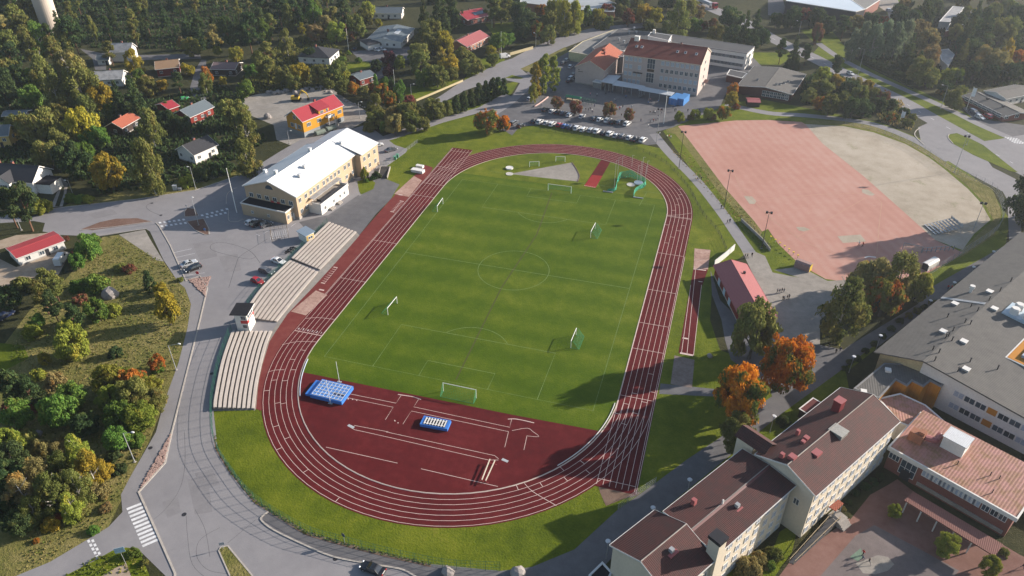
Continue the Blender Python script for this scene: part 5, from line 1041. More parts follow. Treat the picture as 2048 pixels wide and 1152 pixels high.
b, P, _ = block("outbuilding", "pale flat roofed house between tall trees beyond the hedge", "outbuilding", c4(1536, 0, [(1370, 405), (1440, 395), (1490, 440), (1440, 530), (1385, 480)]), 3.0, W_WHITE, RF_PALE)
b = House("workshop", "long brown brick workshop with a grey felt roof and cars along its front", "workshop", (2007, 235), (1921, 192.5), (2060, 226), base=(2008.5, 247), over=.6, rh=1.2)
b.walls(W_BRICK); b.gable(RF_GREYF, trim=WHITE); b.win('b' if False else 'f', rng(3, b.L-3, 8), 1.0, 2.2, 1.6, 2); b.win('l', rng(2, b.D-2, 3), 1, 1.8, 1.5); b.win('r', rng(2, b.D-2, 3), 1, 1.8, 1.5); b.chimney(b.L*.35, b.D*.4, b.roofz(b.D*.4), .8, .8, .6, m=DARK); b.chimney(b.L*.7, b.D*.4, b.roofz(b.D*.4), .8, .8, .6, m=DARK)
simple("outbuilding", "low grey roofed building with pale doors behind the workshop", "building", (2012, 199), (2075, 186), (1988, 178), 3.2, 1.2, RF_GREYF, W_WHITE, chim=0)
sk = block("utility_box", "white utility cabin in front of the orange birch by the hedge", "cabin", c4(1536, 0, [(1122, 605), (1180, 612), (1185, 602), (1130, 597)]), 2.2, W_WHITE, RF_FLATG)
# water tower
wt = K(105, 62); rt = thing("water_tower", "round pale concrete water tower rising out of the wood", "water tower", wt)
a = MB(); R1 = 6.3; rings = []
for z, r in ((0, 4.6), (12, 4.7), (28, 4.9), (30, 6), (36, 6)): rings.append([(r*math.cos(t), r*math.sin(t), z) for t in [2*math.pi*i/32 for i in range(32)]])
a.loft(rings); a.build("shaft", mat("cream_concrete", (.50,.43,.36), .9, (.44,.38,.32), s=.1), rt, smooth=False)
for az, z in ((-100, 18), (-60, 24), (-140, 24)): a = MB(); a.box(-.6, -.15, 0, .6, .15, 1.6); t = R(az); a.build("window", DARK, rt, loc=(4.78*math.cos(t), 4.78*math.sin(t), z), rz=t+math.pi/2)

# ================================================================ SPORTS EQUIPMENT AND STREET FURNITURE
# ---- concrete stands with pale benches
M_BENCH = mat("weathered_bench_planks", (.50,.44,.385), .85, (.41,.355,.31), s=.6, s2=4)
M_TREAD = mat("stand_concrete", (.20,.175,.155), .9, (.15,.13,.12), s=.5, s2=4)
def lerp_line(A_, B_, t): return [a+(b-a)*t for a, b in zip(A_, B_)]
def stand(label, front, back, rows=9):
    F, B_ = smooth_line(front, 6), smooth_line(back, 6); c = F[len(F)//2]
    rt = thing("grandstand", label, "grandstand", (c.x, c.y, 0), 0, "stands along the home straight")
    F = [p-c for p in F]; B_ = [p-c for p in B_]
    a = MB()
    for r in range(rows):
        p, q = lerp_line(F, B_, r/rows), lerp_line(F, B_, (r+1)/rows); z = .06*(r+1)
        for i in range(len(p)-1): a.hexa([(*p[i], 0), (*p[i+1], 0), (*q[i+1], 0), (*q[i], 0)], [(*p[i], z), (*p[i+1], z), (*q[i+1], z), (*q[i], z)])
    a.build("terrace", M_TREAD, rt)
    for r in range(rows):
        p, q = lerp_line(F, B_, (r+.16)/rows), lerp_line(F, B_, (r+.80)/rows); z = .06*(r+1); b = MB()
        for i in range(len(p)-1): b.hexa([(*p[i], z+.24), (*p[i+1], z+.24), (*q[i+1], z+.24), (*q[i], z+.24)], [(*p[i], z+.33), (*p[i+1], z+.33), (*q[i+1], z+.33), (*q[i], z+.33)])
        for i in range(0, len(p)-1, 2):
            m_ = (p[i]+q[i])/2; b.box(m_.x-.2, m_.y-.2, z, m_.x+.2, m_.y+.2, z+.24)
        b.build("bench", M_BENCH, rt)
    b = MB(); ribbon(b, F, .3, 0, .38, off=-.3); b.build("front_wall", CONC, rt)
    return rt
fx = lambda ps: [K(*p).to_2d() for p in ps]
bk = [K(657, 448).to_2d(), K(579, 524).to_2d(), K(527, 575).to_2d(), K(497, 615).to_2d(), K(478, 648).to_2d()]
stand("straight stand of pale benches nearest the ticket kiosk", fx([(714, 466), (676, 505), (641, 541)]), [bk[0], K(618, 485).to_2d(), K(583, 520).to_2d()])
stand("middle stand of pale benches beside the red and dark parked cars", fx([(637, 546), (612, 575), (580, 614), (555, 645)]), [K(579, 525).to_2d(), bk[2], bk[3], K(484, 637).to_2d()])
stand("curved stand of pale benches below the commentary tower", fx([(546, 664), (534, 695), (518, 762), (511, 819)]), [K(463, 668).to_2d(), K(443, 727).to_2d(), K(429, 798).to_2d(), K(427, 820).to_2d()])
# ---- commentary tower
zt = 5.4
tw = House("commentary_tower", "white commentary tower with a red band and a black flat roof on the stand", "tower", (509, 658), (512, 626), (482, 656), h=.4, over=0)
p0 = K(500.5, 664.5); d = (K(514, 640)-p0).normalized(); ang = math.atan2(d.y, d.x); tw.root.location = p0; tw.root.rotation_euler = (0, 0, ang)
tw.L, tw.D, tw.o = 4.0, 3.0, 0
a = MB(); a.box(0, 0, 0, 4.0, 3.0, zt); tw.wall = tw.part("wall", a, W_WHITE)
a = MB(); a.hexa([(-.5, -.6, zt), (4.5, -.6, zt), (4.5, 3.9, zt-.1), (-.5, 3.9, zt-.1)], [(-.5, -.6, zt+.2), (4.5, -.6, zt+.2), (4.5, 3.9, zt+.1), (-.5, 3.9, zt+.1)]); tw.part("roof", a, BLACK)
a = MB(); a.box(-.5, -.68, zt, 4.5, -.61, zt+.22); tw.part("fascia", a, WHITE)
a = MB(); a.box(-.03, -.06, 2.6, 4.03, -.003, 3.5).box(-.06, -.06, 2.6, -.003, 1.7, 3.5); tw.part("red_band", a, paint("band_red", (.42,.03,.03), .6))
a = MB(); a.box(.7, -.08, 2.85, 3.3, -.062, 3.25); tw.part("white_panel", a, WHITE)
window(tw.root, (2.0, -.02, 3.7), 0, 3.4, 1.2, 2); window(tw.root, (-.02, .9, 3.7), -math.pi/2, 1.3, 1.2, 0); window(tw.root, (-.02, .9, 1.2), -math.pi/2, 1.2, 1.1, 0)
a = MB()
for i in range(8): a.box(4.1, 3.2+i*.0, .2*i, 4.9, 3.2+.3*(8-i), .2*i+.18)
tw.part("steps", a, GREY)

# ---- fences
M_GREENM = paint("fence_green", (.012,.085,.05), .5)
def fence(label, pts, h=2.4, post_m=None, gap=2.5, rails=(.08, .36, .68, 1.0), wires=.6, rr=.022, name="fence", close=False, group=None, wd=.016):
    P = pts; c = P[0]; rt = thing(name, label, "fence", (c[0], c[1], 0), 0, group); Pm = post_m or M_GREENM
    Q_ = [Vector((p[0]-c[0], p[1]-c[1])) for p in P]
    out = [Q_[0]]; acc = 0
    segs = []
    tot = sum((Q_[i+1]-Q_[i]).length for i in range(len(Q_)-1)); n = max(1, min(98, round(tot/gap))); step = tot/n
    def along(s):
        for i in range(len(Q_)-1):
            l = (Q_[i+1]-Q_[i]).length
            if s <= l or i == len(Q_)-2: return Q_[i]+(Q_[i+1]-Q_[i])*min(1, s/l if l else 0)
            s -= l
    pm = MB(); pm.tube((0, 0, 0), (0, 0, h+.08), .045, n=5); me = pm.mesh("post"); me.materials.append(Pm)
    pts_ = [along(i*step) for i in range(n+1)]
    for p in pts_: link("post", me, rt, (p.x, p.y, 0))
    a = MB()
    for i in range(n):
        p, q = pts_[i], pts_[i+1]
        for r in rails: a.tube((p.x, p.y, h*r), (q.x, q.y, h*r), rr, n=4)
        if wires:
            k = max(1, int((q-p).length/wires))
            for j in range(k): v = p+(q-p)*((j+.5)/k); a.tube((v.x, v.y, .05), (v.x, v.y, h), wd, n=3)
    a.build("wire_panel", Pm, rt); return rt
fence("tall green wire fence along the car park behind the upper stands", [tuple(K(*p).to_2d()) for p in [(655, 447), (577, 523), (524, 575), (496, 612)]], 1.8)
fence("tall green wire fence curving behind the lower stand and round the grass bank", [tuple(p) for p in smooth_line(pxl([(464, 664), (441, 726), (426, 800), (426, 862), (434, 897), (458, 937), (511, 1003), (612, 1066), (687, 1089), (762, 1109), (832, 1125), (900, 1137), (1000, 1142)]), 4)], 2.5)
fence("low dark wire fence along the outside of the far bend", [tuple(p) for p in smooth_line(pxl([(1080, 262), (1160, 270), (1236, 285), (1276, 300), (1329, 326), (1374, 374), (1406, 430), (1434, 462), (1452, 500)]), 4)], 1.3, post_m=DARK, gap=3)
fence("grey wire fence round the far side of the sand field", [tuple(p) for p in smooth_line(pxl([(1690, 248), (1752, 262), (1818, 288), (1860, 313), (1906, 345), (1983, 378), (2004, 420), (1994, 460), (1926, 508), (1858, 550)]), 4)], 2.2, post_m=GREY, gap=3)
fence("grey wire fence between access road and sprint straight end", [tuple(K(*p).to_2d()) for p in [(1236, 1019), (1274, 990), (1311, 966)]], 1.6, post_m=GREY)
fence("pale rail fence round the concrete skate court", [tuple(K(*p).to_2d()) for p in [(1966, 527), (1978, 537), (2010, 508), (2048, 480), (2110, 440)]], 1.8, post_m=GREY, gap=2)
fence("grey railing beside the parking row of the white roofed hall", [tuple(K(*p).to_2d()) for p in [(752, 340), (778, 328), (800, 312), (835, 286)]], 1.3, post_m=GREY, gap=2)
fence("dark rail of the bicycle rack by the black roofed annex", [tuple(K(*p).to_2d()) for p in [(541, 461), (574, 455), (578, 478), (544, 484), (541, 461)]], 1.4, post_m=mat("brown_rail", (.13,.10,.06), .8), gap=1.2, rails=(.5, 1))
fence("wire railing above the retaining wall by the footpath", [tuple(K(*p).to_2d()) for p in [(1480, 438), (1502, 458), (1522, 476), (1540, 498)]], 1.3, post_m=DARK, gap=2)
fence("thin wire fence along the garden edge below the black roofed cottage", [tuple(K(*p).to_2d()) for p in [(391, 366), (420, 360), (450, 350)]], 1.1, post_m=GREY)
def board_wall(label, pts, h, m, name="wall", t=.15, cat="wall"):
    P = [K(*p).to_2d() for p in pts]; c = P[0]; rt = thing(name, label, cat, (c.x, c.y, 0)); a = MB(); ribbon(a, [p-c for p in P], t, 0, h); a.build("panel", m, rt)
    a = MB(); ribbon(a, [p-c for p in P], t+.08, h, .06); a.build("coping", m, rt); return rt
board_wall("pale board wall at the corner of the changing room", [(1428, 533), (1450, 516), (1468, 500)], 1.9, W_WBOARD)
board_wall("pale concrete retaining wall beside the footpath to the sand field", [(1482, 442), (1504, 463), (1524, 482), (1540, 503)], .9, CONC)
YB = boards("pale_yellow_planks", (.44,.37,.22), .3, 'Z', k=.8)
board_wall("long pale yellow plank fence along the lawn by the road", [(832, 203), (868, 188), (926, 163)], .8, YB, "plank_fence", cat="fence")
board_wall("short pale yellow plank fence beside the white van", [(1020, 111), (1066, 98)], 1.3, YB, "plank_fence", cat="fence")
board_wall("yellowish plank fence curving behind the white van", [(993, 108), (1003, 112), (1020, 111)], 1.3, YB, "plank_fence", cat="fence")
board_wall("low dark hedge wall along the highway cycle path", [(1725, 128), (1760, 146), (1800, 165), (1826, 178)], .3, DARK, "kerb_wall")
# stairs up to the parking beside the hall
p = K(765, 357); q = K(771, 336); d = (q-p); ang = math.atan2(d.y, d.x); rt = thing("outdoor_stairs", "flight of dark outdoor steps with pale side rails beside the white roofed hall", "stairs", p, ang)
a = MB(); n = 10
for i in range(n): a.box(i*d.length/n, -1.5, 0, (i+1)*d.length/n-.12, 1.5, .06+.07*i)
a.build("steps", mat("dark_steps", (.07,.065,.06), .9), rt)
for y in (-1.6, 1.6): a = MB(); a.box(-.2, y-.12, 0, d.length, y+.12, .75); a.build("side_wall", CONC, rt)

# ---- goals
M_NET = paint("green_net", (.03,.26,.12), .8); M_POST = paint("goal_white", (.75,.75,.73), .4)
def goal(label, bl, br, h, depth, wide=None, group="football goals", netd=.4, top=.5, post=None):
    """posts at pixels bl and br; the net lies to the left of the line bl -> br when depth > 0"""
    p, q = K(*bl), K(*br); d = q-p; w_ = wide or d.length; mid = (p+q)/2; ang = math.atan2(d.y, d.x); rt = thing("football_goal", label, "goal", mid, ang, group)
    s = 1 if depth > 0 else -1; dp = abs(depth); x = w_/2; pm = post or M_POST
    for sx_ in (-x, x): a = MB(); a.tube((sx_, 0, 0), (sx_, 0, h), .07, n=8); a.build("post", pm, rt)
    a = MB(); a.tube((-x-.07, 0, h), (x+.07, 0, h), .07, n=8); a.build("crossbar", pm, rt)
    a = MB(); tb = s*dp*top*.5
    for sx_ in (-x, x): a.path([(sx_, 0, h), (sx_, tb, h*.97), (sx_, s*dp, .04), (sx_, 0, .04)], .035, 5)
    a.tube((-x, s*dp, .04), (x, s*dp, .04), .035, n=5); a.build("net_frame", M_NET if post is None else pm, rt)
    a = MB(); n = max(4, int(w_/netd)); r = .013
    for i in range(n+1): xx = -x+w_*i/n; a.path([(xx, 0, h), (xx, tb, h*.95), (xx, s*dp, .05)], r, 3)
    for j in range(1, 8):
        t = j/8; yy = tb+(s*dp-tb)*t; zz = h*.95*(1-t)+.05*t; a.tube((-x, yy, zz), (x, yy, zz), r, n=3)
        for sx_ in (-x, x): a.tube((sx_, 0, zz), (sx_, yy, zz), r, n=3)
    a.build("net", M_NET, rt); return rt
goal("full size white goal with a green net at the red field events area", (887, 782), (952.5, 796), 2.4, -1.9)
goal("full size white goal near the throwing cage with its thin net facing away", (1096, 381), (1142, 387), 2.4, 1.5)
goal("small white goal standing at the tip of the gravel throws sector", (1059, 334), (1078, 333), 1.9, 1.0, netd=.6)
goal("small white goal standing beyond the wide end of the gravel throws sector", (1111.5, 323), (1130, 323.5), 1.9, 1.0, netd=.6)
goal("green netted junior goal on the pitch near the far right penalty corner", (1181, 475.5), (1190, 458), 2.1, -2.0, netd=.25)
goal("green netted junior goal on the pitch near the sprint straight by the orange maples", (1141.5, 695.5), (1152, 670), 2.1, -2.0, netd=.25)
goal("junior goal beside the touchline opposite the sand pit of the curved stand", (776, 630), (794.5, 607), 2.1, 1.8, netd=.25)
goal("junior goal beside the touchline opposite the white roofed hall", (875, 424), (886, 408), 2.1, 1.8, netd=.25)
goal("bare steel handball goal in tree shade on the pink field", (1805, 498), (1842, 506), 2.1, 1.0, group="steel goals", post=GREY, netd=2.0)

# ---- landing mats
M_BLUE = paint("mat_blue", (.035,.16,.50), .55); M_BLUEL = mat("pale_blue_net", (.10,.25,.55), .8, (.05,.17,.48), s=2)
def landing(label, A_, D_, B_, h, stripes_, name="landing_mat"):
    hh = House(name, label, "landing mat", A_, D_, B_, h=h, over=0); a = MB(); a.box(0, 0, 0, hh.L, hh.D, h); hh.part("foam_block", a, M_BLUE); return hh
v = landing("large blue pole vault landing mat with a pale lattice cover", (619.5, 789), (683, 804), (640, 757), .95, 0)
a = MB()
for i in range(9):
    x = v.L*(.04+.115*i); a.box(x-.07, .3, .96, x+.07, v.D-.2, 1.0)
for j in range(6):
    y = v.D*(.06+.17*j); a.box(.3, y-.07, 1.003, v.L-.3, y+.07, 1.035)
v.part("lattice_cover", a, mat("white_webbing", (.5,.54,.6), .7))
a = MB(); a.box(.25, .2, .953, v.L-.25, v.D-.15, .958); v.part("top_sheet", a, M_BLUEL)
a = MB()
for i, (x, y) in enumerate(((.62, .25), (.74, .25), (.86, .22))): a.box(v.L*x, v.D*.3, .965, v.L*x+.7, v.D*.3+.8, .99)
v.part("dark_pads", a, mat("dark_pad", (.02,.03,.07), .7))
a = MB(); a.box(-1.4, .3, 0, -.02, v.D-.3, .55); v.part("side_wedge", a, M_BLUE)
def upright(label, b_, t_, r=.05):
    B_ = K(*b_); h = hgt(B_, t_); rt = thing("vault_upright", label, "upright", B_, 0, "pole vault uprights"); a = MB(); a.tube((0, 0, .1), (0, 0, h), r, n=6); a.build("post", M_POST, rt); a = MB(); a.box(-.5, -.25, 0, .5, .25, .1); a.build("foot", GREY, rt)
upright("white vault upright standing on the pitch side of the blue lattice mat", (679, 764), (674, 723)); upright("white vault upright standing on the near side of the blue lattice mat", (661, 807), (652, 760))
v = landing("smaller blue high jump mat with white slats on top", (839.5, 848), (894.5, 858), (848, 831), .75, 0)
a = MB()
for i in range(8): x = v.L*.14+v.L*.72*i/7; a.box(x-.13, v.D*.1, .82, x+.13, v.D*.86, .88)
a.box(v.L*.12, v.D*.2, .78, v.L*.88, v.D*.26, .82).box(v.L*.12, v.D*.7, .78, v.L*.88, v.D*.76, .82); v.part("slat_cover", a, WHITE)
a = MB(); a.box(v.L*.1, v.D*.08, .753, v.L*.9, v.D*.9, .765); v.part("dark_top", a, mat("dark_foam", (.03,.035,.045), .9))
# steeplechase barriers
def beam(label, p_, q_, hh=.9):
    p, q = K(*p_), K(*q_); d = q-p; rt = thing("steeple_barrier", label, "barrier", p, math.atan2(d.y, d.x), "steeplechase barriers"); Lb = d.length
    a = MB(); a.box(0, -.1, hh-.13, Lb, .1, hh); a.build("beam", W_CREAM, rt)
    for x in (.3, Lb-.3): a = MB(); a.box(x-.06, -.5, 0, x+.06, .5, .08).box(x-.06, -.06, .08, x+.06, .06, hh-.13); a.build("foot", M_RED, rt)
beam("pale steeplechase beam nearest the infield corner of the red area", Q(512, 864, 1808, 405), Q(512, 864, 1872, 240)); beam("pale steeplechase beam nearest the grass pitch corner", Q(512, 864, 1838, 412), Q(512, 864, 1912, 250))
def plate(name, label, cat, u, v, sx_, sy_, ang, m, h=.05):
    c = K(u, v); rt = thing(name, label, cat, c, ang); a = MB(); a.box(-sx_/2, -sy_/2, 0, sx_/2, sy_/2, h); a.build("plate", m, rt); a = MB(); a.box(-sx_/2-.08, -sy_/2-.08, 0, sx_/2+.08, sy_/2+.08, h*.5); a.build("frame", GREY, rt)
plate("vault_box", "grey vaulting box cover at the corner end of the runway", "vault box", 1010, 921, 1.4, .6, -.25, mat("pale_steel", (.4,.42,.43), .5)); plate("vault_box", "grey vaulting box cover at the blue mat end of the runway", "vault box", 702, 853, 1.6, .6, -.25, mat("pale_steel", (.4,.42,.43), .5))
# white rail along the kerb of the near bend
mb = MB(); ribbon(mb, [p for p in oval(-.55, 80) if p.x > 20 and p.y < -44 and p.y > -66], .14, .04, .16); o = mb.build("kerb_rail", WHITE); tag(o, "white raised rail along the inner kerb near the sprint start", "rail")
mb = MB(); ribbon(mb, [p for p in oval(-.55, 80) if p.x < -30 and p.y < -49 and p.y > -66], .14, .04, .16); o = mb.build("kerb_rail", mat("pale_blue_rail", (.5,.56,.66), .5)); tag(o, "pale blue raised rail along the inner kerb behind the blue lattice mat", "rail")
# throwing circles, covers
def disc(name, label, u, v, r, m, h=.06, rim=None):
    c = K(u, v); rt = thing(name, label, "throwing circle" if name != "circle_cover" else "cover", c)
    a = MB(); a.prism([(r*math.cos(t), r*math.sin(t)) for t in [2*math.pi*i/28 for i in range(28)]], .03, .03+h); a.build("slab", m, rt)
    a = MB()
    for i in range(28):
        t0, t1 = 2*math.pi*i/28, 2*math.pi*(i+1)/28; a.tube((r*math.cos(t0), r*math.sin(t0), .04+h), (r*math.cos(t1), r*math.sin(t1), .04+h), .05, n=4)
    a.build("rim", rim or WHITE, rt)
PALE = mat("pale_slab", (.50,.47,.42), .8); disc("circle_cover", "white round cover propped above the shot circle", 1019, 337, 1.25, WHITE, .35); disc("throwing_circle", "pale shot put circle at the tip of the gravel sector", 1019, 348, 1.2, PALE)
disc("throwing_circle", "pale round throwing circle inside the green netted cage", 1262, 369.5, 1.35, PALE); disc("circle_cover", "pale blue round cover lying in the green netted cage", 1277, 366, 1.45, mat("pale_blue_cover", (.5,.6,.66), .7), .2)
# throwing cage: tall poles carry a lowered green net
cg = K(1258, 370); rt = thing("throwing_cage", "throwing cage of tall thin poles with a lowered green net", "throwing cage", cg)
for b_, t_ in (((815, 372), (828, 130)), ((842, 272), (857, 112)), ((880, 180), (882, 100)), ((958, 180), (965, 90)), ((1000, 302), (1006, 170)), ((1022, 302), (1030, 140)), ((1032, 302), (1046, 105)), ((1060, 330), (1066, 175)), ((1076, 240), (1086, 135))):
    B_ = K(*Q(1024, 288, *b_)); h = hgt(B_, Q(1024, 288, *t_)); x = B_-cg; a = MB(); a.tube((x.x, x.y, 0), (x.x, x.y, h), .05, n=6).tube((x.x, x.y, h), (x.x+.6, x.y, h+.05), .035, n=5); a.build("pole", paint("pale_pole", (.5,.5,.48), .4), rt)
M_NET2 = paint("turquoise_net", (.02,.30,.18), .8)
net = [(765, 378), (822, 376), (838, 330), (858, 285), (900, 270), (950, 268), (1000, 285), (1050, 300), (1066, 335), (1030, 360), (985, 385), (972, 425)]
P = smooth_line([K(*Q(1024, 288, *q)).to_2d() for q in net], 8); hs = [.7, 1.2, 2.0, 2.6, 2.3, 2.6, 1.6, 1.5, 1.8, 1.6, 1.3, 1.0]
a = MB(); rg = random.Random(3)
def nh(i): f = i/8; j = min(int(f), 10); t = f-j; return hs[j]*(1-t)+hs[j+1]*t
rows_ = []
for i, p in enumerate(P):
    x = p-cg.to_2d(); k = nh(i); rows_.append([(x.x+rg.uniform(-.25, .25)*(1-j/6)*1.2, x.y+rg.uniform(-.25, .25)*(1-j/6)*1.2, .05+k*j/6) for j in range(7)])
for i in range(len(rows_)):
    a.path(rows_[i], .028, 3)
    if i+1 < len(rows_):
        for j in range(7): a.tube(rows_[i][j], rows_[i+1][j], .03, n=3)
        for j in range(0, 6, 1):
            if (i+j) % 2 == 0: a.quad(rows_[i][j], rows_[i+1][j], rows_[i+1][j+1], rows_[i][j+1])
a.build("net", M_NET2, rt)
for b_ in ((768, 385), (1008, 432)):
    B_ = K(*Q(1024, 288, *b_))-cg; a = MB(); a.box(B_.x-1.6, B_.y-.18, 0, B_.x+1.6, B_.y+.18, .25); a.build("net_weight", GREY, rt)

# ---- lamps, flagpoles, signs
def lamp(label, b_, t_, arm=(1.4, 0), kind="road", m=GREY, name="street_lamp", group="street lamps"):
    B_ = K(*b_); h = min(14, max(4, hgt(B_, t_))); rt = thing(name, label, "street lamp", B_, 0, group)
    a = MB(); a.tube((0, 0, 0), (0, 0, h), .10, .06, n=8); a.build("pole", m, rt)
    a = MB(); a.box(-.25, -.25, 0, .25, .25, .12); a.build("base", CONC, rt)
    if kind == "flood":
        a = MB(); a.box(-.9, -.08, h-.1, .9, .08, h+.02); a.build("crossarm", m, rt)
        for x in (-.6, .6): a = MB(); a.hexa([(x-.3, -.1, h-.5), (x+.3, -.1, h-.5), (x+.3, .1, h-.5), (x-.3, .1, h-.5)], [(x-.3, -.35, h+.15), (x+.3, -.35, h+.15), (x+.3, .2, h+.2), (x-.3, .2, h+.2)]); a.build("floodlight", DARK, rt)
    else:
        d = Vector((arm[0], arm[1], 0)); 
        if d.length: a = MB(); a.tube((0, 0, h-.05), (d.x, d.y, h+.2), .04, n=6); a.build("arm", m, rt)
        e = Vector((d.x, d.y, h+.2)); a = MB(); a.ell((e.x, e.y, e.z), (.42, .25, .13), 10, 6); a.build("lamp_head", mat("pale_lamp_head", (.6,.6,.58), .5), rt, smooth=True)
    return rt
L5 = lambda x, y: Q(0, 288, x, y)
lamp("street lamp rooted in the mulch island by the dashed crossing", L5(1590, 650), L5(1543, 440), (-.3, .8)); lamp("street lamp beside the drive of the white house", L5(590, 420), L5(540, 290), (-.5, -.6)); lamp("street lamp below the white cottage with the black roof", L5(1565, 355), L5(1533, 178), (-.5, -.5)); lamp("street lamp between the pines at the road's end by the red roofed garage", L5(172, 690), L5(95, 525), (.3, -.6))
lamp("street lamp leaning over the footpath opposite the curved stand", (352.5, 740), (339, 690), (2.2, 1.0)); lamp("street lamp over the footpath at the gravel strip", (269.5, 924), (247, 866), (1.8, .6))
L2 = lambda x, y: Q(512, 0, x, y); L3 = lambda x, y: Q(1024, 0, x, y); L4 = lambda x, y: Q(1536, 0, x, y); L7 = lambda x, y: Q(1024, 288, x, y); L8 = lambda x, y: Q(1536, 288, x, y)
lamp("street lamp at the end wall side of the ochre villa", L2(832, 945), L2(825, 815)); lamp("street lamp between shrubs and white blue grey roofed house", L2(1415, 435), L2(1395, 352), (-1, 0)); lamp("street lamp on the lawn by the pale yellow plank fence", L2(1243, 765), L2(1240, 672)); lamp("street lamp in front of the ochre villa gable", L2(268, 1150), L2(258, 1045)); lamp("street lamp on the verge beside the short yellow fence", L3(190, 388), L3(205, 268), (-1, 0))
lamp("tall street lamp by the highway below the pale blue hall", L4(240, 302), L4(265, 172), (-2, .3)); lamp("tall street lamp beside the white car on the highway", L4(718, 605), L4(778, 395), (-2.2, .2)); lamp("tall street lamp in front of the brown brick workshop", L4(1380, 872), L4(1430, 685), (-2, .2)); lamp("street lamp on the grass island of the highway junction", L4(1588, 1160), L4(1602, 1085), (-.8, .2)); lamp("street lamp against the dark trees left of the terrace houses", L4(1530, 330), L4(1600, 210), (-1, 0))
FG = "floodlight poles round the sand field"
lamp("dark floodlight pole halfway along the footpath side of the pink field", L7(1695, 515), L7(1770, 215), kind="flood", m=DARK, group=FG); lamp("dark floodlight pole nearest the school yard corner of the pink field", L7(1335, 198), (1373, 264), kind="flood", m=DARK, group=FG); lamp("dark floodlight pole above the retaining wall of the pink field", (1523, 497), (1542, 425), kind="flood", m=DARK, group=FG); lamp("floodlight pole at the highway edge of the grey sand", L8(1490, 227), (1936, 272), kind="flood", m=GREY, group=FG); lamp("floodlight pole next to the steel bleacher", L8(1640, 690), L8(1710, 465), kind="flood", m=GREY, group=FG)
lamp("lamp post at the end of the kerbside parking row", L3(1155, 1138), L3(1185, 870), kind="flood", m=GREY, group=FG)
for (u, v_), lab in zip(((1216.5, 1081), (1306.5, 1014), (1380, 958), (1548.5, 831), (1708.5, 712), (1762, 670), (1862, 600), (1910, 564), (1948.5, 533), (1988.5, 502)), ("at the end block of the cream school", "at the step between end and middle block of the cream school", "below the stair tower of the cream school", "by the small shelter with a dark red roof", "at the corner of the grey roofed school", "halfway along the planting bed of the grey roofed school", "opposite the birch clump beside the grey roofed school", "near the rail corner of the grey roofed school", "at the corner of the skate court rail", "across the road from the white dugout")):
    T_ = K(u, v_, 5.0); rt = thing("street_lamp", "disc headed lamp "+lab, "street lamp", (T_.x, T_.y, 0), 0, "disc headed path lamps"); a = MB(); a.tube((0, 0, 0), (0, 0, 4.9), .07, .05, n=6); a.build("pole", GREY, rt); a = MB(); a.tube((0, 0, 4.85), (0, 0, 5.0), .48, .36, n=14); a.build("lamp_head", mat("white_lamp_disc", (.55,.57,.6), .4), rt)
def flagpole(label, b_, t_, flag=None, r=.09):
    B_ = K(*b_); h = min(16, hgt(B_, t_)); rt = thing("flagpole", label, "flagpole", B_, 0, "flagpoles"); a = MB(); a.tube((0, 0, 0), (0, 0, h), r, r*.55, n=8); a.build("pole", M_POST, rt); a = MB(); a.ell((0, 0, h+.08), (.12, .12, .12), 8, 6); a.build("finial", M_POST, rt)
    if flag:
        a = MB(); N_ = 8
        for i in range(N_): x0, x1 = i*.16, (i+1)*.16; y0, y1 = .08*math.sin(i*1.1), .08*math.sin((i+1)*1.1); a.hexa([(x0+.08, y0, h-flag), (x1+.08, y1, h-flag), (x1+.08, y1+.02, h-flag), (x0+.08, y0+.02, h-flag)], [(x0+.08, y0, h-.2), (x1+.08, y1, h-.2), (x1+.08, y1+.02, h-.2), (x0+.08, y0+.02, h-.2)])
        a.build("flag", mat("white_flag", (.7,.7,.72), .8), rt)
flagpole("tall bare white flagpole in front of the black roofed annex", L5(1895, 550), L5(1820, 197), r=.13); flagpole("white flagpole beside the black hip roofed villa", L2(742, 405), L2(727, 232)); flagpole("white flagpole behind the hedge of the park lawn", L2(1112, 705), L2(1103, 560)); flagpole("white flagpole by the solar panelled crimson roof", L2(1888, 222), L2(1888, 87)); flagpole("white flagpole behind the white van", L2(1962, 432), L2(1960, 255)); flagpole("tall white flagpole at the school yard edge by the clipped trees", L3(1213, 990), L3(1242, 715), r=.12)
flagpole("flagpole with a long white banner in front of the brown brick workshop", L4(1585, 878), L4(1648, 700), 3.6); flagpole("short flagpole with a white banner near the orange bush by the highway", L4(1052, 970), L4(1080, 890), 2.6)
def sign(label, b_, t_, kind, m, size=.7, ang=0, cat="sign"):
    B_ = K(*b_); h = max(1.4, min(5, hgt(B_, t_))); rt = thing("road_sign", label, cat, B_, ang); a = MB(); a.tube((0, 0, 0), (0, 0, h), .04, n=6); a.build("post", GREY, rt); a = MB()
    if kind == "round": a.v = []; pts = [(size/2*math.cos(t), size/2*math.sin(t)) for t in [2*math.pi*i/16 for i in range(16)]]; a.hexa([(x, -.07, h-size/2+y) for x, y in pts], [(x, -.04, h-size/2+y) for x, y in pts])
    else: a.box(-size/2, -.08, h-size*.8, size/2, -.045, h)
    a.build("sign_plate", m, rt); return rt
SGREY = mat("sign_back", (.35,.37,.4), .5); SBLUE = paint("sign_blue", (.05,.16,.4), .4)
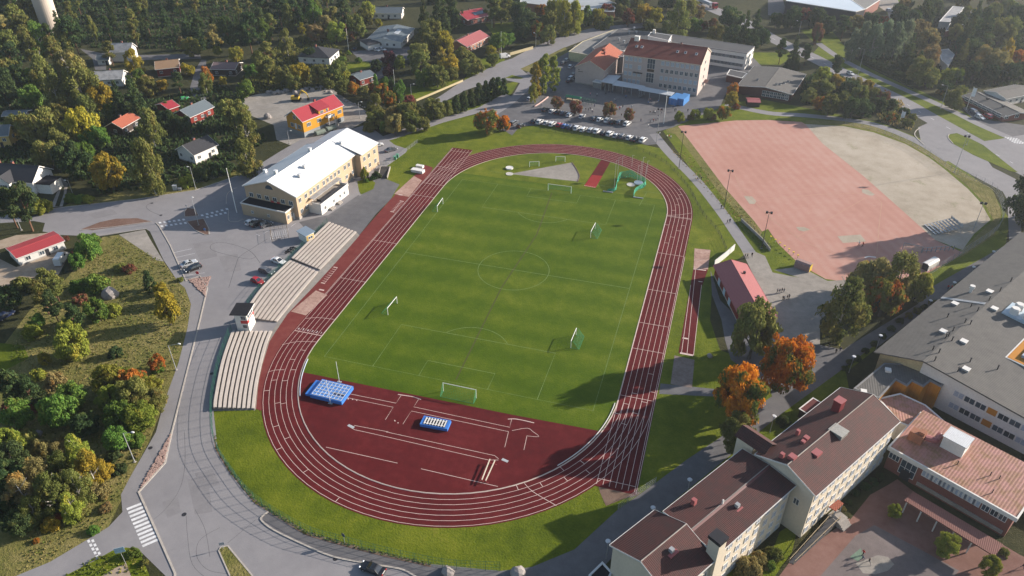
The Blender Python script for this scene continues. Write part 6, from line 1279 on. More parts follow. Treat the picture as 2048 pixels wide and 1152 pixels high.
sign("road sign with a grey back at the tip of the grass island", (447, 1098), (443, 1084), "sq", SGREY, .9, .5); sign("large pale blue backed direction sign on the corner lawn", (252.5, 1129), (239, 1094), "sq", mat("pale_blue_sign", (.3,.45,.55), .5), 1.6, .6); sign("round dark sign on the grass bank fence", (690, 1086.5), (685.5, 1067), "round", paint("dark_blue_sign", (.02,.03,.09), .4), .9, -.3); sign("round red sign beside the black parked car", (396, 551), (395, 543.5), "round", paint("sign_red", (.5,.03,.04), .4), .95, .2)
sign("round blue sign at the lower tip of the mulch island", L5(1643, 705), L5(1641, 680), "round", SBLUE, .8); sign("small grey sign on the smaller mulch island", L5(1497, 520), L5(1492, 500), "sq", SGREY, .5)
sign("blue cycle path sign by the road under the willows", L4(722, 560), L4(728, 540), "sq", SGREY, 1.4)
# cabinets, boulders, bins
def cabinet(label, u, v, sx_, sy_, h, m, ang=.4, name="utility_cabinet", cat="cabinet"):
    c = K(u, v); rt = thing(name, label, cat, c, ang); a = MB(); a.box(-sx_/2, -sy_/2, .08, sx_/2, sy_/2, h); a.build("body", m, rt); a = MB(); a.box(-sx_/2-.06, -sy_/2-.06, h, sx_/2+.06, sy_/2+.06, h+.08); a.build("lid", m, rt); a = MB(); a.box(-sx_/2-.03, -sy_/2-.03, 0, sx_/2+.03, sy_/2+.03, .08); a.build("base", CONC, rt); a = MB(); a.box(-.02, -sy_/2-.03, .3, .02, -sy_/2-.002, h-.1); a.build("door_edge", DARK, rt)
cabinet("tall pale utility cabinet on the verge by the road", 351, 380, 1.3, .7, 1.7, mat("pale_cabinet", (.5,.52,.54), .6)); cabinet("low grey utility cabinet beside the tall pale one", 360, 380.5, 1.0, .7, .8, GREY)
for i, (u, v_) in enumerate(((790, 319), (795, 315))): cabinet("green rubbish bin "+("nearer" if not i else "further from")+" the grey railing of the hall parking", u, v_, .9, .9, 1.2, paint("bin_green", (.05,.25,.14), .5), .3, "rubbish_bin", "bin")
cabinet("larger white equipment box at the sprint straight", 836, 344, 4.4, 1.8, .9, WHITE, -.1, "equipment_box", "box"); cabinet("smaller white equipment box behind the larger one at the sprint straight", 840, 335, 2.6, 1.2, .8, WHITE, -.1, "equipment_box", "box")
for i in range(6):
    c = K(757+i*3.6, 331-i*.6); rt = thing("bicycle_rack", "%s steel bicycle rack hoop at the foot of the hall stairs" % ("first second third fourth fifth sixth".split()[i]), "bicycle rack", c, .4, "bicycle rack hoops"); a = MB(); a.path([(-.5, 0, 0), (-.5, 0, 1.2), (.5, 0, 1.2), (.5, 0, 0)], .05, 5); a.build("hoop", GREY, rt)
M_ROCK = mat("granite_boulder", (.30,.27,.25), .9, (.19,.17,.16), s=1.2, s2=6, bmp=.5); M_ROCKP = mat("pink_granite", (.36,.25,.21), .9, (.24,.16,.14), s=1.2, s2=6)
def rock_mesh(seed, r=1.0):
    rg = random.Random(seed); bm = bmesh.new(); bmesh.ops.create_icosphere(bm, subdivisions=2, radius=r)
    k = [Vector((rg.uniform(-1, 1), rg.uniform(-1, 1), rg.uniform(-1, 1))).normalized() for _ in range(7)]; o_ = [rg.uniform(.62, .95) for _ in k]
    for v_ in bm.verts:
        for n_, d_ in zip(k, o_):
            e = v_.co.dot(n_)-d_*r
            if e > 0: v_.co -= n_*e
        v_.co.z *= .75
    me = bpy.data.meshes.new("boulder"); bm.to_mesh(me); bm.free(); return me
ROCKS = [rock_mesh(i) for i in range(5)]
for me in ROCKS: me.materials.append(M_ROCK)
bl = []
for i in range(34):
    t = i/33; pts = [(100, 752), (180, 752), (260, 730), (330, 745), (400, 725), (470, 712), (530, 715), (590, 745)]
    f = t*(len(pts)-1); j = min(int(f), len(pts)-2); f -= j; u, v_ = pts[j][0]+(pts[j+1][0]-pts[j][0])*f, pts[j][1]+(pts[j+1][1]-pts[j][1])*f
    c = K(*L2(u+random.uniform(-8, 8), v_+random.uniform(-12, 12))); s = random.uniform(.6, 1.35); o = link("boulder", ROCKS[i % 5], None, (c.x, c.y, s*.3), random.uniform(0, 6)); o.scale = (s, s*random.uniform(.8, 1.1), s)
    tag(o, "pale granite boulder in the long row behind the ochre villa", "boulder", "boulders edging the gravel yard")
for i in range(14):
    t = i/13; c = K(*L2(655+t*210+random.uniform(-4, 4), 785+t*75+random.uniform(-6, 6))); s = random.uniform(.35, .7); o = link("boulder", ROCKS[i % 5], None, (c.x, c.y, s*.3), random.uniform(0, 6)); o.scale = (s, s, s); tag(o, "small granite boulder in the row along the gravel yard's far edge", "boulder", "small boulders edging the gravel yard")
for u, v_, s, lab in ((895, 1146, 1.3, "pale pointed boulder on the verge below the grass bank"), (1419, 713, .8, "grey boulder on the lawn beside the damp sand pit"), (536, 236, 1.7, "tall pointed boulder alone in the gravel yard"), (222, 592, 2.2, "broad grey boulder half hidden in the meadow bushes"), (77, 869, .9, "white boulder at the edge of the birch thicket"), (1036, 1149, 1.4, "smooth pale dome shaped boulder by the access road")):
    c = K(u, v_); o = link("boulder", ROCKS[int(s*10) % 5], None, (c.x, c.y, s*.3), s); o.scale = (s, s, s*1.2); tag(o, lab, "boulder")
# beds of fist-sized stones
def stones(name, poly, n, m, seed):
    rg = random.Random(seed); P = [K(u, v_).to_2d() for u, v_ in poly]; x0, x1 = min(p.x for p in P), max(p.x for p in P); y0, y1 = min(p.y for p in P), max(p.y for p in P)
    def ins(x, y):
        r = False
        for i in range(len(P)):
            a_, b_ = P[i], P[i-1]
            if (a_.y > y) != (b_.y > y) and x < (b_.x-a_.x)*(y-a_.y)/(b_.y-a_.y)+a_.x: r = not r
        return r
    mb = MB(); k = 0
    while k < n:
        x, y = rg.uniform(x0, x1), rg.uniform(y0, y1)
        if ins(x, y): s = rg.uniform(.14, .30); mb.ell((x, y, .06), (s, s*rg.uniform(.7, 1), s*.7), 5, 4); k += 1
    tag(mb.build(name, m), kind='stuff')
sheet("stone_bed", c4(0, 288, [(1500, 1082), (1690, 1058), (1650, 1150), (1646, 1230), (1580, 1160)]), .05, M_EARTH); stones("stones", c4(0, 288, [(1505, 1085), (1686, 1062), (1650, 1150), (1646, 1228), (1580, 1160)]), 420, M_ROCKP, 1)
sheet("stone_bed", c4(0, 864, [(1340, 60), (1380, -10), (1320, 250), (1110, 478), (1150, 390)]), .05, M_EARTH); stones("stones", c4(0, 864, [(1345, 55), (1372, 0), (1312, 245), (1115, 470), (1152, 392)]), 420, M_ROCKP, 2)
# steel bleacher, dugouts, post row, frames by the sand field
bq = [K(*L8(x, y)) for x, y in ((1245, 650), (1335, 730), (1470, 650), (1370, 575))]; c = sum(bq, Vector())/4; d = bq[1]-bq[0]; n_ = bq[3]-bq[0]; ang = math.atan2(d.y, d.x); rt = thing("steel_bleacher", "small grey steel bleacher on the grey sand in tree shade", "bleacher", bq[0], ang); Lx, Ly = d.length, abs(n_.dot(Vector((-math.sin(ang), math.cos(ang), 0))))
for i in range(8): a = MB(); y = Ly*i/8; a.box(0, y, .25+.22*i, Lx, y+Ly/8*.62, .31+.22*i); a.build("bench", GREY, rt)
a = MB()
for x in rng(.1, Lx-.1, 5): a.tube((x, .1, .05), (x, Ly, 2.0), .05, n=4).tube((x, Ly, 0), (x, Ly, 2.9), .05, n=4).tube((x, Ly*.5, 0), (x, Ly*.5, 1.1), .05, n=4)
for z in (2.4, 2.9): a.tube((.1, Ly, z), (Lx-.1, Ly, z), .04, n=4)
a.build("frame", GREY, rt)
a = MB(); a.box(0, Ly+.05, 1.9, Lx, Ly+.12, 2.7); a.build("back_panel", mat("pale_steel", (.4,.42,.43), .5), rt)
def dugout(label, p_, q_, depth, h, roof, m2):
    p, q = K(*p_), K(*q_); d = q-p; rt = thing("dugout", label, "dugout", p, math.atan2(d.y, d.x)); Lx = d.length
    rings = []
    for x in (0, Lx): rings.append([(x, depth*t0, z0) for t0, z0 in ((0, 0), (0, .8*h), (.25, h), (.8, h*.98), (1, h*.85), (1, h*.85-.08), (.8, h*.98-.09), (.27, h-.09), (.06, .78*h), (.06, 0))])
    a = MB(); a.loft(rings); a.build("shell", roof, rt)
    a = MB(); a.box(.1, .3, .42, Lx-.1, .75, .5); a.build("bench", m2, rt)
    for x in (.02, Lx-.1): a = MB(); a.box(x, .06, 0, x+.08, depth*.9, .85*h); a.build("side_panel", m2, rt)
dugout("dugout with a mauve brown roof and yellow corner posts by the pink field", L8(205, 985), L8(325, 1030), 2.2, 2.2, mat("mauve_sheet", (.30,.20,.18), .7), mat("yellow_panel", (.5,.36,.04), .6)); dugout("white rounded dugout in the corner of the pink field", L8(1275, 1020), L8(1362, 970), 2.0, 2.1, WHITE, DARK)
for i in range(7):
    u, v_ = 20+i*36, 762+i*25; c = K(*L8(u, v_)); rt = thing("barrier_post", "%s yellow capped post along the pink field's near edge counted from the footpath" % ("first second third fourth fifth sixth seventh".split()[i]), "post", c, 0, "yellow capped barrier posts"); a = MB(); a.tube((0, 0, 0), (0, 0, .9), .07, n=6); a.build("shaft", GREY, rt); a = MB(); a.box(-.25, -.25, .9, .25, .25, 1.05); a.build("cap", paint("yellow_cap", (.6,.42,.02), .5), rt)
a_, b_ = K(*L8(1230, 870)), K(*L8(1480, 850)); rt = thing("shadow_rack", "flat steel ladder rack casting a striped shadow on the pink field", "rack", a_); d = b_-a_; a = MB()
for t in rng(0, 1, 8): q = d*t; a.box(q.x-.1, q.y-.1, 0, q.x+.1, q.y+.1, 1.6)
a.tube((0, 0, 1.6), (d.x, d.y, 1.6), .08, n=5).tube((0, 0, .6), (d.x, d.y, .6), .08, n=5); a.build("bars", GREY, rt)
# basketball hoops on the skate court, school yard table, playground hut
for i, (u, v_) in enumerate(((2013, 510), (1990, 527))):
    c = K(u, v_); rt = thing("basketball_hoop", "basketball hoop %s the corner of the skate court" % ("away from", "at")[i], "basketball hoop", c, 2.2, "basketball hoops"); a = MB(); a.tube((0, 0, 0), (0, 0, 3.2), .07, n=6).tube((0, 0, 3.1), (.8, 0, 3.1), .05, n=5); a.build("post", GREY, rt); a = MB(); a.box(.8, -.7, 2.7, .85, .7, 3.7); a.build("backboard", WHITE, rt); a = MB()
    for k_ in range(12): t0, t1 = math.pi*k_/6, math.pi*(k_+1)/6; a.tube((1.15+.23*math.cos(t0), .23*math.sin(t0), 2.95), (1.15+.23*math.cos(t1), .23*math.sin(t1), 2.95), .02, n=4)
    a.build("ring", M_RED, rt)
c = K(*L3(490, 805)); rt = thing("playhouse", "low green roofed playground structure between the crimson bushes of the yard", "play structure", c, -.15); a = MB(); a.hexa([(-3.2, -1, 1.5), (3.2, -1, 1.5), (3.2, 1, 1.5), (-3.2, 1, 1.5)], [(-3.2, -.05, 2.1), (3.2, -.05, 2.1), (3.2, .05, 2.1), (-3.2, .05, 2.1)]); a.build("roof", paint("play_green", (.04,.22,.10), .5), rt)
for x in (-3, 0, 3):
    for y in (-.9, .9): a = MB(); a.box(x-.08, y-.08, 0, x+.08, y+.08, 1.5); a.build("post", M_GREENM, rt)
a = MB(); a.box(-2.8, -.7, .4, 2.8, .7, .5); a.build("platform", mat("tan_wood", (.38,.30,.2), .8), rt)
c = K(*L3(610, 830)); rt = thing("climbing_frame", "dark climbing frame beside the green roofed playground structure", "climbing frame", c, -.15); a = MB()
for x in rng(-3, 3, 6):
    for y in (-1, 1): a.tube((x, y, 0), (x, y, 2.0), .06, n=5)
for y in (-1, 1):
    for z in (1.0, 2.0): a.tube((-3, y, z), (3, y, z), .05, n=5)
for x in rng(-3, 3, 6): a.tube((x, -1, 2.0), (x, 1, 2.0), .05, n=5)
a.build("bars", M_GREENM, rt)
c = K(*L3(1000, 745)); 
board_wall("low white and red barrier at the poplar row of the school yard", [L3(180, 858), L3(235, 822), L3(290, 780)], .5, mat("pale_barrier", (.5,.35,.32), .7), "barrier", cat="barrier")

# ================================================================ VEHICLES
def carmesh(Lc, Wc, Hc, style):
    h2 = Wc/2; sill = .22; belt = .86 if style != 'suv' else .98
    def ring(x, w_, z0, z1): return [(x, -w_*.94, z0), (x, w_*.94, z0), (x, w_, z0+(z1-z0)*.4), (x, w_*.97, z1), (x, -w_*.97, z1), (x, -w_, z0+(z1-z0)*.4)]
    X = Lc/2; body = MB()
    hood = belt*.88
    body.loft([ring(-X, h2*.80, .34, belt*.80), ring(-X+.12, h2*.93, .25, belt*.95), ring(-X+.7, h2, sill, belt), ring(0, h2, sill, belt), ring(X-1.35, h2, sill, belt*.97), ring(X-.9, h2*.98, sill, hood), ring(X-.3, h2*.93, .25, hood*.92), ring(X, h2*.78, .34, hood*.74)])
    if style == 'hatch': a0, a1, b0, b1 = -X+.12, -X+.55, X-2.0, X-1.15
    elif style == 'estate': a0, a1, b0, b1 = -X+.1, -X+.4, X-2.1, X-1.2
    elif style == 'suv': a0, a1, b0, b1 = -X+.12, -X+.5, X-2.0, X-1.2
    else: a0, a1, b0, b1 = -X+.75, -X+1.45, X-2.15, X-1.3   # saloon
    wt_ = h2*.74; roof = MB()
    lo = [(a1-.05, -wt_, Hc-.1), (b0+.05, -wt_, Hc-.1), (b0+.05, wt_, Hc-.1), (a1-.05, wt_, Hc-.1)]; hi = [(a1+.15, -wt_*.86, Hc), (b0-.25, -wt_*.86, Hc), (b0-.25, wt_*.86, Hc), (a1+.15, wt_*.86, Hc)]
    body.hexa(lo, hi)
    for sgn in (-1, 1):     # pillars
        for (xb, xt) in ((a0, a1), ((a0+b1)/2-.1, (a1+b0)/2-.1), (b1, b0)):
            y0, y1 = sgn*h2*.93, sgn*wt_
            body.hexa([(xb-.05, y0, belt-.02), (xb+.06, y0, belt-.02), (xb+.06, y0-sgn*.09, belt-.02), (xb-.05, y0-sgn*.09, belt-.02)], [(xt-.05, y1+sgn*.012, Hc-.09), (xt+.06, y1+sgn*.012, Hc-.09), (xt+.06, y1-sgn*.08, Hc-.09), (xt-.05, y1-sgn*.08, Hc-.09)])
    gl = MB(); gl.hexa([(a0, -h2*.92, belt-.03), (b1, -h2*.92, belt-.03), (b1, h2*.92, belt-.03), (a0, h2*.92, belt-.03)], [(a1, -wt_*.985, Hc-.11), (b0, -wt_*.985, Hc-.11), (b0, wt_*.985, Hc-.11), (a1, wt_*.985, Hc-.11)])
    return body, gl
M_TYRE_ = mat("tyre", (.018,.018,.018), .9); M_RIM = paint("alloy", (.4,.4,.42), .35, .6); M_HEAD = glass("headlight_glass", (.5,.5,.5), .1); M_TAIL = paint("tail_red", (.35,.01,.01), .3); M_CGL = glass("car_glass", (.012,.015,.02), .05)
CARC = {k: paint("car_"+k, c, .28, .1, .6) for k, c in dict(white=(.68,.68,.67), silver=(.40,.42,.44), black=(.012,.012,.014), grey=(.10,.105,.115), red=(.38,.012,.018), blue=(.02,.10,.34), navy=(.015,.025,.07), green=(.05,.42,.10)).items()}
PROTO = {}
def car_proto(style):
    dims = dict(hatch=(3.95, 1.74, 1.48), estate=(4.65, 1.8, 1.47), suv=(4.5, 1.86, 1.66), saloon=(4.6, 1.8, 1.44))[style]; b, g_ = carmesh(*dims, style); Lc, Wc, Hc = dims
    parts = [("body", b.mesh("body", False), None), ("window", g_.mesh("window"), M_CGL)]
    w_ = MB(); w_.tube((0, -.11, 0), (0, .11, 0), .32, n=14); wm = w_.mesh("wheel"); wm.materials.append(M_TYRE_); r_ = MB(); r_.tube((0, -.125, 0), (0, .125, 0), .19, n=10); rm_ = r_.mesh("rim"); rm_.materials.append(M_RIM)
    hl = MB(); hl.ell((0, 0, 0), (.14, .2, .1), 8, 5); hm = hl.mesh("headlight"); hm.materials.append(M_HEAD); tl = MB(); tl.box(-.04, -.16, -.1, .04, .16, .12); tm = tl.mesh("tail_light"); tm.materials.append(M_TAIL)
    parts[0][1].materials.append(CARC['white']); parts[1][1].materials.append(M_CGL)
    mi = MB(); mi.box(-.09, -.1, -.06, .09, .1, .08); mm = mi.mesh("mirror"); mm.materials.append(CARC['black'])
    return dict(dims=dims, body=parts[0][1], win=parts[1][1], wheel=wm, rim=rm_, head=hm, tail=tm, mirror=mm)
def car(label, px_, toward, col, style='hatch', group=None, name="parked_car", cat="car"):
    if style not in PROTO: PROTO[style] = car_proto(style)
    p = PROTO[style]; P_ = K(*px_); T_ = K(*toward); ang = math.atan2(T_.y-P_.y, T_.x-P_.x); rt = thing(name, label, cat, (P_.x, P_.y, .02), ang, group); Lc, Wc, Hc = p['dims']
    o = link("body", p['body'], rt); o.material_slots[0].link = 'OBJECT'; o.material_slots[0].material = CARC[col]
    link("window", p['win'], rt)
    for x in (-Lc*.31, Lc*.31):
        for y in (-Wc/2+.1, Wc/2-.1): w_ = link("wheel", p['wheel'], rt, (x, y, .32)); link("rim", p['rim'], w_)
    for y in (-Wc*.34, Wc*.34): link("headlight", p['head'], rt, (Lc/2-.1, y, .62)); link("tail_light", p['tail'], rt, (-Lc/2+.03, y, .72))
    for y in (-Wc/2-.07, Wc/2+.07): link("mirror", p['mirror'], rt, (Lc*.17, y, .95))
    return rt
ORD = "first second third fourth fifth sixth seventh eighth ninth tenth eleventh twelfth thirteenth fourteenth fifteenth sixteenth seventeenth eighteenth nineteenth".split()
row1 = [(175, 980, 'black', 'hatch'), (222, 985, 'white', 'suv'), (275, 993, 'white', 'hatch'), (322, 1001, 'white', 'estate'), (378, 1009, 'red', 'hatch'), (420, 1018, 'blue', 'hatch'), (468, 1026, 'navy', 'estate'), (520, 1035, 'white', 'suv'), (572, 1045, 'white', 'estate'), (632, 1050, 'silver', 'estate'), (680, 1060, 'white', 'suv'), (730, 1076, 'black', 'hatch'), (782, 1080, 'white', 'suv'), (832, 1095, 'silver', 'hatch'), (885, 1099, 'grey', 'estate'), (938, 1110, 'white', 'hatch'), (985, 1123, 'black', 'saloon'), (1048, 1130, 'white', 'suv')]
SN = dict(hatch="hatchback", estate="estate car", suv="crossover", saloon="saloon")
for i, (x, y, c_, s_) in enumerate(row1): car("%s %s, %s in the row along the track verge counted from the orange maple" % (c_, SN[s_], ORD[i]), L3(x, y), L3(x+30, y-24), c_, s_, "cars parked along the track verge")
row2 = [(265, 886, 'black', 'hatch'), (322, 899, 'white', 'hatch'), (365, 908, 'black', 'hatch'), (408, 916, 'navy', 'hatch'), (465, 926, 'white', 'estate'), (560, 940, 'white', 'hatch'), (655, 958, 'grey', 'hatch'), (702, 966, 'white', 'hatch'), (765, 972, 'white', 'suv'), (805, 986, 'black', 'hatch'), (862, 987, 'grey', 'estate'), (920, 999, 'white', 'suv')]
for i, (x, y, c_, s_) in enumerate(row2): car("%s %s, %s in the row below the crimson bushes counted from the poplars" % (c_, SN[s_], ORD[i]), L3(x, y), L3(x+30, y-22), c_, s_, "cars parked below the crimson bushes")
car("black hatchback at the road end of the lower parking, nearer the orange maple", L3(70, 1016), L3(100, 1000), 'black', 'hatch'); car("grey estate car further from the parking rows, at the road end of the lower parking", L3(14, 992), L3(40, 975), 'grey', 'estate')
car("white hatchback parked beside the yellow school wing", L3(468, 541), L3(490, 520), 'white', 'hatch'); car("grey estate car parked furthest up beside the yellow school wing", L3(412, 512), L3(440, 490), 'grey', 'estate'); car("silver crossover parked between poplars and yellow school wing", L3(440, 492), L3(470, 470), 'silver', 'suv'); car("silver estate car parked against the orange gabled school hall", L3(478, 630), L3(505, 615), 'silver', 'estate'); car("black hatchback parked at the corner of the orange gabled school hall", L3(460, 656), L3(490, 640), 'black', 'hatch'); car("grey hatchback nearest the yellow wing along the orange gabled hall", L3(495, 606), L3(515, 590), 'grey', 'hatch'); car("silver hatchback under the front poplar of the school yard", L3(140, 800), L3(160, 785), 'silver', 'hatch')
car("silver saloon parked beside the black estate car in the open car park", L5(1512, 968), L5(1590, 940), 'silver', 'saloon'); car("black estate car with its boot open by the red round sign", L5(1548, 1006), L5(1480, 1032), 'black', 'estate')
car("white hatchback in the shade of the beige annex", (503, 447), (520, 438), 'white', 'hatch'); car("black estate car under the wall of the beige annex", (516, 450), (535, 442), 'black', 'estate'); car("grey hatchback nearest the bicycle rail under the beige annex", (533, 452), (550, 446), 'grey', 'hatch')
car("white saloon behind the stand beside the motorcycles", (557, 525), (575, 531), 'white', 'saloon'); car("dark grey estate car between white saloon and red hatchback behind the stand", (534, 545.5), (552, 551), 'grey', 'estate'); car("red hatchback at the back of the middle stand", (516, 565.5), (534, 572), 'red', 'hatch')
car("grey saloon in the parking behind the white roofed hall", (782, 302), (800, 297), 'grey', 'saloon'); car("white car parked at the corner of the white roofed hall", (756, 292), (770, 289), 'white', 'hatch')
car("black saloon parked at the kerb below the grass bank", (746, 1141), (728, 1134), 'black', 'saloon')
car("white hatchback nearer the garage door of the black hip roofed garage", L2(965, 408), L2(990, 415), 'white', 'hatch'); car("white hatchback further from the wall of the black hip roofed garage", L2(1012, 402), L2(1040, 408), 'white', 'hatch'); car("black hatchback on the drive between villa and garage", L2(790, 398), L2(795, 380), 'black', 'hatch')
car("white car driving along the highway past the trees", L4(658, 598), L4(690, 612), 'white', 'hatch', name="car"); car("dark crossover in front of the brown brick workshop", L4(1645, 908), L4(1690, 925), 'navy', 'suv'); car("red estate car at the brown brick workshop's wall", L4(1750, 940), L4(1700, 915), 'red', 'suv'); car("silver hatchback between dark crossover and red car at the workshop", L4(1690, 948), L4(1720, 960), 'silver', 'hatch'); car("white hatchback by the far meadow beyond the highway", L4(975, 92), L4(1010, 98), 'white', 'estate'); car("white hatchback by the dark hall's gate, further from the wall", L4(72, 132), L4(90, 128), 'white', 'hatch'); car("white estate car nearest the wall of the dark hall", L4(102, 132), L4(120, 128), 'white', 'estate')
car("bright green hatchback parked behind the dark roofed red house", Q(0, 0, 1480, 798), Q(0, 0, 1510, 790), 'green', 'hatch'); car("dark car half hidden under the trees at the far left yard", (12, 634), (30, 624), 'navy', 'estate')
# van by the yellow fence
def van(label, px_, toward, body_m, cat="van", name="parked_van", Lc=5.2, Hc=2.1):
    P_ = K(*px_); T_ = K(*toward); rt = thing(name, label, cat, (P_.x, P_.y, .02), math.atan2(T_.y-P_.y, T_.x-P_.x)); X = Lc/2
    def ring(x, w_, z0, z1): return [(x, -w_, z0), (x, w_, z0), (x, w_, z1*.55), (x, w_*.86, z1), (x, -w_*.86, z1), (x, -w_, z1*.55)]
    a = MB(); a.loft([ring(-X, .92, .3, Hc-.06), ring(-X+.2, .95, .25, Hc), ring(X-1.7, .95, .25, Hc), ring(X-.95, .95, .25, Hc*.58), ring(X-.1, .88, .28, Hc*.5), ring(X, .8, .35, Hc*.42)]); a.build("body", body_m, rt)
    a = MB(); a.hexa([(X-1.68, -.8, Hc*.93), (X-1.0, -.85, Hc*.62), (X-1.0, .85, Hc*.62), (X-1.68, .8, Hc*.93)], [(X-1.62, -.8, Hc*.96), (X-.94, -.85, Hc*.65), (X-.94, .85, Hc*.65), (X-1.62, .8, Hc*.96)]); a.build("windscreen", M_CGL, rt)
    for s_ in (-1, 1): a = MB(); a.box(X-2.3, s_*.955-.01, Hc*.58, X-1.5, s_*.955+.01, Hc*.82); a.build("side_window", M_CGL, rt)
    for x in (-X*.6, X*.62):
        for y in (-.84, .84): a = MB(); a.tube((x, y-.12, .34), (x, y+.12, .34), .34, n=12); w_ = a.build("wheel", M_TYRE_, rt); a = MB(); a.tube((x, y-.13, .34), (x, y+.13, .34), .19, n=10); a.build("rim", M_RIM, w_)
    for y in (-.6, .6): a = MB(); a.ell((X-.06, y, .75), (.1, .18, .12), 8, 5); a.build("headlight", M_HEAD, rt)
van("white van parked against the pale yellow plank fence", L2(1990, 462), L2(2030, 455), CARC['white']); van("white camper van among the bushes beside the red roofed garage", (124, 523), (133, 510), CARC['white'], "camper van", "camper_van", 5.6, 2.4)
# lorry on the far road, excavator, covered trailers, motorcycles
P_ = K(1420, 14); T_ = K(1380, -4); rt = thing("lorry", "long lorry with a red cab on the road behind the school", "lorry", P_, math.atan2(T_.y-P_.y, T_.x-P_.x)+math.pi); a = MB(); a.box(3.4, -1.25, .6, 5.8, 1.25, 3.4); a.build("cab", CARC['red'], rt); a = MB(); a.box(5.79, -1.1, 2.0, 5.86, 1.1, 3.1); a.build("windscreen", M_CGL, rt); a = MB(); a.box(-12, -1.25, 1.1, 3.0, 1.25, 1.5).box(-12, -1.25, 1.5, -11.9, 1.25, 2.2); a.build("trailer_bed", GREY, rt); a = MB(); a.box(-11, -1.1, 1.5, 1, 1.1, 2.6); a.build("load", mat("pale_load", (.4,.42,.45), .7), rt)
for x in (4.8, 1.6, -7, -8.4, -9.8):
    for y in (-1.05, 1.05): a = MB(); a.tube((x, y-.18, .5), (x, y+.18, .5), .5, n=12); a.build("wheel", M_TYRE_, rt)
P_ = K(*L2(325, 805)); rt = thing("excavator", "yellow excavator on the gravel by the boulder row", "excavator", P_, .3); YEL = paint("machine_yellow", (.55,.36,.03), .45)
for y in (-1.1, 1.1): a = MB(); a.hexa([(-1.8, y-.3, .1), (1.8, y-.3, .1), (1.8, y+.3, .1), (-1.8, y+.3, .1)], [(-1.9, y-.3, .8), (1.9, y-.3, .8), (1.9, y+.3, .8), (-1.9, y+.3, .8)]); a.build("track", M_TYRE_, rt)
a = MB(); a.box(-2.0, -1.2, .9, 1.2, 1.2, 1.9); a.build("chassis", YEL, rt); a = MB(); a.box(-.3, -1.15, 1.9, 1.15, .1, 3.0); a.build("cab", DARK, rt)
a = MB(); a.path([(1.0, .5, 1.6), (2.6, .5, 4.2), (4.4, .5, 2.9)], .28, 6); a.build("boom", YEL, rt); a = MB(); a.path([(4.4, .5, 2.9), (4.9, .5, .9)], .2, 6); a.build("arm", YEL, rt); a = MB(); a.box(4.4, -.1, .1, 5.2, 1.1, .9); a.build("bucket", DARK, rt)
for i, (u, v_) in enumerate(((515, 1075), (602, 1042))):
    P_ = K(*L2(u, v_)); rt = thing("covered_trailer", ("grey green covered trailer at the corner of the ochre villa", "grey green covered trailer nearer the steps of the ochre villa")[i], "trailer", P_, R(58), "covered trailers by the villa"); a = MB(); rings = [[(x, -1*w_, .5), (x, 1*w_, .5), (x, 1*w_, 1.2), (x, .55*w_, 1.75), (x, -.55*w_, 1.75), (x, -1*w_, 1.2)] for x, w_ in ((-2, .8), (-1.8, 1), (1.8, 1), (2, .8))]; a.loft(rings); a.build("tarpaulin", mat("grey_green_tarp", (.16,.19,.16), .8), rt)
    for y in (-.9, .9): a = MB(); a.tube((0, y-.12, .32), (0, y+.12, .32), .32, n=10); a.build("wheel", M_TYRE_, rt)
    a = MB(); a.tube((2, 0, .5), (3.2, 0, .5), .06, n=5); a.build("drawbar", GREY, rt)
def moto(label, u, v_, ang):
    P_ = K(u, v_); rt = thing("motorcycle", label, "motorcycle", P_, ang, "motorcycles behind the stand")
    for x in (-.7, .7): a = MB(); a.tube((x, -.07, .33), (x, .07, .33), .33, n=12); w_ = a.build("wheel", M_TYRE_, rt); a = MB(); a.tube((x, -.075, .33), (x, .075, .33), .17, n=8); a.build("rim", M_RIM, w_)
    a = MB(); a.loft([[(x, -w_, z0), (x, w_, z0), (x, w_*.7, z1), (x, -w_*.7, z1)] for x, w_, z0, z1 in ((-.8, .1, .75, .9), (-.3, .17, .35, .82), (.2, .2, .35, 1.0), (.55, .12, .7, 1.0))]); a.build("body", CARC['black'], rt)
    a = MB(); a.path([(.7, 0, .33), (.5, 0, .95), (.42, -.36, 1.06)], .035, 5).path([(.5, 0, .95), (.42, .36, 1.06)], .035, 5); a.build("fork", GREY, rt); a = MB(); a.box(-.75, -.14, .82, -.1, .14, .92); a.build("saddle", DARK, rt)
moto("black motorcycle nearest the white saloon", 577, 507, .5); moto("black motorcycle in the middle of the three behind the stand", 581, 503, .6); moto("black motorcycle nearest the kiosk of the three behind the stand", 586, 499, .5)

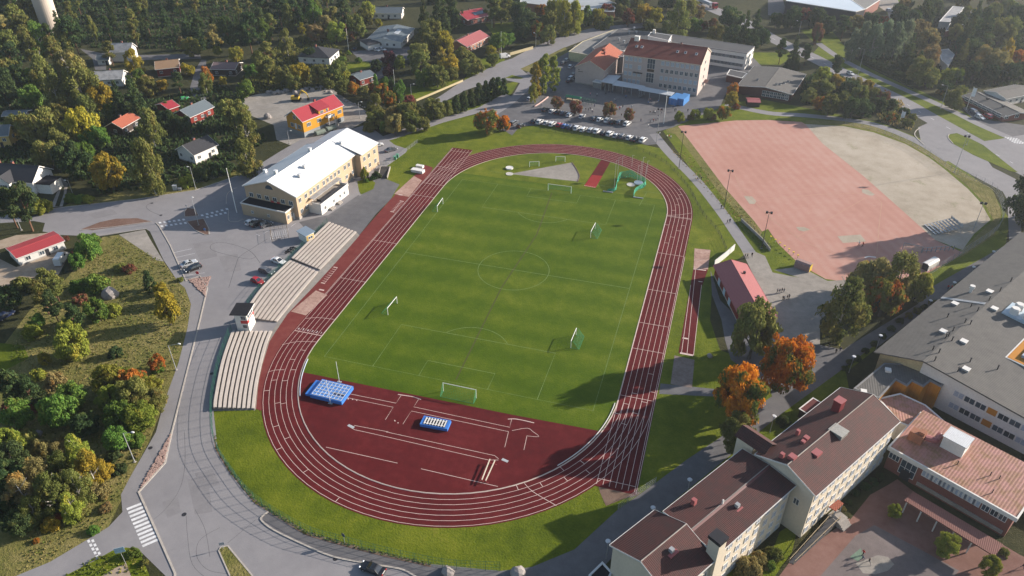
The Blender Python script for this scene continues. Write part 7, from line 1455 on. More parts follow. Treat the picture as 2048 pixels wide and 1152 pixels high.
# ================================================================ TREES
LB = 2.1      # autumn foliage is a little paler than the summer values below
def leafmat(name, ca, cb, accent=None, acc_lo=.55, acc_sc=1.6, zacc=False):
    mt = bpy.data.materials.new(name); mt.use_nodes = True; t = mt.node_tree; t.nodes.clear()
    ge = N(t, "ShaderNodeNewGeometry"); v = coords(t); oi = N(t, "ShaderNodeObjectInfo")
    ca, cb = (tuple(x*LB for x in q) for q in (ca, cb)); accent = accent and tuple(x*LB for x in accent); c = mix(t, ge.outputs["Random Per Island"], ca, cb)
    if accent:
        wv = N(t, "ShaderNodeVectorMath", operation='ADD'); t.links.new(v, wv.inputs[0]); t.links.new(oi.outputs["Location"], wv.inputs[1])
        f = ramp(t, noise(t, wv.outputs[0], acc_sc, 3, .6), [(acc_lo-.04, 0.0), (acc_lo+.06, 1.0)]); c = mix(t, f, c, accent)
    hs = N(t, "ShaderNodeHueSaturation"); mr = N(t, "ShaderNodeMapRange"); mr.inputs[3].default_value = .478; mr.inputs[4].default_value = .522; t.links.new(oi.outputs["Random"], mr.inputs[0]); t.links.new(mr.outputs[0], hs.inputs["Hue"])
    m2 = N(t, "ShaderNodeMapRange"); m2.inputs[3].default_value = .8; m2.inputs[4].default_value = 1.2; ml = N(t, "ShaderNodeMath", operation='FRACT'); mm = N(t, "ShaderNodeMath", operation='MULTIPLY'); mm.inputs[1].default_value = 7.31
    t.links.new(oi.outputs["Random"], mm.inputs[0]); t.links.new(mm.outputs[0], ml.inputs[0]); t.links.new(ml.outputs[0], m2.inputs[0]); t.links.new(m2.outputs[0], hs.inputs["Value"]); t.links.new(c, hs.inputs["Color"])
    d = N(t, "ShaderNodeBsdfDiffuse"); tr = N(t, "ShaderNodeBsdfTranslucent"); ms = N(t, "ShaderNodeMixShader"); ms.inputs[0].default_value = .33; o = N(t, "ShaderNodeOutputMaterial")
    t.links.new(hs.outputs[0], d.inputs[0]); t.links.new(hs.outputs[0], tr.inputs[0]); t.links.new(d.outputs[0], ms.inputs[1]); t.links.new(tr.outputs[0], ms.inputs[2]); t.links.new(ms.outputs[0], o.inputs[0])
    return mt
LEAF = dict(
    o=("olive", leafmat("leaf_olive", (.050,.060,.015), (.086,.088,.026), (.108,.092,.026), .6)),
    g=("fresh green", leafmat("leaf_green", (.034,.066,.013), (.068,.100,.020), (.10,.11,.02), .62)),
    d=("dark green", leafmat("leaf_dark", (.016,.028,.012), (.034,.048,.017), (.05,.055,.017), .62)),
    y=("yellow green", leafmat("leaf_yellow_green", (.076,.092,.014), (.122,.124,.022), (.15,.128,.022), .6)),
    Y=("golden", leafmat("leaf_golden", (.115,.097,.014), (.185,.135,.018), (.09,.085,.016), .58)),
    r=("orange", leafmat("leaf_orange", (.18,.068,.012), (.145,.05,.014), (.06,.07,.018), .56)),
    R=("crimson", leafmat("leaf_crimson", (.10,.032,.024), (.075,.036,.022), (.055,.055,.02), .55)),
    b=("brownish", leafmat("leaf_brown", (.085,.073,.03), (.12,.095,.038), (.14,.085,.024), .6)),
    w=("grey green", leafmat("leaf_willow", (.070,.088,.052), (.10,.12,.07))),
    p=("purple", leafmat("leaf_purple", (.028,.012,.014), (.05,.018,.02))),
    m=("orange and green", leafmat("leaf_turning", (.052,.068,.014), (.075,.078,.018), (.18,.068,.012), .53, 1.8)),
    M=("flaming orange", leafmat("leaf_flame", (.255,.075,.008), (.20,.045,.009), (.045,.052,.012), .52, 1.7)),
)
BARK = mat("grey_bark", (.10,.085,.07), .95, (.06,.05,.042), s=2, s2=9); BIRCHB = mat("birch_bark", (.45,.42,.38), .9, (.12,.11,.10), s=1.5, s2=6); PINEB = mat("pine_bark", (.16,.085,.05), .95, (.09,.055,.04), s=2, s2=8)
def crown(kind, seed, n_leaf, ls):
    """crown of leaf clumps inside a unit cylinder (radius 1, height 1)"""
    rg = random.Random(seed); mb = MB(); V = []; Fc = []
    clumps = []
    def add(c, r, k, flat=1.0, droop=0): clumps.append((Vector(c), r, k, flat, droop))
    if kind == 'broad':
        for _ in range(58):
            a = rg.uniform(0, 6.283); z = rg.betavariate(1.6, 1.5); rad = math.sqrt(max(0, 1-((z-.42)/.60)**2))*rg.uniform(.55, .98); rad *= .82
            add((rad*math.cos(a)*1.08, rad*math.sin(a)*.95, .16+.76*z+rg.uniform(-.05, .08)), rg.choice((.13, .17, .22, .28, .34)), 1, .36)
    elif kind == 'birch':
        for _ in range(60):
            a = rg.uniform(0, 6.283); z = rg.uniform(0, 1); rad = (math.sin(math.pi*(.12+.80*z))**.8)*(1-.45*z)*rg.uniform(.35, .98)
            add((rad*math.cos(a), rad*math.sin(a), .12+.86*z), rg.choice((.11, .15, .2, .27)), .8, .32, .13)
    elif kind == 'pine':
        for i in range(30):
            a = rg.uniform(0, 6.283); z = rg.betavariate(1.5, 1.1); rad = (1-z**2.2*.62)*rg.uniform(.15, .88)
            add((rad*math.cos(a), rad*math.sin(a), .34+.63*z), rg.uniform(.22, .36), 1.1, .17)
    elif kind == 'spruce':
        for L_ in range(15):
            z = L_/15; rr = (1-z)**.85*.95
            for j in range(max(3, int(10*(1-z)))):
                a = rg.uniform(0, 6.283); q = rr*rg.uniform(.55, 1.0); add((q*math.cos(a), q*math.sin(a), .06+.92*z-.05*q), .13+.14*(1-z), .55, .16, .02)
        for k in range(12): add((0, 0, .1+.07*k), .3*(1-k/13)+.05, .8, .2)
    elif kind == 'bush':
        for _ in range(36):
            a = rg.uniform(0, 6.283); e = math.asin(rg.uniform(0, 1)); q = rg.uniform(.55, .86); add((q*math.cos(e)*math.cos(a), q*math.cos(e)*math.sin(a), .08+.82*q*math.sin(e)), rg.uniform(.2, .36), 1, .6)
    elif kind == 'poplar':
        for _ in range(56):
            a = rg.uniform(0, 6.283); z = rg.uniform(0, 1); rad = (math.sin(math.pi*min(1, .14+.80*z))**.55)*rg.uniform(.3, .85); add((rad*math.cos(a), rad*math.sin(a), .05+.92*z), rg.uniform(.24, .4), .9, .17, .0)
    elif kind == 'cone':
        for _ in range(46):
            a = rg.uniform(0, 6.283); z = rg.uniform(0, 1)**1.3; rad = (1-z*.75)*rg.uniform(.5, .85); add((rad*math.cos(a), rad*math.sin(a), .03+.94*z), rg.uniform(.2, .32), 1, .34)
    tot = sum(k*r*r for _, r, k, _, _ in clumps)
    for c, r, k, flat, droop in clumps:
        n = max(6, int(n_leaf*k*r*r/tot))
        for _ in range(n):
            d = Vector((rg.gauss(0, 1), rg.gauss(0, 1), rg.gauss(0, 1))).normalized(); q = r*rg.uniform(.35, 1.0)**.6
            p = c+Vector((d.x*q, d.y*q, d.z*q*flat-(droop*rg.random()**2)))
            if p.z < 0.01: p.z = .01+rg.random()*.03
            nrm = (d+Vector((rg.gauss(0, .6), rg.gauss(0, .6), rg.gauss(0, .6)+.35))).normalized(); t1 = nrm.orthogonal().normalized(); t1 = (Matrix.Rotation(rg.uniform(0, 6.28), 3, nrm) @ t1); t2 = nrm.cross(t1); s = ls*rg.uniform(.6, 1.35)
            sz = SZ[kind]
            i0 = len(V)
            for x, y in ((-1, -.15), (-.2, -.75), (1, .1), (.15, .8)):
                w_ = t1*(x*s)+t2*(y*s); V.append((p.x+w_.x, p.y+w_.y, p.z+w_.z*sz))
            Fc.append((i0, i0+1, i0+2, i0+3))
    me = bpy.data.meshes.new("crown"); me.from_pydata(V, [], Fc); me.update(); return me
SZ = dict(broad=.9, birch=.6, pine=.55, spruce=.4, bush=1.1, poplar=.28, cone=.5)     # undoes the stretch by the height scale
def trunk(kind, seed):
    rg = random.Random(seed); a = MB(); top = dict(broad=.7, birch=.95, pine=.93, spruce=.96, bush=.5, poplar=.9, cone=.6)[kind]; r0 = dict(broad=.075, birch=.05, pine=.06, spruce=.06, bush=.05, poplar=.10, cone=.06)[kind]
    p = Vector((0, 0, -.01)); pts = [p]
    for i in range(5): pts.append(Vector((rg.uniform(-.05, .05)*(i+1)*.5, rg.uniform(-.05, .05)*(i+1)*.5, top*(i+1)/5)))
    for i in range(5): a.tube(pts[i], pts[i+1], r0*(1-i*.17), r0*(1-(i+1)*.17), n=7)
    for i in range(9 if kind not in ('spruce', 'cone') else 4):
        f = rg.uniform(.25 if kind != 'pine' else .45, .9); b_ = Vector((pts[2].x*f, pts[2].y*f, top*f)); an = rg.uniform(0, 6.28); l = rg.uniform(.35, .75)*(1.1-f*.6)
        e = b_+Vector((math.cos(an)*l, math.sin(an)*l, rg.uniform(.06, .2))); a.tube(b_, e, r0*.45*(1.1-f), r0*.12, n=5)
        for j in range(2): an2 = an+rg.uniform(-.9, .9); m_ = b_+(e-b_)*.6; a.tube(m_, m_+Vector((math.cos(an2)*l*.4, math.sin(an2)*l*.4, .1)), r0*.2*(1.1-f), r0*.06, n=4)
    return a.mesh("trunk")
NV = dict(broad=5, birch=5, pine=4, spruce=3, bush=4, poplar=2, cone=2)
LF = dict(broad=(2900, .070), birch=(2800, .064), pine=(2300, .075), spruce=(2600, .085), bush=(1700, .095), poplar=(2400, .11), cone=(1800, .10))
CROWN = {}; TRUNK = {}
for kk in NV:
    for i in range(NV[kk]):
        CROWN[kk, i, 0] = crown(kk, 11+i*7, int(LF[kk][0]*1.9), LF[kk][1]*.72); TRUNK[kk, i] = trunk(kk, 5+i)
        CROWN[kk, i, 0].materials.append(LEAF['o'][1]); TRUNK[kk, i].materials.append(dict(birch=BIRCHB, pine=PINEB, poplar=BIRCHB).get(kk, BARK))
for kk in ('broad', 'birch', 'bush'):                      # finer crowns for the trees nearest to us
    for i in range(NV[kk]): CROWN[kk, i, 1] = crown(kk, 31+i*7, int(LF[kk][0]*4.2), LF[kk][1]*.50); CROWN[kk, i, 1].materials.append(LEAF['o'][1])
RATIO = dict(broad=1.0, birch=1.3, pine=1.6, spruce=2.0, bush=.72, poplar=2.6, cone=1.4)
CODE = dict(B='broad', T='birch', P='pine', S='spruce', U='bush', L='poplar', C='cone')
KIND = dict(broad=('leafy_tree', 'leafy tree', 'tree'), birch=('birch_tree', 'birch', 'tree'), pine=('pine_tree', 'pine', 'tree'), spruce=('spruce_tree', 'spruce', 'tree'), bush=('bush', 'bush', 'bush'), poplar=('poplar_tree', 'poplar', 'tree'), cone=('conifer', 'clipped conifer', 'conifer'))
TREES = []
trg = random.Random(42)
def tree(P, w_, h, kind, col, note=None, group=None):
    i = trg.randrange(NV[kind]); nm, noun, cat = KIND[kind]
    near = (Vector((CX, CY, CZ))-P).length < 185 and (kind, i, 1) in CROWN
    rt = thing(nm, None, cat, (P.x, P.y, 0), trg.uniform(0, 6.28), group); rt.scale = (w_/2, w_/2*trg.uniform(.88, 1.12), h)
    o = link("crown", CROWN[kind, i, 1 if near else 0], rt); o.material_slots[0].link = 'OBJECT'; o.material_slots[0].material = LEAF[col][1]
    link("trunk", TRUNK[kind, i], rt)
    TREES.append(dict(o=rt, P=P, w=w_, h=h, kind=kind, col=col, note=note, noun=noun)); return rt
# what the photo shows unhidden: crowns give way to these house roofs and walls (pixel, radius)
KEEP = [(244, 245, 20), (262, 240, 18), (395, 222, 26), (420, 214, 18), (395, 290, 28), (420, 300, 20), (332, 128, 26), (333, 147, 14), (442, 130, 24), (246, 98, 10), (226, 150, 12), (40, 345, 30), (75, 350, 26), (650, 96, 24), (735, 90, 20), (780, 70, 30), (815, 72, 16), (728, 150, 22), (950, 30, 24), (955, 80, 26), (347, 208, 8), (625, 230, 46), (670, 212, 28), (10, 275, 10), (70, 495, 45), (1580, 160, 40), (1920, 40, 18), (1700, 149, 8), (560, 195, 30), (520, 215, 25), (645, 195, 18), (222, 592, 9), (130, 525, 10), (105, 40, 10)]
def tree_px(u, v, d, kind, col, ratio=None, note=None, hmax=24):
    """a tree whose crown centre shows at pixel (u, v) and is d pixels wide"""
    d *= .88
    for a_, b_, r_ in KEEP:
        d = min(d, 2.0*(math.hypot((u-a_), (v-b_)*.9)-r_*.8))
    if d < 7: return
    ratio = ratio or RATIO[kind]*trg.uniform(.9, 1.1); h = 8.0
    for _ in range(8):
        cz = h*dict(pine=.62, broad=.56, birch=.54, spruce=.45, bush=.42, poplar=.5, cone=.42)[kind]; P = K(u, v, cz); dist = (P-Vector((CX, CY, CZ))).length; w_ = d*dist/FPX; h = min(hmax, w_*ratio)
    P.z = 0; return tree(P, w_, h, kind, col, note)
def plant(ox, oy, txt):
    for tok in txt.split():
        q = tok.split(','); ra = float(q[4]) if len(q) > 4 else None
        tree_px(ox+float(q[0])/4, oy+float(q[1])/4, float(q[2])/4, CODE[q[3][0]], q[3][1], ra)
# upper left: the wood edge and the cottages' gardens
plant(0, 0, """60,370,190,Po 180,230,180,Po 90,450,190,Pd 210,340,190,To 300,300,190,Tg 50,540,200,Bo 40,240,170,Pb 130,140,170,Po 60,60,170,Pd 200,60,170,Po
420,400,170,Po 500,310,180,To 570,240,170,Pd 560,520,270,Bb 630,660,330,To 230,640,190,By 240,760,180,Bg 340,580,220,To 440,740,240,To 100,640,240,Bd 30,720,220,Bd 720,690,210,To 800,760,210,BY 300,990,320,Bo 440,930,230,Bo
500,1090,230,Bo 640,980,320,BY 700,880,200,To 170,990,210,Bo 110,1010,150,Bo 780,1090,190,Bg 700,1110,150,Bg 870,400,130,Po 1060,480,170,TY 1110,590,100,Bg 910,660,170,Po 1080,800,220,Sd 950,810,170,Sd 890,880,160,Bg 1290,680,190,BY 1180,680,170,Bo 1420,640,210,Pd 1520,560,90,BY 1650,610,150,Tr
1640,660,140,To 1780,640,190,BY 1700,280,140,Pb 1530,370,160,Bo 1450,340,90,Tb 1820,250,190,Pd 1980,230,210,Pd 1740,400,160,By 1880,430,170,By 1420,930,150,Uy 1330,850,110,To 1200,1020,300,To 1330,960,190,Bd 1460,980,180,Bd 1760,850,230,Bo 1860,900,260,Bo 1960,1020,360,To 1600,1010,130,Bd 1960,700,150,Bg 2010,560,140,Bg 850,850,40,UR 1480,540,90,BY 1160,640,120,Ub 1060,660,120,Uo""")
plant(0, 288, """60,480,230,Pd 170,470,260,Pd 240,520,120,Ud 330,490,170,Uy 250,500,150,Ug 300,360,260,Ud 560,430,110,Ug 640,430,110,Ug 700,440,100,Uy 860,210,320,BY 1180,170,340,To 1190,250,160,Bo 1490,290,140,Uy 1620,230,170,Ud 1730,200,190,Ud 1830,190,160,Ud 1960,100,250,To 620,160,260,Bd 540,90,230,Bd 380,60,310,Bo 660,60,170,Bg
690,820,240,Bg 610,930,190,Bg 525,755,60,UR 740,770,140,Bg 390,1090,180,Po 160,1110,150,Uo 280,1130,140,Uo 640,1120,160,Ug 780,1110,220,Ug 1190,1110,140,Cd 1280,1150,110,BY 960,980,110,Uo 1030,990,120,UR 610,870,80,UR 430,1150,150,Po 1440,1080,60,Uo""")
plant(0, 576, """60,70,190,Bd 330,60,180,Po 410,130,180,Pd 590,220,180,Pd 640,90,130,UR 760,170,200,Bg 900,170,160,Uy 1320,150,210,BY,1.6 1300,60,150,BY 250,340,160,Uy 290,260,130,Bg 560,430,280,By 540,310,170,By 350,560,110,BY 910,510,130,Ud 1250,590,150,Br,.9 1250,640,110,Ug
80,780,260,Pd 210,810,210,Pd 420,740,180,Ub 300,690,130,Uy 120,1000,240,Bg 60,960,150,UR 210,970,140,UR 450,960,300,Bg 560,860,240,Bg 850,720,260,By 1040,730,220,Mr 1060,850,310,Bo 880,870,220,By 1200,790,220,By 1230,900,230,Bo 960,1010,280,Bg 1110,1030,280,By 680,1080,220,Bd 300,890,190,Ud 980,690,150,By 1120,700,120,Br""".replace("Mr", "Br"))
plant(0, 864, """60,70,230,By 200,40,190,Uo 1080,50,160,Ug 920,50,220,Bg 620,160,270,Ty 470,270,270,To 710,280,280,TY 310,350,280,Tb 170,480,280,Tb 400,480,300,To 600,430,270,To 560,590,230,Ty 760,460,200,Ub 830,300,170,UY 950,290,130,Ud 910,190,130,Ud 250,620,230,To 400,730,150,UY 90,200,260,Bd 30,340,260,Bd 440,690,110,Ur 285,865,60,Ur 740,780,100,Ug 660,640,120,Uo 1010,60,140,Ug 60,600,220,Bd 130,720,230,Bd 840,600,110,Ub 1090,180,60,Ub 330,120,170,Ub 450,100,160,Ub 1060,960,110,Ug 1150,1040,70,Uo""")
# top centre: gardens above the ochre villa and along the road
plant(512, 0, """60,60,160,Pd 180,60,170,Pd 260,130,150,To 300,60,150,Pd 340,110,120,Tg 365,220,80,TY 60,240,150,Tg 110,190,130,Po 240,330,180,To 30,150,150,Pd 460,100,170,Tg 420,60,150,Pd 540,170,140,Bb 600,120,150,Bo 640,240,180,By 700,90,190,Pd 560,250,140,Bo 470,250,160,Bb 800,200,190,Bo 870,130,160,Bo 722,215,60,BR 770,285,85,BR 890,70,160,By 980,180,180,By 1110,170,150,Bo 820,140,110,BR
90,420,160,Po 80,560,210,Bo 30,480,180,Bo 190,610,130,To 340,580,190,BY 430,430,240,Bd 500,590,170,Bo 570,620,160,Bo 650,570,190,Bo 700,600,150,By 300,650,140,Bo 1350,180,180,Sd 1470,110,210,Sd 1560,50,210,Sd 1650,130,130,Sd 1410,250,230,Bo 1310,310,170,Bo 1500,330,220,BY 1400,340,190,Bo 1300,410,190,Bo 1310,480,220,Bo 1480,460,150,Ub 1540,520,210,BY 1340,610,170,Bg 1450,600,190,Bo 1560,580,140,Bo
1640,440,170,Bo 1720,460,190,Bo 1800,410,200,Bo 1880,400,160,BY 1760,520,160,Bo 1670,530,150,Bo 1900,470,120,Bo 1940,320,170,Bg 2010,310,140,Bg 1960,110,160,Bo 1900,40,200,Po 1990,50,180,Bo 960,520,150,Bd 1060,460,140,Bp 1150,490,110,By 1060,560,110,Bp 1030,660,110,Bg 1085,690,90,Cd 1160,690,100,Tg 780,700,160,Br 860,730,160,Bo 920,690,110,Br 955,650,70,Cg 1010,730,160,Bm 690,690,150,Bo 1140,740,140,Tg
960,850,210,To 1060,790,150,Bm 1230,810,130,BR 1200,890,230,Bo 1110,920,190,Bb 1110,990,180,Bb 960,950,180,Bo 1240,960,190,Bo 1310,890,160,Bo 1420,860,190,Bo 1520,860,140,Bo 1340,980,130,Bo 1030,1010,120,Bg 900,1010,120,Uo 1600,850,115,Cd 1660,825,115,Cd 1720,795,115,Cd 1780,765,120,Cd 1840,745,120,Cd 1890,720,120,Cd 1940,700,115,Cd 1980,695,100,Cd
1850,960,230,Bm 1975,975,150,BM 860,240,60,Ug 40,760,90,Uo 740,420,60,Ug 690,470,80,Ug 820,480,70,Ug 1040,500,90,Ub 1120,520,70,Ug""")
plant(1024, 0, """60,90,210,Bd 150,160,160,Bd 205,230,160,Bm 90,220,190,Bd 230,80,120,Br 290,160,170,Bo 290,270,160,Bo 340,60,180,By 420,130,210,Ty 510,130,210,Ty 560,80,90,Br 600,120,130,Tg 690,120,140,BY 760,80,120,BR 780,170,110,Bo 710,200,110,Uo 930,130,140,BR 1060,100,170,BY 1140,110,150,BY 970,110,130,Bo 1330,150,260,To 1420,100,190,To 1470,190,130,Bg 1530,200,100,BR 1610,180,90,BR 1640,260,150,Bo 1760,140,230,Bd 1870,230,150,Sd 1750,280,150,Bd 1960,200,140,Sd 1940,330,110,Bd 2010,290,130,Bd 1100,190,120,Uo 1250,210,130,Bo
190,640,120,LY,2.6 255,600,120,Ly,3 330,590,115,Ly,2.8 170,740,130,Ty,1.4 185,560,90,BY 360,815,125,BR 510,848,125,BR 780,868,145,BR 935,912,115,BR 1345,930,105,By 1465,912,100,By 1570,900,100,By 1695,895,125,Bm 1770,710,110,Br 1755,785,125,BY 1795,850,75,Ur 1600,930,90,Ub 1430,935,70,Ub""")
plant(1536, 0, """200,130,180,Bd 300,110,110,BR 400,130,160,Bd 70,150,120,Bd 400,250,95,BR,2 480,190,150,Bd 610,200,140,Pd 700,180,160,Bb 820,170,160,Bd 930,170,90,Br 1050,110,170,Bd 1140,170,210,Bd 1240,110,210,Bd 1330,60,160,Bd 1220,250,200,Bb 1290,310,180,Bb 690,345,170,Tw,1.5 770,310,180,Tw,1.6 850,330,180,Tw,1.6 940,295,190,Tw,1.6 1030,315,180,Tw,1.6 1110,290,170,Tw,1.6 1290,450,190,Bb 1240,560,220,Bo 1290,610,180,Bo 1300,440,110,Br
1560,430,110,So 1620,260,230,Sd 1720,260,210,Sd 1800,190,170,Bd 1870,240,190,Bo 1940,220,210,Bo 2010,130,220,Bd 1640,390,190,Bd 1750,450,200,Bb 1700,520,150,Bb 1850,500,200,Bb 1915,420,120,TY,2 1975,460,140,Br 2030,420,120,Bd 1450,590,130,By 1525,600,130,Bg 1650,560,150,Bd 1790,570,150,Bd 1550,720,100,Bo 1480,770,150,Bo 1510,820,120,Bo 1385,730,70,UY 110,390,120,Pd 215,420,130,Sd 310,420,110,Pd 555,520,120,Pd 1950,560,150,Bd 2040,540,150,Bd
440,610,180,By 470,700,170,Bo 390,700,150,Bo 560,650,150,BY 660,700,150,Bd 710,660,110,Bb 740,760,160,Bo 800,690,120,BY 830,760,150,Bo 920,780,130,BR 990,830,100,Bd 890,830,140,Bd 680,850,190,Bd 780,860,160,Bd 600,800,160,Bo 500,830,180,Bo 420,820,130,Br 330,760,140,Bo 270,750,110,Bo 1000,935,120,Um 1090,890,90,Ud 1120,980,100,Uo 1160,930,80,Uo 490,870,45,UY 1420,690,120,Bd 1130,520,100,Bd""".replace("So", "So"))
# right: trees of the gravel yard, orange maples, school planting
tree_px(1690, 618, 118, 'birch', 'o', 1.35); tree_px(1772, 590, 80, 'broad', 'm', 1.2); tree_px(1800, 552, 100, 'birch', 'o', 1.2); tree_px(1745, 548, 85, 'broad', 'b', 1.1); tree_px(1838, 570, 60, 'broad', 'y', 1.2)
tree_px(1512, 655, 112, 'broad', 'o', 1.4); tree_px(1572, 722, 120, 'broad', 'M', 1.25); tree_px(1483, 786, 124, 'broad', 'M', 1.3); tree_px(1476, 864, 84, 'broad', 'o', 1.3); tree_px(2074, 372, 95, 'birch', 'd', 1.5); tree_px(2104, 392, 100, 'birch', 'd', 1.5); tree_px(2092, 430, 70, 'birch', 'o', 1.5)
plant(1024, 864, """1900,1080,250,Ub 1990,1020,170,Ub 2060,960,120,Uo 1830,1130,130,Uo""")
plant(1536, 864, """60,985,150,Uo 20,1060,110,Ug 1015,630,110,By,1.4 1440,900,190,By,1.2 1780,1075,170,By,1.2 1890,960,90,Uo 600,610,60,Ub 780,430,90,Ud 700,480,80,Ud 850,390,80,Ud 650,560,60,Ud 900,350,80,Ud""")
plant(1536, 576, """660,590,70,Ud 720,560,70,Ud 780,500,70,Ud 850,440,70,Ud 920,380,70,Ud 990,320,70,Ud 1060,260,70,Ud 1130,215,70,Uo 1200,180,80,Uo 1260,150,70,Ud 1320,110,70,Uo 620,640,70,Ud 130,1060,130,Ud""")
plant(512, 288, """868,235,80,Uy,1.6 960,245,90,Ud 935,270,60,Ud 880,290,50,Ug""")
# dense wood beyond the cottages
WOODS = []
def wood(poly, n, dmin, mixs, hr, seed):
    rg = random.Random(seed); P = [K(u, v_).to_2d() for u, v_ in poly]; x0, x1 = min(p.x for p in P), max(p.x for p in P); y0, y1 = min(p.y for p in P), max(p.y for p in P); k = 0; tries = 0
    def ins(x, y):
        r = False
        for i in range(len(P)):
            a_, b_ = P[i], P[i-1]
            if (a_.y > y) != (b_.y > y) and x < (b_.x-a_.x)*(y-a_.y)/(b_.y-a_.y)+a_.x: r = not r
        return r
    while k < n and tries < 6000:
        tries += 1; x, y = rg.uniform(x0, x1), rg.uniform(y0, y1)
        if not ins(x, y) or any((t_['P'].x-x)**2+(t_['P'].y-y)**2 < (dmin*.5+t_['w']*.18)**2 for t_ in TREES): continue
        kind, col, w0 = rg.choice(mixs); w_ = w0*rg.uniform(.8, 1.2); h = min(hr[1], max(hr[0], w_*RATIO[kind]*rg.uniform(.9, 1.15)))
        tree(Vector((x, y, 0)), w_, h, kind, col, note='wood'); k += 1
wood([(-20, 130), (60, 110), (150, 95), (160, 105), (300, 100), (420, 100), (450, 110), (520, 80), (590, 70), (640, 40), (700, 30), (700, -40), (-20, -60)], 120, 6.5, [('pine', 'd', 6.5), ('pine', 'd', 6), ('pine', 'o', 6.5), ('spruce', 'd', 6), ('birch', 'g', 7), ('birch', 'o', 7), ('spruce', 'd', 5.5)], (13, 21), 5)
wood([(700, 30), (760, 15), (850, 10), (1040, 0), (1040, -50), (700, -40)], 26, 8, [('pine', 'd', 7), ('birch', 'g', 7), ('broad', 'o', 9), ('spruce', 'd', 6)], (10, 18), 6)
wood([(1230, 40), (1240, 0), (1300, 0), (1360, 12), (1400, 38), (1440, 60), (1400, 70), (1340, 60), (1290, 45)], 12, 8, [('broad', 'd', 9), ('broad', 'o', 9), ('birch', 'o', 8), ('broad', 'b', 9)], (8, 13), 7)
wood([(1790, 30), (1870, -10), (2080, -10), (2080, 130), (1990, 140), (1890, 150), (1830, 165), (1790, 140), (1860, 110), (1890, 70), (1840, 60)], 34, 8, [('broad', 'd', 9), ('spruce', 'd', 7), ('broad', 'b', 9), ('broad', 'o', 9), ('pine', 'd', 7)], (9, 17), 8)
# the clipped hedge along the highway
hp = [K(u, v_).to_2d() for u, v_ in ((1722, 122), (1760, 140), (1800, 158), (1830, 172))]; c = hp[0]; rt = thing("hedge", "long dark clipped hedge between the willow row and the cycle path", "hedge", (c.x, c.y, 0)); rg = random.Random(9); a = MB(); V = []; Fc = []
P = smooth_line([p-c for p in hp], 6)
for i in range(len(P)-1):
    d = P[i+1]-P[i]; n_ = Vector((-d.y, d.x)).normalized()
    for _ in range(260):
        t, s_, z = rg.random(), rg.uniform(-1.6, 1.6), rg.uniform(.1, 2.6)
        if rg.random() < .7: 
            if rg.random() < .5: z = 2.6+rg.uniform(-.15, .15)
            else: s_ = rg.choice((-1.6, 1.6))+rg.uniform(-.15, .15)
        q = P[i]+d*t+n_*s_; nn = Vector((rg.gauss(0, 1), rg.gauss(0, 1), rg.gauss(.4, 1))).normalized(); t1 = nn.orthogonal().normalized()*.3; t2 = nn.cross(t1.normalized())*.24; k = len(V); b_ = Vector((q.x, q.y, z)); V += [tuple(b_-t1), tuple(b_-t2), tuple(b_+t1), tuple(b_+t2)]; Fc.append((k, k+1, k+2, k+3))
me = bpy.data.meshes.new("foliage"); me.from_pydata(V, [], Fc); me.materials.append(LEAF['d'][1]); link("foliage", me, rt); a = MB(); ribbon(a, P, 2.6, 0, 2.3); a.build("core", LEAF['d'][1], rt)
# tufts of tall grass on the dry meadow and the banks: nobody could count them
def tufts(name, poly, n, hgt_, m, seed, sz=.5):
    rg = random.Random(seed); P = [K(u, v_).to_2d() for u, v_ in poly]; x0, x1 = min(p.x for p in P), max(p.x for p in P); y0, y1 = min(p.y for p in P), max(p.y for p in P); V = []; Fc = []; k = 0
    def ins(x, y):
        r = False
        for i in range(len(P)):
            a_, b_ = P[i], P[i-1]
            if (a_.y > y) != (b_.y > y) and x < (b_.x-a_.x)*(y-a_.y)/(b_.y-a_.y)+a_.x: r = not r
        return r
    while k < n:
        x, y = rg.uniform(x0, x1), rg.uniform(y0, y1)
        if not ins(x, y): continue
        k += 1
        for _ in range(3):
            an = rg.uniform(0, 6.28); s = sz*rg.uniform(.4, 1.1); hh = hgt_*rg.uniform(.5, 1.3); dx, dy = math.cos(an)*s*.5, math.sin(an)*s*.5; lx, ly = rg.uniform(-.2, .2), rg.uniform(-.2, .2); i = len(V)
            V += [(x-dx, y-dy, 0), (x+dx, y+dy, 0), (x+dx*.5+lx, y+dy*.5+ly, hh), (x-dx*.5+lx, y-dy*.5+ly, hh)]; Fc.append((i, i+1, i+2, i+3))
    me = bpy.data.meshes.new(name); me.from_pydata(V, [], Fc); me.materials.append(m); tag(link(name, me), kind='stuff')
G_DRY = leafmat("dry_grass", (.12,.10,.035), (.19,.15,.06), (.055,.065,.018), .5, .15); G_GRN = leafmat("green_weeds", (.045,.06,.012), (.085,.085,.02), (.12,.10,.025), .6, .15)
mead = [(237, 474), (325, 522), (357, 568), (372, 590), (378, 612), (369, 656), (352, 726), (322, 808), (295, 880), (262, 946), (240, 990), (214, 1050), (100, 1120), (40, 1145), (60, 1000), (20, 900), (20, 700), (80, 600), (150, 560)]
tufts("tall_grass", mead, 3800, .2, G_DRY, 3, .4); tufts("tall_grass", mead, 1100, .22, G_GRN, 4, .4)
tufts("tall_grass", [(1340, 300), (1362, 296), (1449, 378), (1509, 446), (1540, 500), (1520, 500), (1440, 410)], 350, .16, G_DRY, 5)
tufts("tall_grass", [(1740, 200), (1800, 200), (1830, 240), (1825, 262), (1760, 244)], 700, .7, G_DRY, 7)
tufts("tall_grass", [(430, 866), (438, 897), (462, 936), (514, 998), (613, 1060), (687, 1083), (762, 1103), (862, 1126), (862, 1132), (762, 1109), (685, 1090), (608, 1067), (508, 1004), (456, 939), (432, 898)], 500, .18, G_GRN, 8, .3)
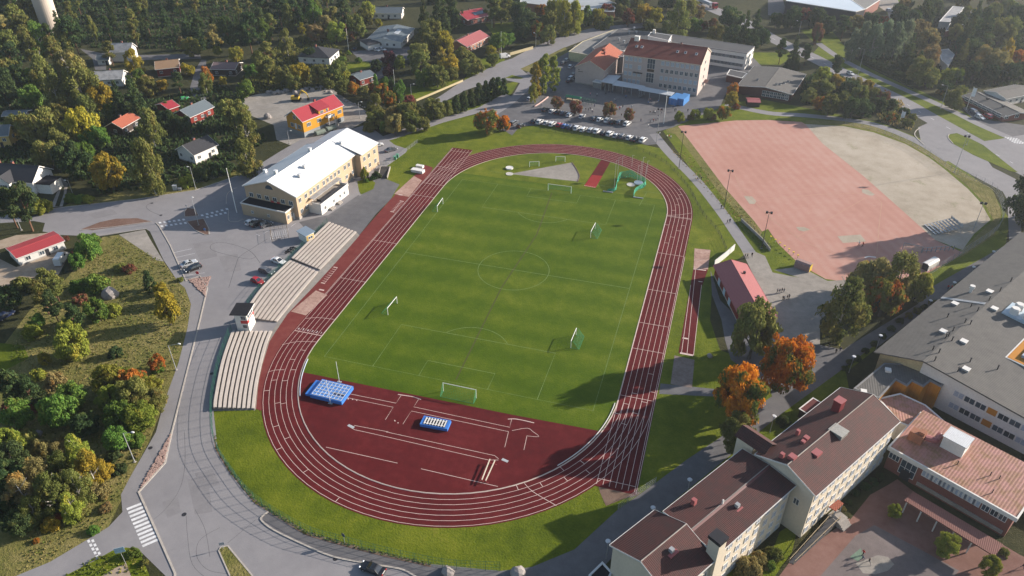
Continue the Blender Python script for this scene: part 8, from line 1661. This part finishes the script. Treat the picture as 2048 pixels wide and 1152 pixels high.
tufts("tall_grass", [(130, 1150), (190, 1115), (250, 1098), (280, 1102), (300, 1150)], 160, .25, G_GRN, 9)
tufts("undergrowth", [(0, 150), (160, 120), (200, 180), (300, 200), (440, 170), (490, 195), (480, 240), (540, 280), (390, 365), (200, 390), (140, 330), (0, 330)], 7000, .9, LEAF['d'][1], 10, 1.1); tufts("undergrowth", [(-20, 130), (150, 95), (420, 100), (640, 40), (700, -40), (-20, -60)], 9000, .9, LEAF['d'][1], 11, 1.3)
tufts("undergrowth", [(560, 180), (500, 190), (480, 160), (560, 90), (640, 60), (700, 120), (690, 150), (700, 180), (650, 180)], 2600, .8, LEAF['o'][1], 12, 1.0); tufts("undergrowth", [(1600, 200), (1700, 215), (1790, 235), (1790, 205), (1720, 165), (1640, 140), (1610, 160)], 2500, .8, LEAF['d'][1], 13, 1.0); tufts("undergrowth", [(1700, 60), (1880, 20), (2060, 30), (2060, 170), (1930, 180), (1840, 170), (1720, 115)], 4500, .9, LEAF['d'][1], 14, 1.2)

# ================================================================ PEOPLE
SKIN = mat("skin", (.45,.27,.19), .6); HAIRS = {k: mat("hair_"+k, c, .7) for k, c in dict(dark=(.03,.02,.015), blond=(.32,.22,.10)).items()}
CLOTH = {k: mat("cloth_"+k, c, .9, tuple(x*.8 for x in c)) for k, c in dict(black=(.014,.014,.016), white=(.62,.61,.6), red=(.38,.03,.03), navy=(.02,.035,.10), grey=(.16,.16,.17), blue=(.05,.15,.35), pink=(.5,.2,.25), khaki=(.17,.15,.09)).items()}
def person_mesh(pose, seed):
    st = dict(walk=(.30, .22), stand=(.05, .05), run=(.5, .45))[pose]; s, ar = st; J = {}; Ed = []; Rd = {}
    def j(n, p, r, par=None):
        J[n] = p; Rd[n] = r
        if par: Ed.append((par, n))
    j('pelvis', (0, 0, .95), .145); j('waist', (0, 0, 1.10), .13, 'pelvis'); j('chest', (.02, 0, 1.30), .16, 'waist'); j('neckb', (.02, 0, 1.46), .075, 'chest'); j('neck', (.03, 0, 1.53), .058, 'neckb'); j('jaw', (.05, 0, 1.585), .072, 'neck'); j('head', (.045, 0, 1.67), .098, 'jaw'); j('crown_', (.03, 0, 1.75), .072, 'head'); j('nose', (.15, 0, 1.645), .016, 'head')
    for sd, y in (('l', 1), ('r', -1)):
        f = s*(1 if sd == 'l' else -1); b = -ar*(1 if sd == 'l' else -1)
        j('hip'+sd, (0, .095*y, .90), .105, 'pelvis'); j('knee'+sd, (f*.55+.03, .10*y, .50), .066, 'hip'+sd); j('ankle'+sd, (f-.02 if f < 0 else f*.9, .10*y, .09 if f >= 0 else .13), .045, 'knee'+sd); j('toe'+sd, ((f if f < 0 else f*.9)+.17, .11*y, .04), .035, 'ankle'+sd)
        j('sh'+sd, (.01, .19*y, 1.40), .07, 'chest'); j('elbow'+sd, (b*.5-.02, .24*y, 1.14), .047, 'sh'+sd); j('wrist'+sd, (b+.06, .25*y, .91), .032, 'elbow'+sd); j('palm'+sd, (b+.08, .25*y, .84), .036, 'wrist'+sd)
        px_, pz = b+.09, .80
        for i, (dy, ln) in enumerate(((-.03, .065), (-.01, .078), (.01, .072), (.03, .055))): j('f%d%s' % (i, sd), (px_+.01*i*0+dy, .25*y+.008, pz-ln*.5), .010, 'palm'+sd); j('g%d%s' % (i, sd), (px_+dy+.012, .25*y-.012*y, pz-ln), .008, 'f%d%s' % (i, sd))
        j('th'+sd, (b+.125, .25*y-.01*y, .825), .011, 'palm'+sd); j('tt'+sd, (b+.145, .25*y-.02*y, .79), .009, 'th'+sd)
    names = list(J); me = bpy.data.meshes.new("person"); me.from_pydata([J[n] for n in names], [(names.index(a_), names.index(b_)) for a_, b_ in Ed], []); o = bpy.data.objects.new("person", me); COL.objects.link(o)
    o.modifiers.new("skin", 'SKIN'); 
    if not me.skin_vertices: pass
    for n, sv in zip(names, me.skin_vertices[0].data): sv.radius = (Rd[n], Rd[n]); sv.use_root = (n == 'pelvis')
    o.modifiers.new("sub", 'SUBSURF').levels = 1; o.modifiers["sub"].render_levels = 1
    dg = bpy.context.evaluated_depsgraph_get(); out = bpy.data.meshes.new_from_object(o.evaluated_get(dg)); bpy.data.objects.remove(o); out.name = "person"
    out.materials.clear()
    for mm in (CLOTH['black'], CLOTH['navy'], SKIN, HAIRS['dark'], DARK): out.materials.append(mm)
    for p in out.polygons:
        c = p.center; best = min(((Vector(J[n])-c).length-Rd[n], n) for n in names)[1]; n = best
        if n[:2] in ('to',): k = 4
        elif n[:3] in ('kne', 'ank', 'hip') or n == 'pelvis' and c.z < 1.0: k = 1
        elif n[0] in 'fg' or n[:4] == 'palm' or n[:2] in ('th', 'tt') and n[:2] != 'to': k = 2
        elif n in ('neck', 'jaw', 'nose'): k = 2
        elif n in ('head', 'crown_'): k = 3 if (c.z > 1.70 or c.x < .04) else 2
        else: k = 0
        p.material_index = k; p.use_smooth = True
    return out
PM = {}
def person(label, u, v_, top, legs, pose='walk', face=0, hair='dark', s=1.0, group=None):
    if pose not in PM: PM[pose] = person_mesh(pose, 1)
    P_ = K(u, v_); o = link("person", PM[pose], None, (P_.x, P_.y, .03), R(face)); o.scale = (s, s, s)
    for i, mm in ((0, CLOTH[top]), (1, CLOTH[legs]), (3, HAIRS[hair])): o.material_slots[i].link = 'OBJECT'; o.material_slots[i].material = mm
    return tag(o, label, "person", group)
PG = "people on the footpath"
def many(pts, where, group, tops, legs, ox, oy, s=.95, poses=('stand', 'walk'), seed=0):
    """small figures: clothing first, then who stands nearest to what"""
    rg = random.Random(seed); used = {}
    for i, (x, y) in enumerate(pts):
        for k in range(80):
            t, l, po, hr = rg.choice(tops), rg.choice(legs), rg.choice(poses), rg.choice(('dark', 'dark', 'blond'))
            if (t, l, po, hr) not in used: break
        used[t, l, po, hr] = 1
        lab = "%s haired person, %s top, %s trousers, %s %s" % (hr, t, l, 'standing' if po == 'stand' else 'walking' if po == 'walk' else 'running', where)
        person(lab, ox+x/4, oy+y/4, t, l, po, rg.uniform(0, 360), hr, s*rg.uniform(.88, 1.04), group)
many([(1485, 290), (1500, 280), (1512, 290)], "in the trio on the footpath", PG, ['black', 'navy'], ['black', 'grey'], 1024, 288, seed=1)
many([(1672, 520)], "alone by a floodlight pole", None, ['black'], ['black'], 1024, 288, seed=2)
many([(1722, 638), (1740, 634)], "in the footpath pair", None, ['black', 'red'], ['black', 'navy'], 1024, 288, seed=3)
many([(1862, 912), (1880, 914), (1917, 905)], "behind the red roofed changing room", None, ['black', 'grey'], ['black', 'navy'], 1024, 288, seed=4)
person("person in a white top and black trousers walking across the pink field", 1717, 492, 'white', 'black', 'walk', 200, 'blond'); person("person in a red top and black trousers walking across the pink field", 1724.5, 494, 'red', 'black', 'walk', 200)
many([(1960, 878), (2010, 872), (1925, 1010), (1885, 918)], "on the concrete skate court", "people on the skate court", ['black', 'red', 'grey'], ['black', 'navy'], 1536, 288, seed=5)
many([(72, 40), (90, 42), (108, 38), (125, 36)], "in the gravel yard row", "group on the gravel yard", ['black', 'navy', 'grey'], ['black', 'navy'], 1536, 576, seed=6)
many([(115, 102), (128, 98), (150, 92), (165, 88)], "in the gravel yard bunch", "group on the gravel yard", ['white', 'black', 'grey'], ['black', 'navy'], 1536, 576, seed=7)
many([(485, 480), (540, 525), (572, 515)], "in the birch shade", "people in the birch shade", ['black', 'navy'], ['black', 'grey'], 1536, 576, seed=8)
many([(1435, 14), (1463, 16)], "beside the grey roofed school", None, ['pink', 'red', 'grey'], ['black', 'navy'], 1536, 576, seed=9)
many([(756, 985), (748, 1030), (800, 1055)], "beside the painted green mark", "children in the courtyard", ['black', 'navy', 'red'], ['black', 'grey'], 1536, 864, poses=('run', 'walk'), seed=10); many([(2030, 1090)], "at the paved corner beside the brick hall", None, ['black'], ['navy'], 1536, 864, seed=11)
yard = [(775, 745), (800, 745), (750, 765), (680, 772), (625, 768), (905, 748), (935, 746), (910, 788), (1040, 778), (1090, 822), (1105, 812), (1150, 830), (1168, 826), (820, 812), (830, 812), (565, 826), (955, 866), (1088, 838), (1120, 815), (1290, 740)]
many(yard, "near the white canopies", "pupils near the white canopies", ['black', 'white', 'navy', 'grey', 'blue', 'pink'], ['black', 'navy', 'grey'], 1024, 0, .92, seed=12)
many([(885, 866), (870, 876), (875, 935), (860, 880), (610, 892), (640, 897), (625, 886), (590, 892), (645, 910), (235, 850), (485, 786), (550, 830), (660, 856)], "among the crimson bushes", "pupils among the crimson bushes", ['red', 'white', 'black', 'navy', 'grey'], ['black', 'navy', 'grey'], 1024, 0, .92, seed=13)
many([(1103, 915), (1128, 912), (1143, 912), (1168, 946), (1185, 896), (1200, 890), (1105, 988), (1130, 978), (1150, 972), (1030, 975), (1090, 1020), (1180, 1084), (1240, 1105), (1255, 1108), (1270, 1112), (1165, 955), (1195, 910)], "near the tall flagpole", "pupils by the tall flagpole", ['black', 'red', 'navy', 'white', 'grey'], ['black', 'navy', 'grey'], 1024, 0, .95, seed=14)
many([(1300, 893), (1310, 893), (1285, 872), (1405, 900), (1500, 890)], "beside the clipped round trees", "pupils by the clipped trees", ['black', 'navy', 'red'], ['black', 'navy'], 1024, 0, .95, seed=15)

# ================================================================ TREE LABELS: rank every look-alike by its distance to a thing one can find
MARKS = []
def find(txt):
    for o in bpy.data.objects:
        if o.parent is None and txt in str(o.get("label", "")): return o
for txt, ph in (("bright white metal roof", "white roofed hall"), ("ochre timber house", "ochre villa"), ("pink red metal roof by the gravel", "red roofed changing room"), ("skylights", "four storey school"), ("orange tiled gable roof facing", "orange gabled school hall"), ("pavilion with a wide", "grey roofed pavilion"), ("ridge chimney", "tall cream school block"), ("red strip along", "middle cream school block"), ("rusty pink", "brick school hall"), ("vast grey felt", "vast grey school roof"), ("bright red roof at the sandy", "red roofed garage"), ("black tiled roof by the tall birch", "black roofed cottage"), ("dark walled cottage", "orange roofed cottage"), ("dark seamed metal roof", "dark roofed red house"), ("ochre brown roof", "brown roofed cottage"), ("mauve grey roof", "mauve roofed house"), ("tall white house", "tall white house"), ("weathered pale roof", "pale roofed house"), ("yellow house with", "yellow house"), ("twin chimneys", "twin chimney house"), ("black hipped tile roof", "black hipped villa"), ("roof panels", "wide blue grey roofed house"), ("slate grey roof", "slate roofed house"), ("solar panels", "solar panelled house"), ("faded red roof", "faded red roofed house"), ("far road", "pale roofed warehouse"), ("beyond the highway", "pale blue roofed hall"), ("stepped pale roofed", "pale terrace house"), ("brown brick workshop with", "brown brick workshop"), ("long brown brick workshop", "brown brick workshop"), ("water tower", "water tower"), ("commentary tower", "commentary tower"), ("blue container with", "dark lidded blue container"), ("white van parked", "white van"), ("white utility cabin", "white utility cabin"), ("white car driving", "white car on the highway"), ("direction sign", "pale blue direction sign"), ("at the gravel strip", "lamp at the gravel strip"), ("opposite the curved stand", "lamp opposite the curved stand"), ("red sign beside", "round red sign"), ("boulder half hidden", "broad meadow boulder"), ("boulder at the edge of the birch", "white thicket boulder"), ("shelter with a dark red roof", "dark red roofed shelter"), ("walkway canopy", "walkway canopy"), ("white dugout", "white dugout"), ("excavator", "yellow excavator"), ("lorry", "red cabbed lorry"), ("camper van", "white camper van")):
    o = find(txt)
    if o is not None:
        p = o.location.to_2d()
        MARKS.append((p, ph))
WORD = ["nearest", "second nearest", "third nearest", "fourth nearest", "fifth nearest", "sixth nearest", "seventh nearest", "eighth nearest", "ninth nearest", "tenth nearest"]
CLS = {}
for t_ in TREES:
    hgt_ = 'tall ' if t_['h'] > 12 else 'small ' if t_['h'] < 4 and t_['kind'] != 'bush' else 'low ' if t_['h'] < 1.6 else ''
    t_['desc'] = "%s%s %s" % (hgt_, LEAF[t_['col']][0], t_['noun']); CLS.setdefault(t_['desc'], []).append(t_)
taken = set()
for desc, L_ in CLS.items():
    for t_ in L_: t_['opt'] = []
    for mp, ph in MARKS:
        for rk, t_ in enumerate(sorted(L_, key=lambda q: (q['P'].to_2d()-mp).length)[:10]): t_['opt'].append((rk*14+(t_['P'].to_2d()-mp).length, rk, ph))
    for t_ in L_:
        o = t_['o']
        near = [q for q in sorted(t_['opt']) if q[0]-q[1]*14 < 130]
        if near: rk, ph = near[0][1], near[0][2]; o["label"] = "%s standing %s the %s" % (desc, ("nearest to" if rk == 0 else WORD[rk]+" to"), ph)
        else:
            md = min((((t_['P'].to_2d()-mp).length), ph) for mp, ph in MARKS)[1]
            o["label"] = "%s deep in the crowded trees beyond the %s" % (desc, md); o["group"] = "%s trees crowding beyond the %s" % (desc, md)
        if "group" not in o.keys(): o["group"] = "%ss" % t_['noun'] if not t_['noun'].endswith('sh') else "bushes"

# ================================================================ HAZE
a = MB(); a.box(-700, -330, -1.0, 700, 900, CZ+6); hz_ = a.build("haze", [])
mt = bpy.data.materials.new("haze_air"); mt.use_nodes = True; t = mt.node_tree; t.nodes.clear(); pv = N(t, "ShaderNodeVolumePrincipled"); pv.inputs["Color"].default_value = (.80, .88, 1.0, 1); pv.inputs["Density"].default_value = HAZE_D; pv.inputs["Anisotropy"].default_value = .45
ou = N(t, "ShaderNodeOutputMaterial"); t.links.new(pv.outputs[0], ou.inputs["Volume"]); hz_.data.materials.append(mt); tag(hz_, kind='stuff')
S.cycles.volume_bounces = 0; S.cycles.max_bounces = 6
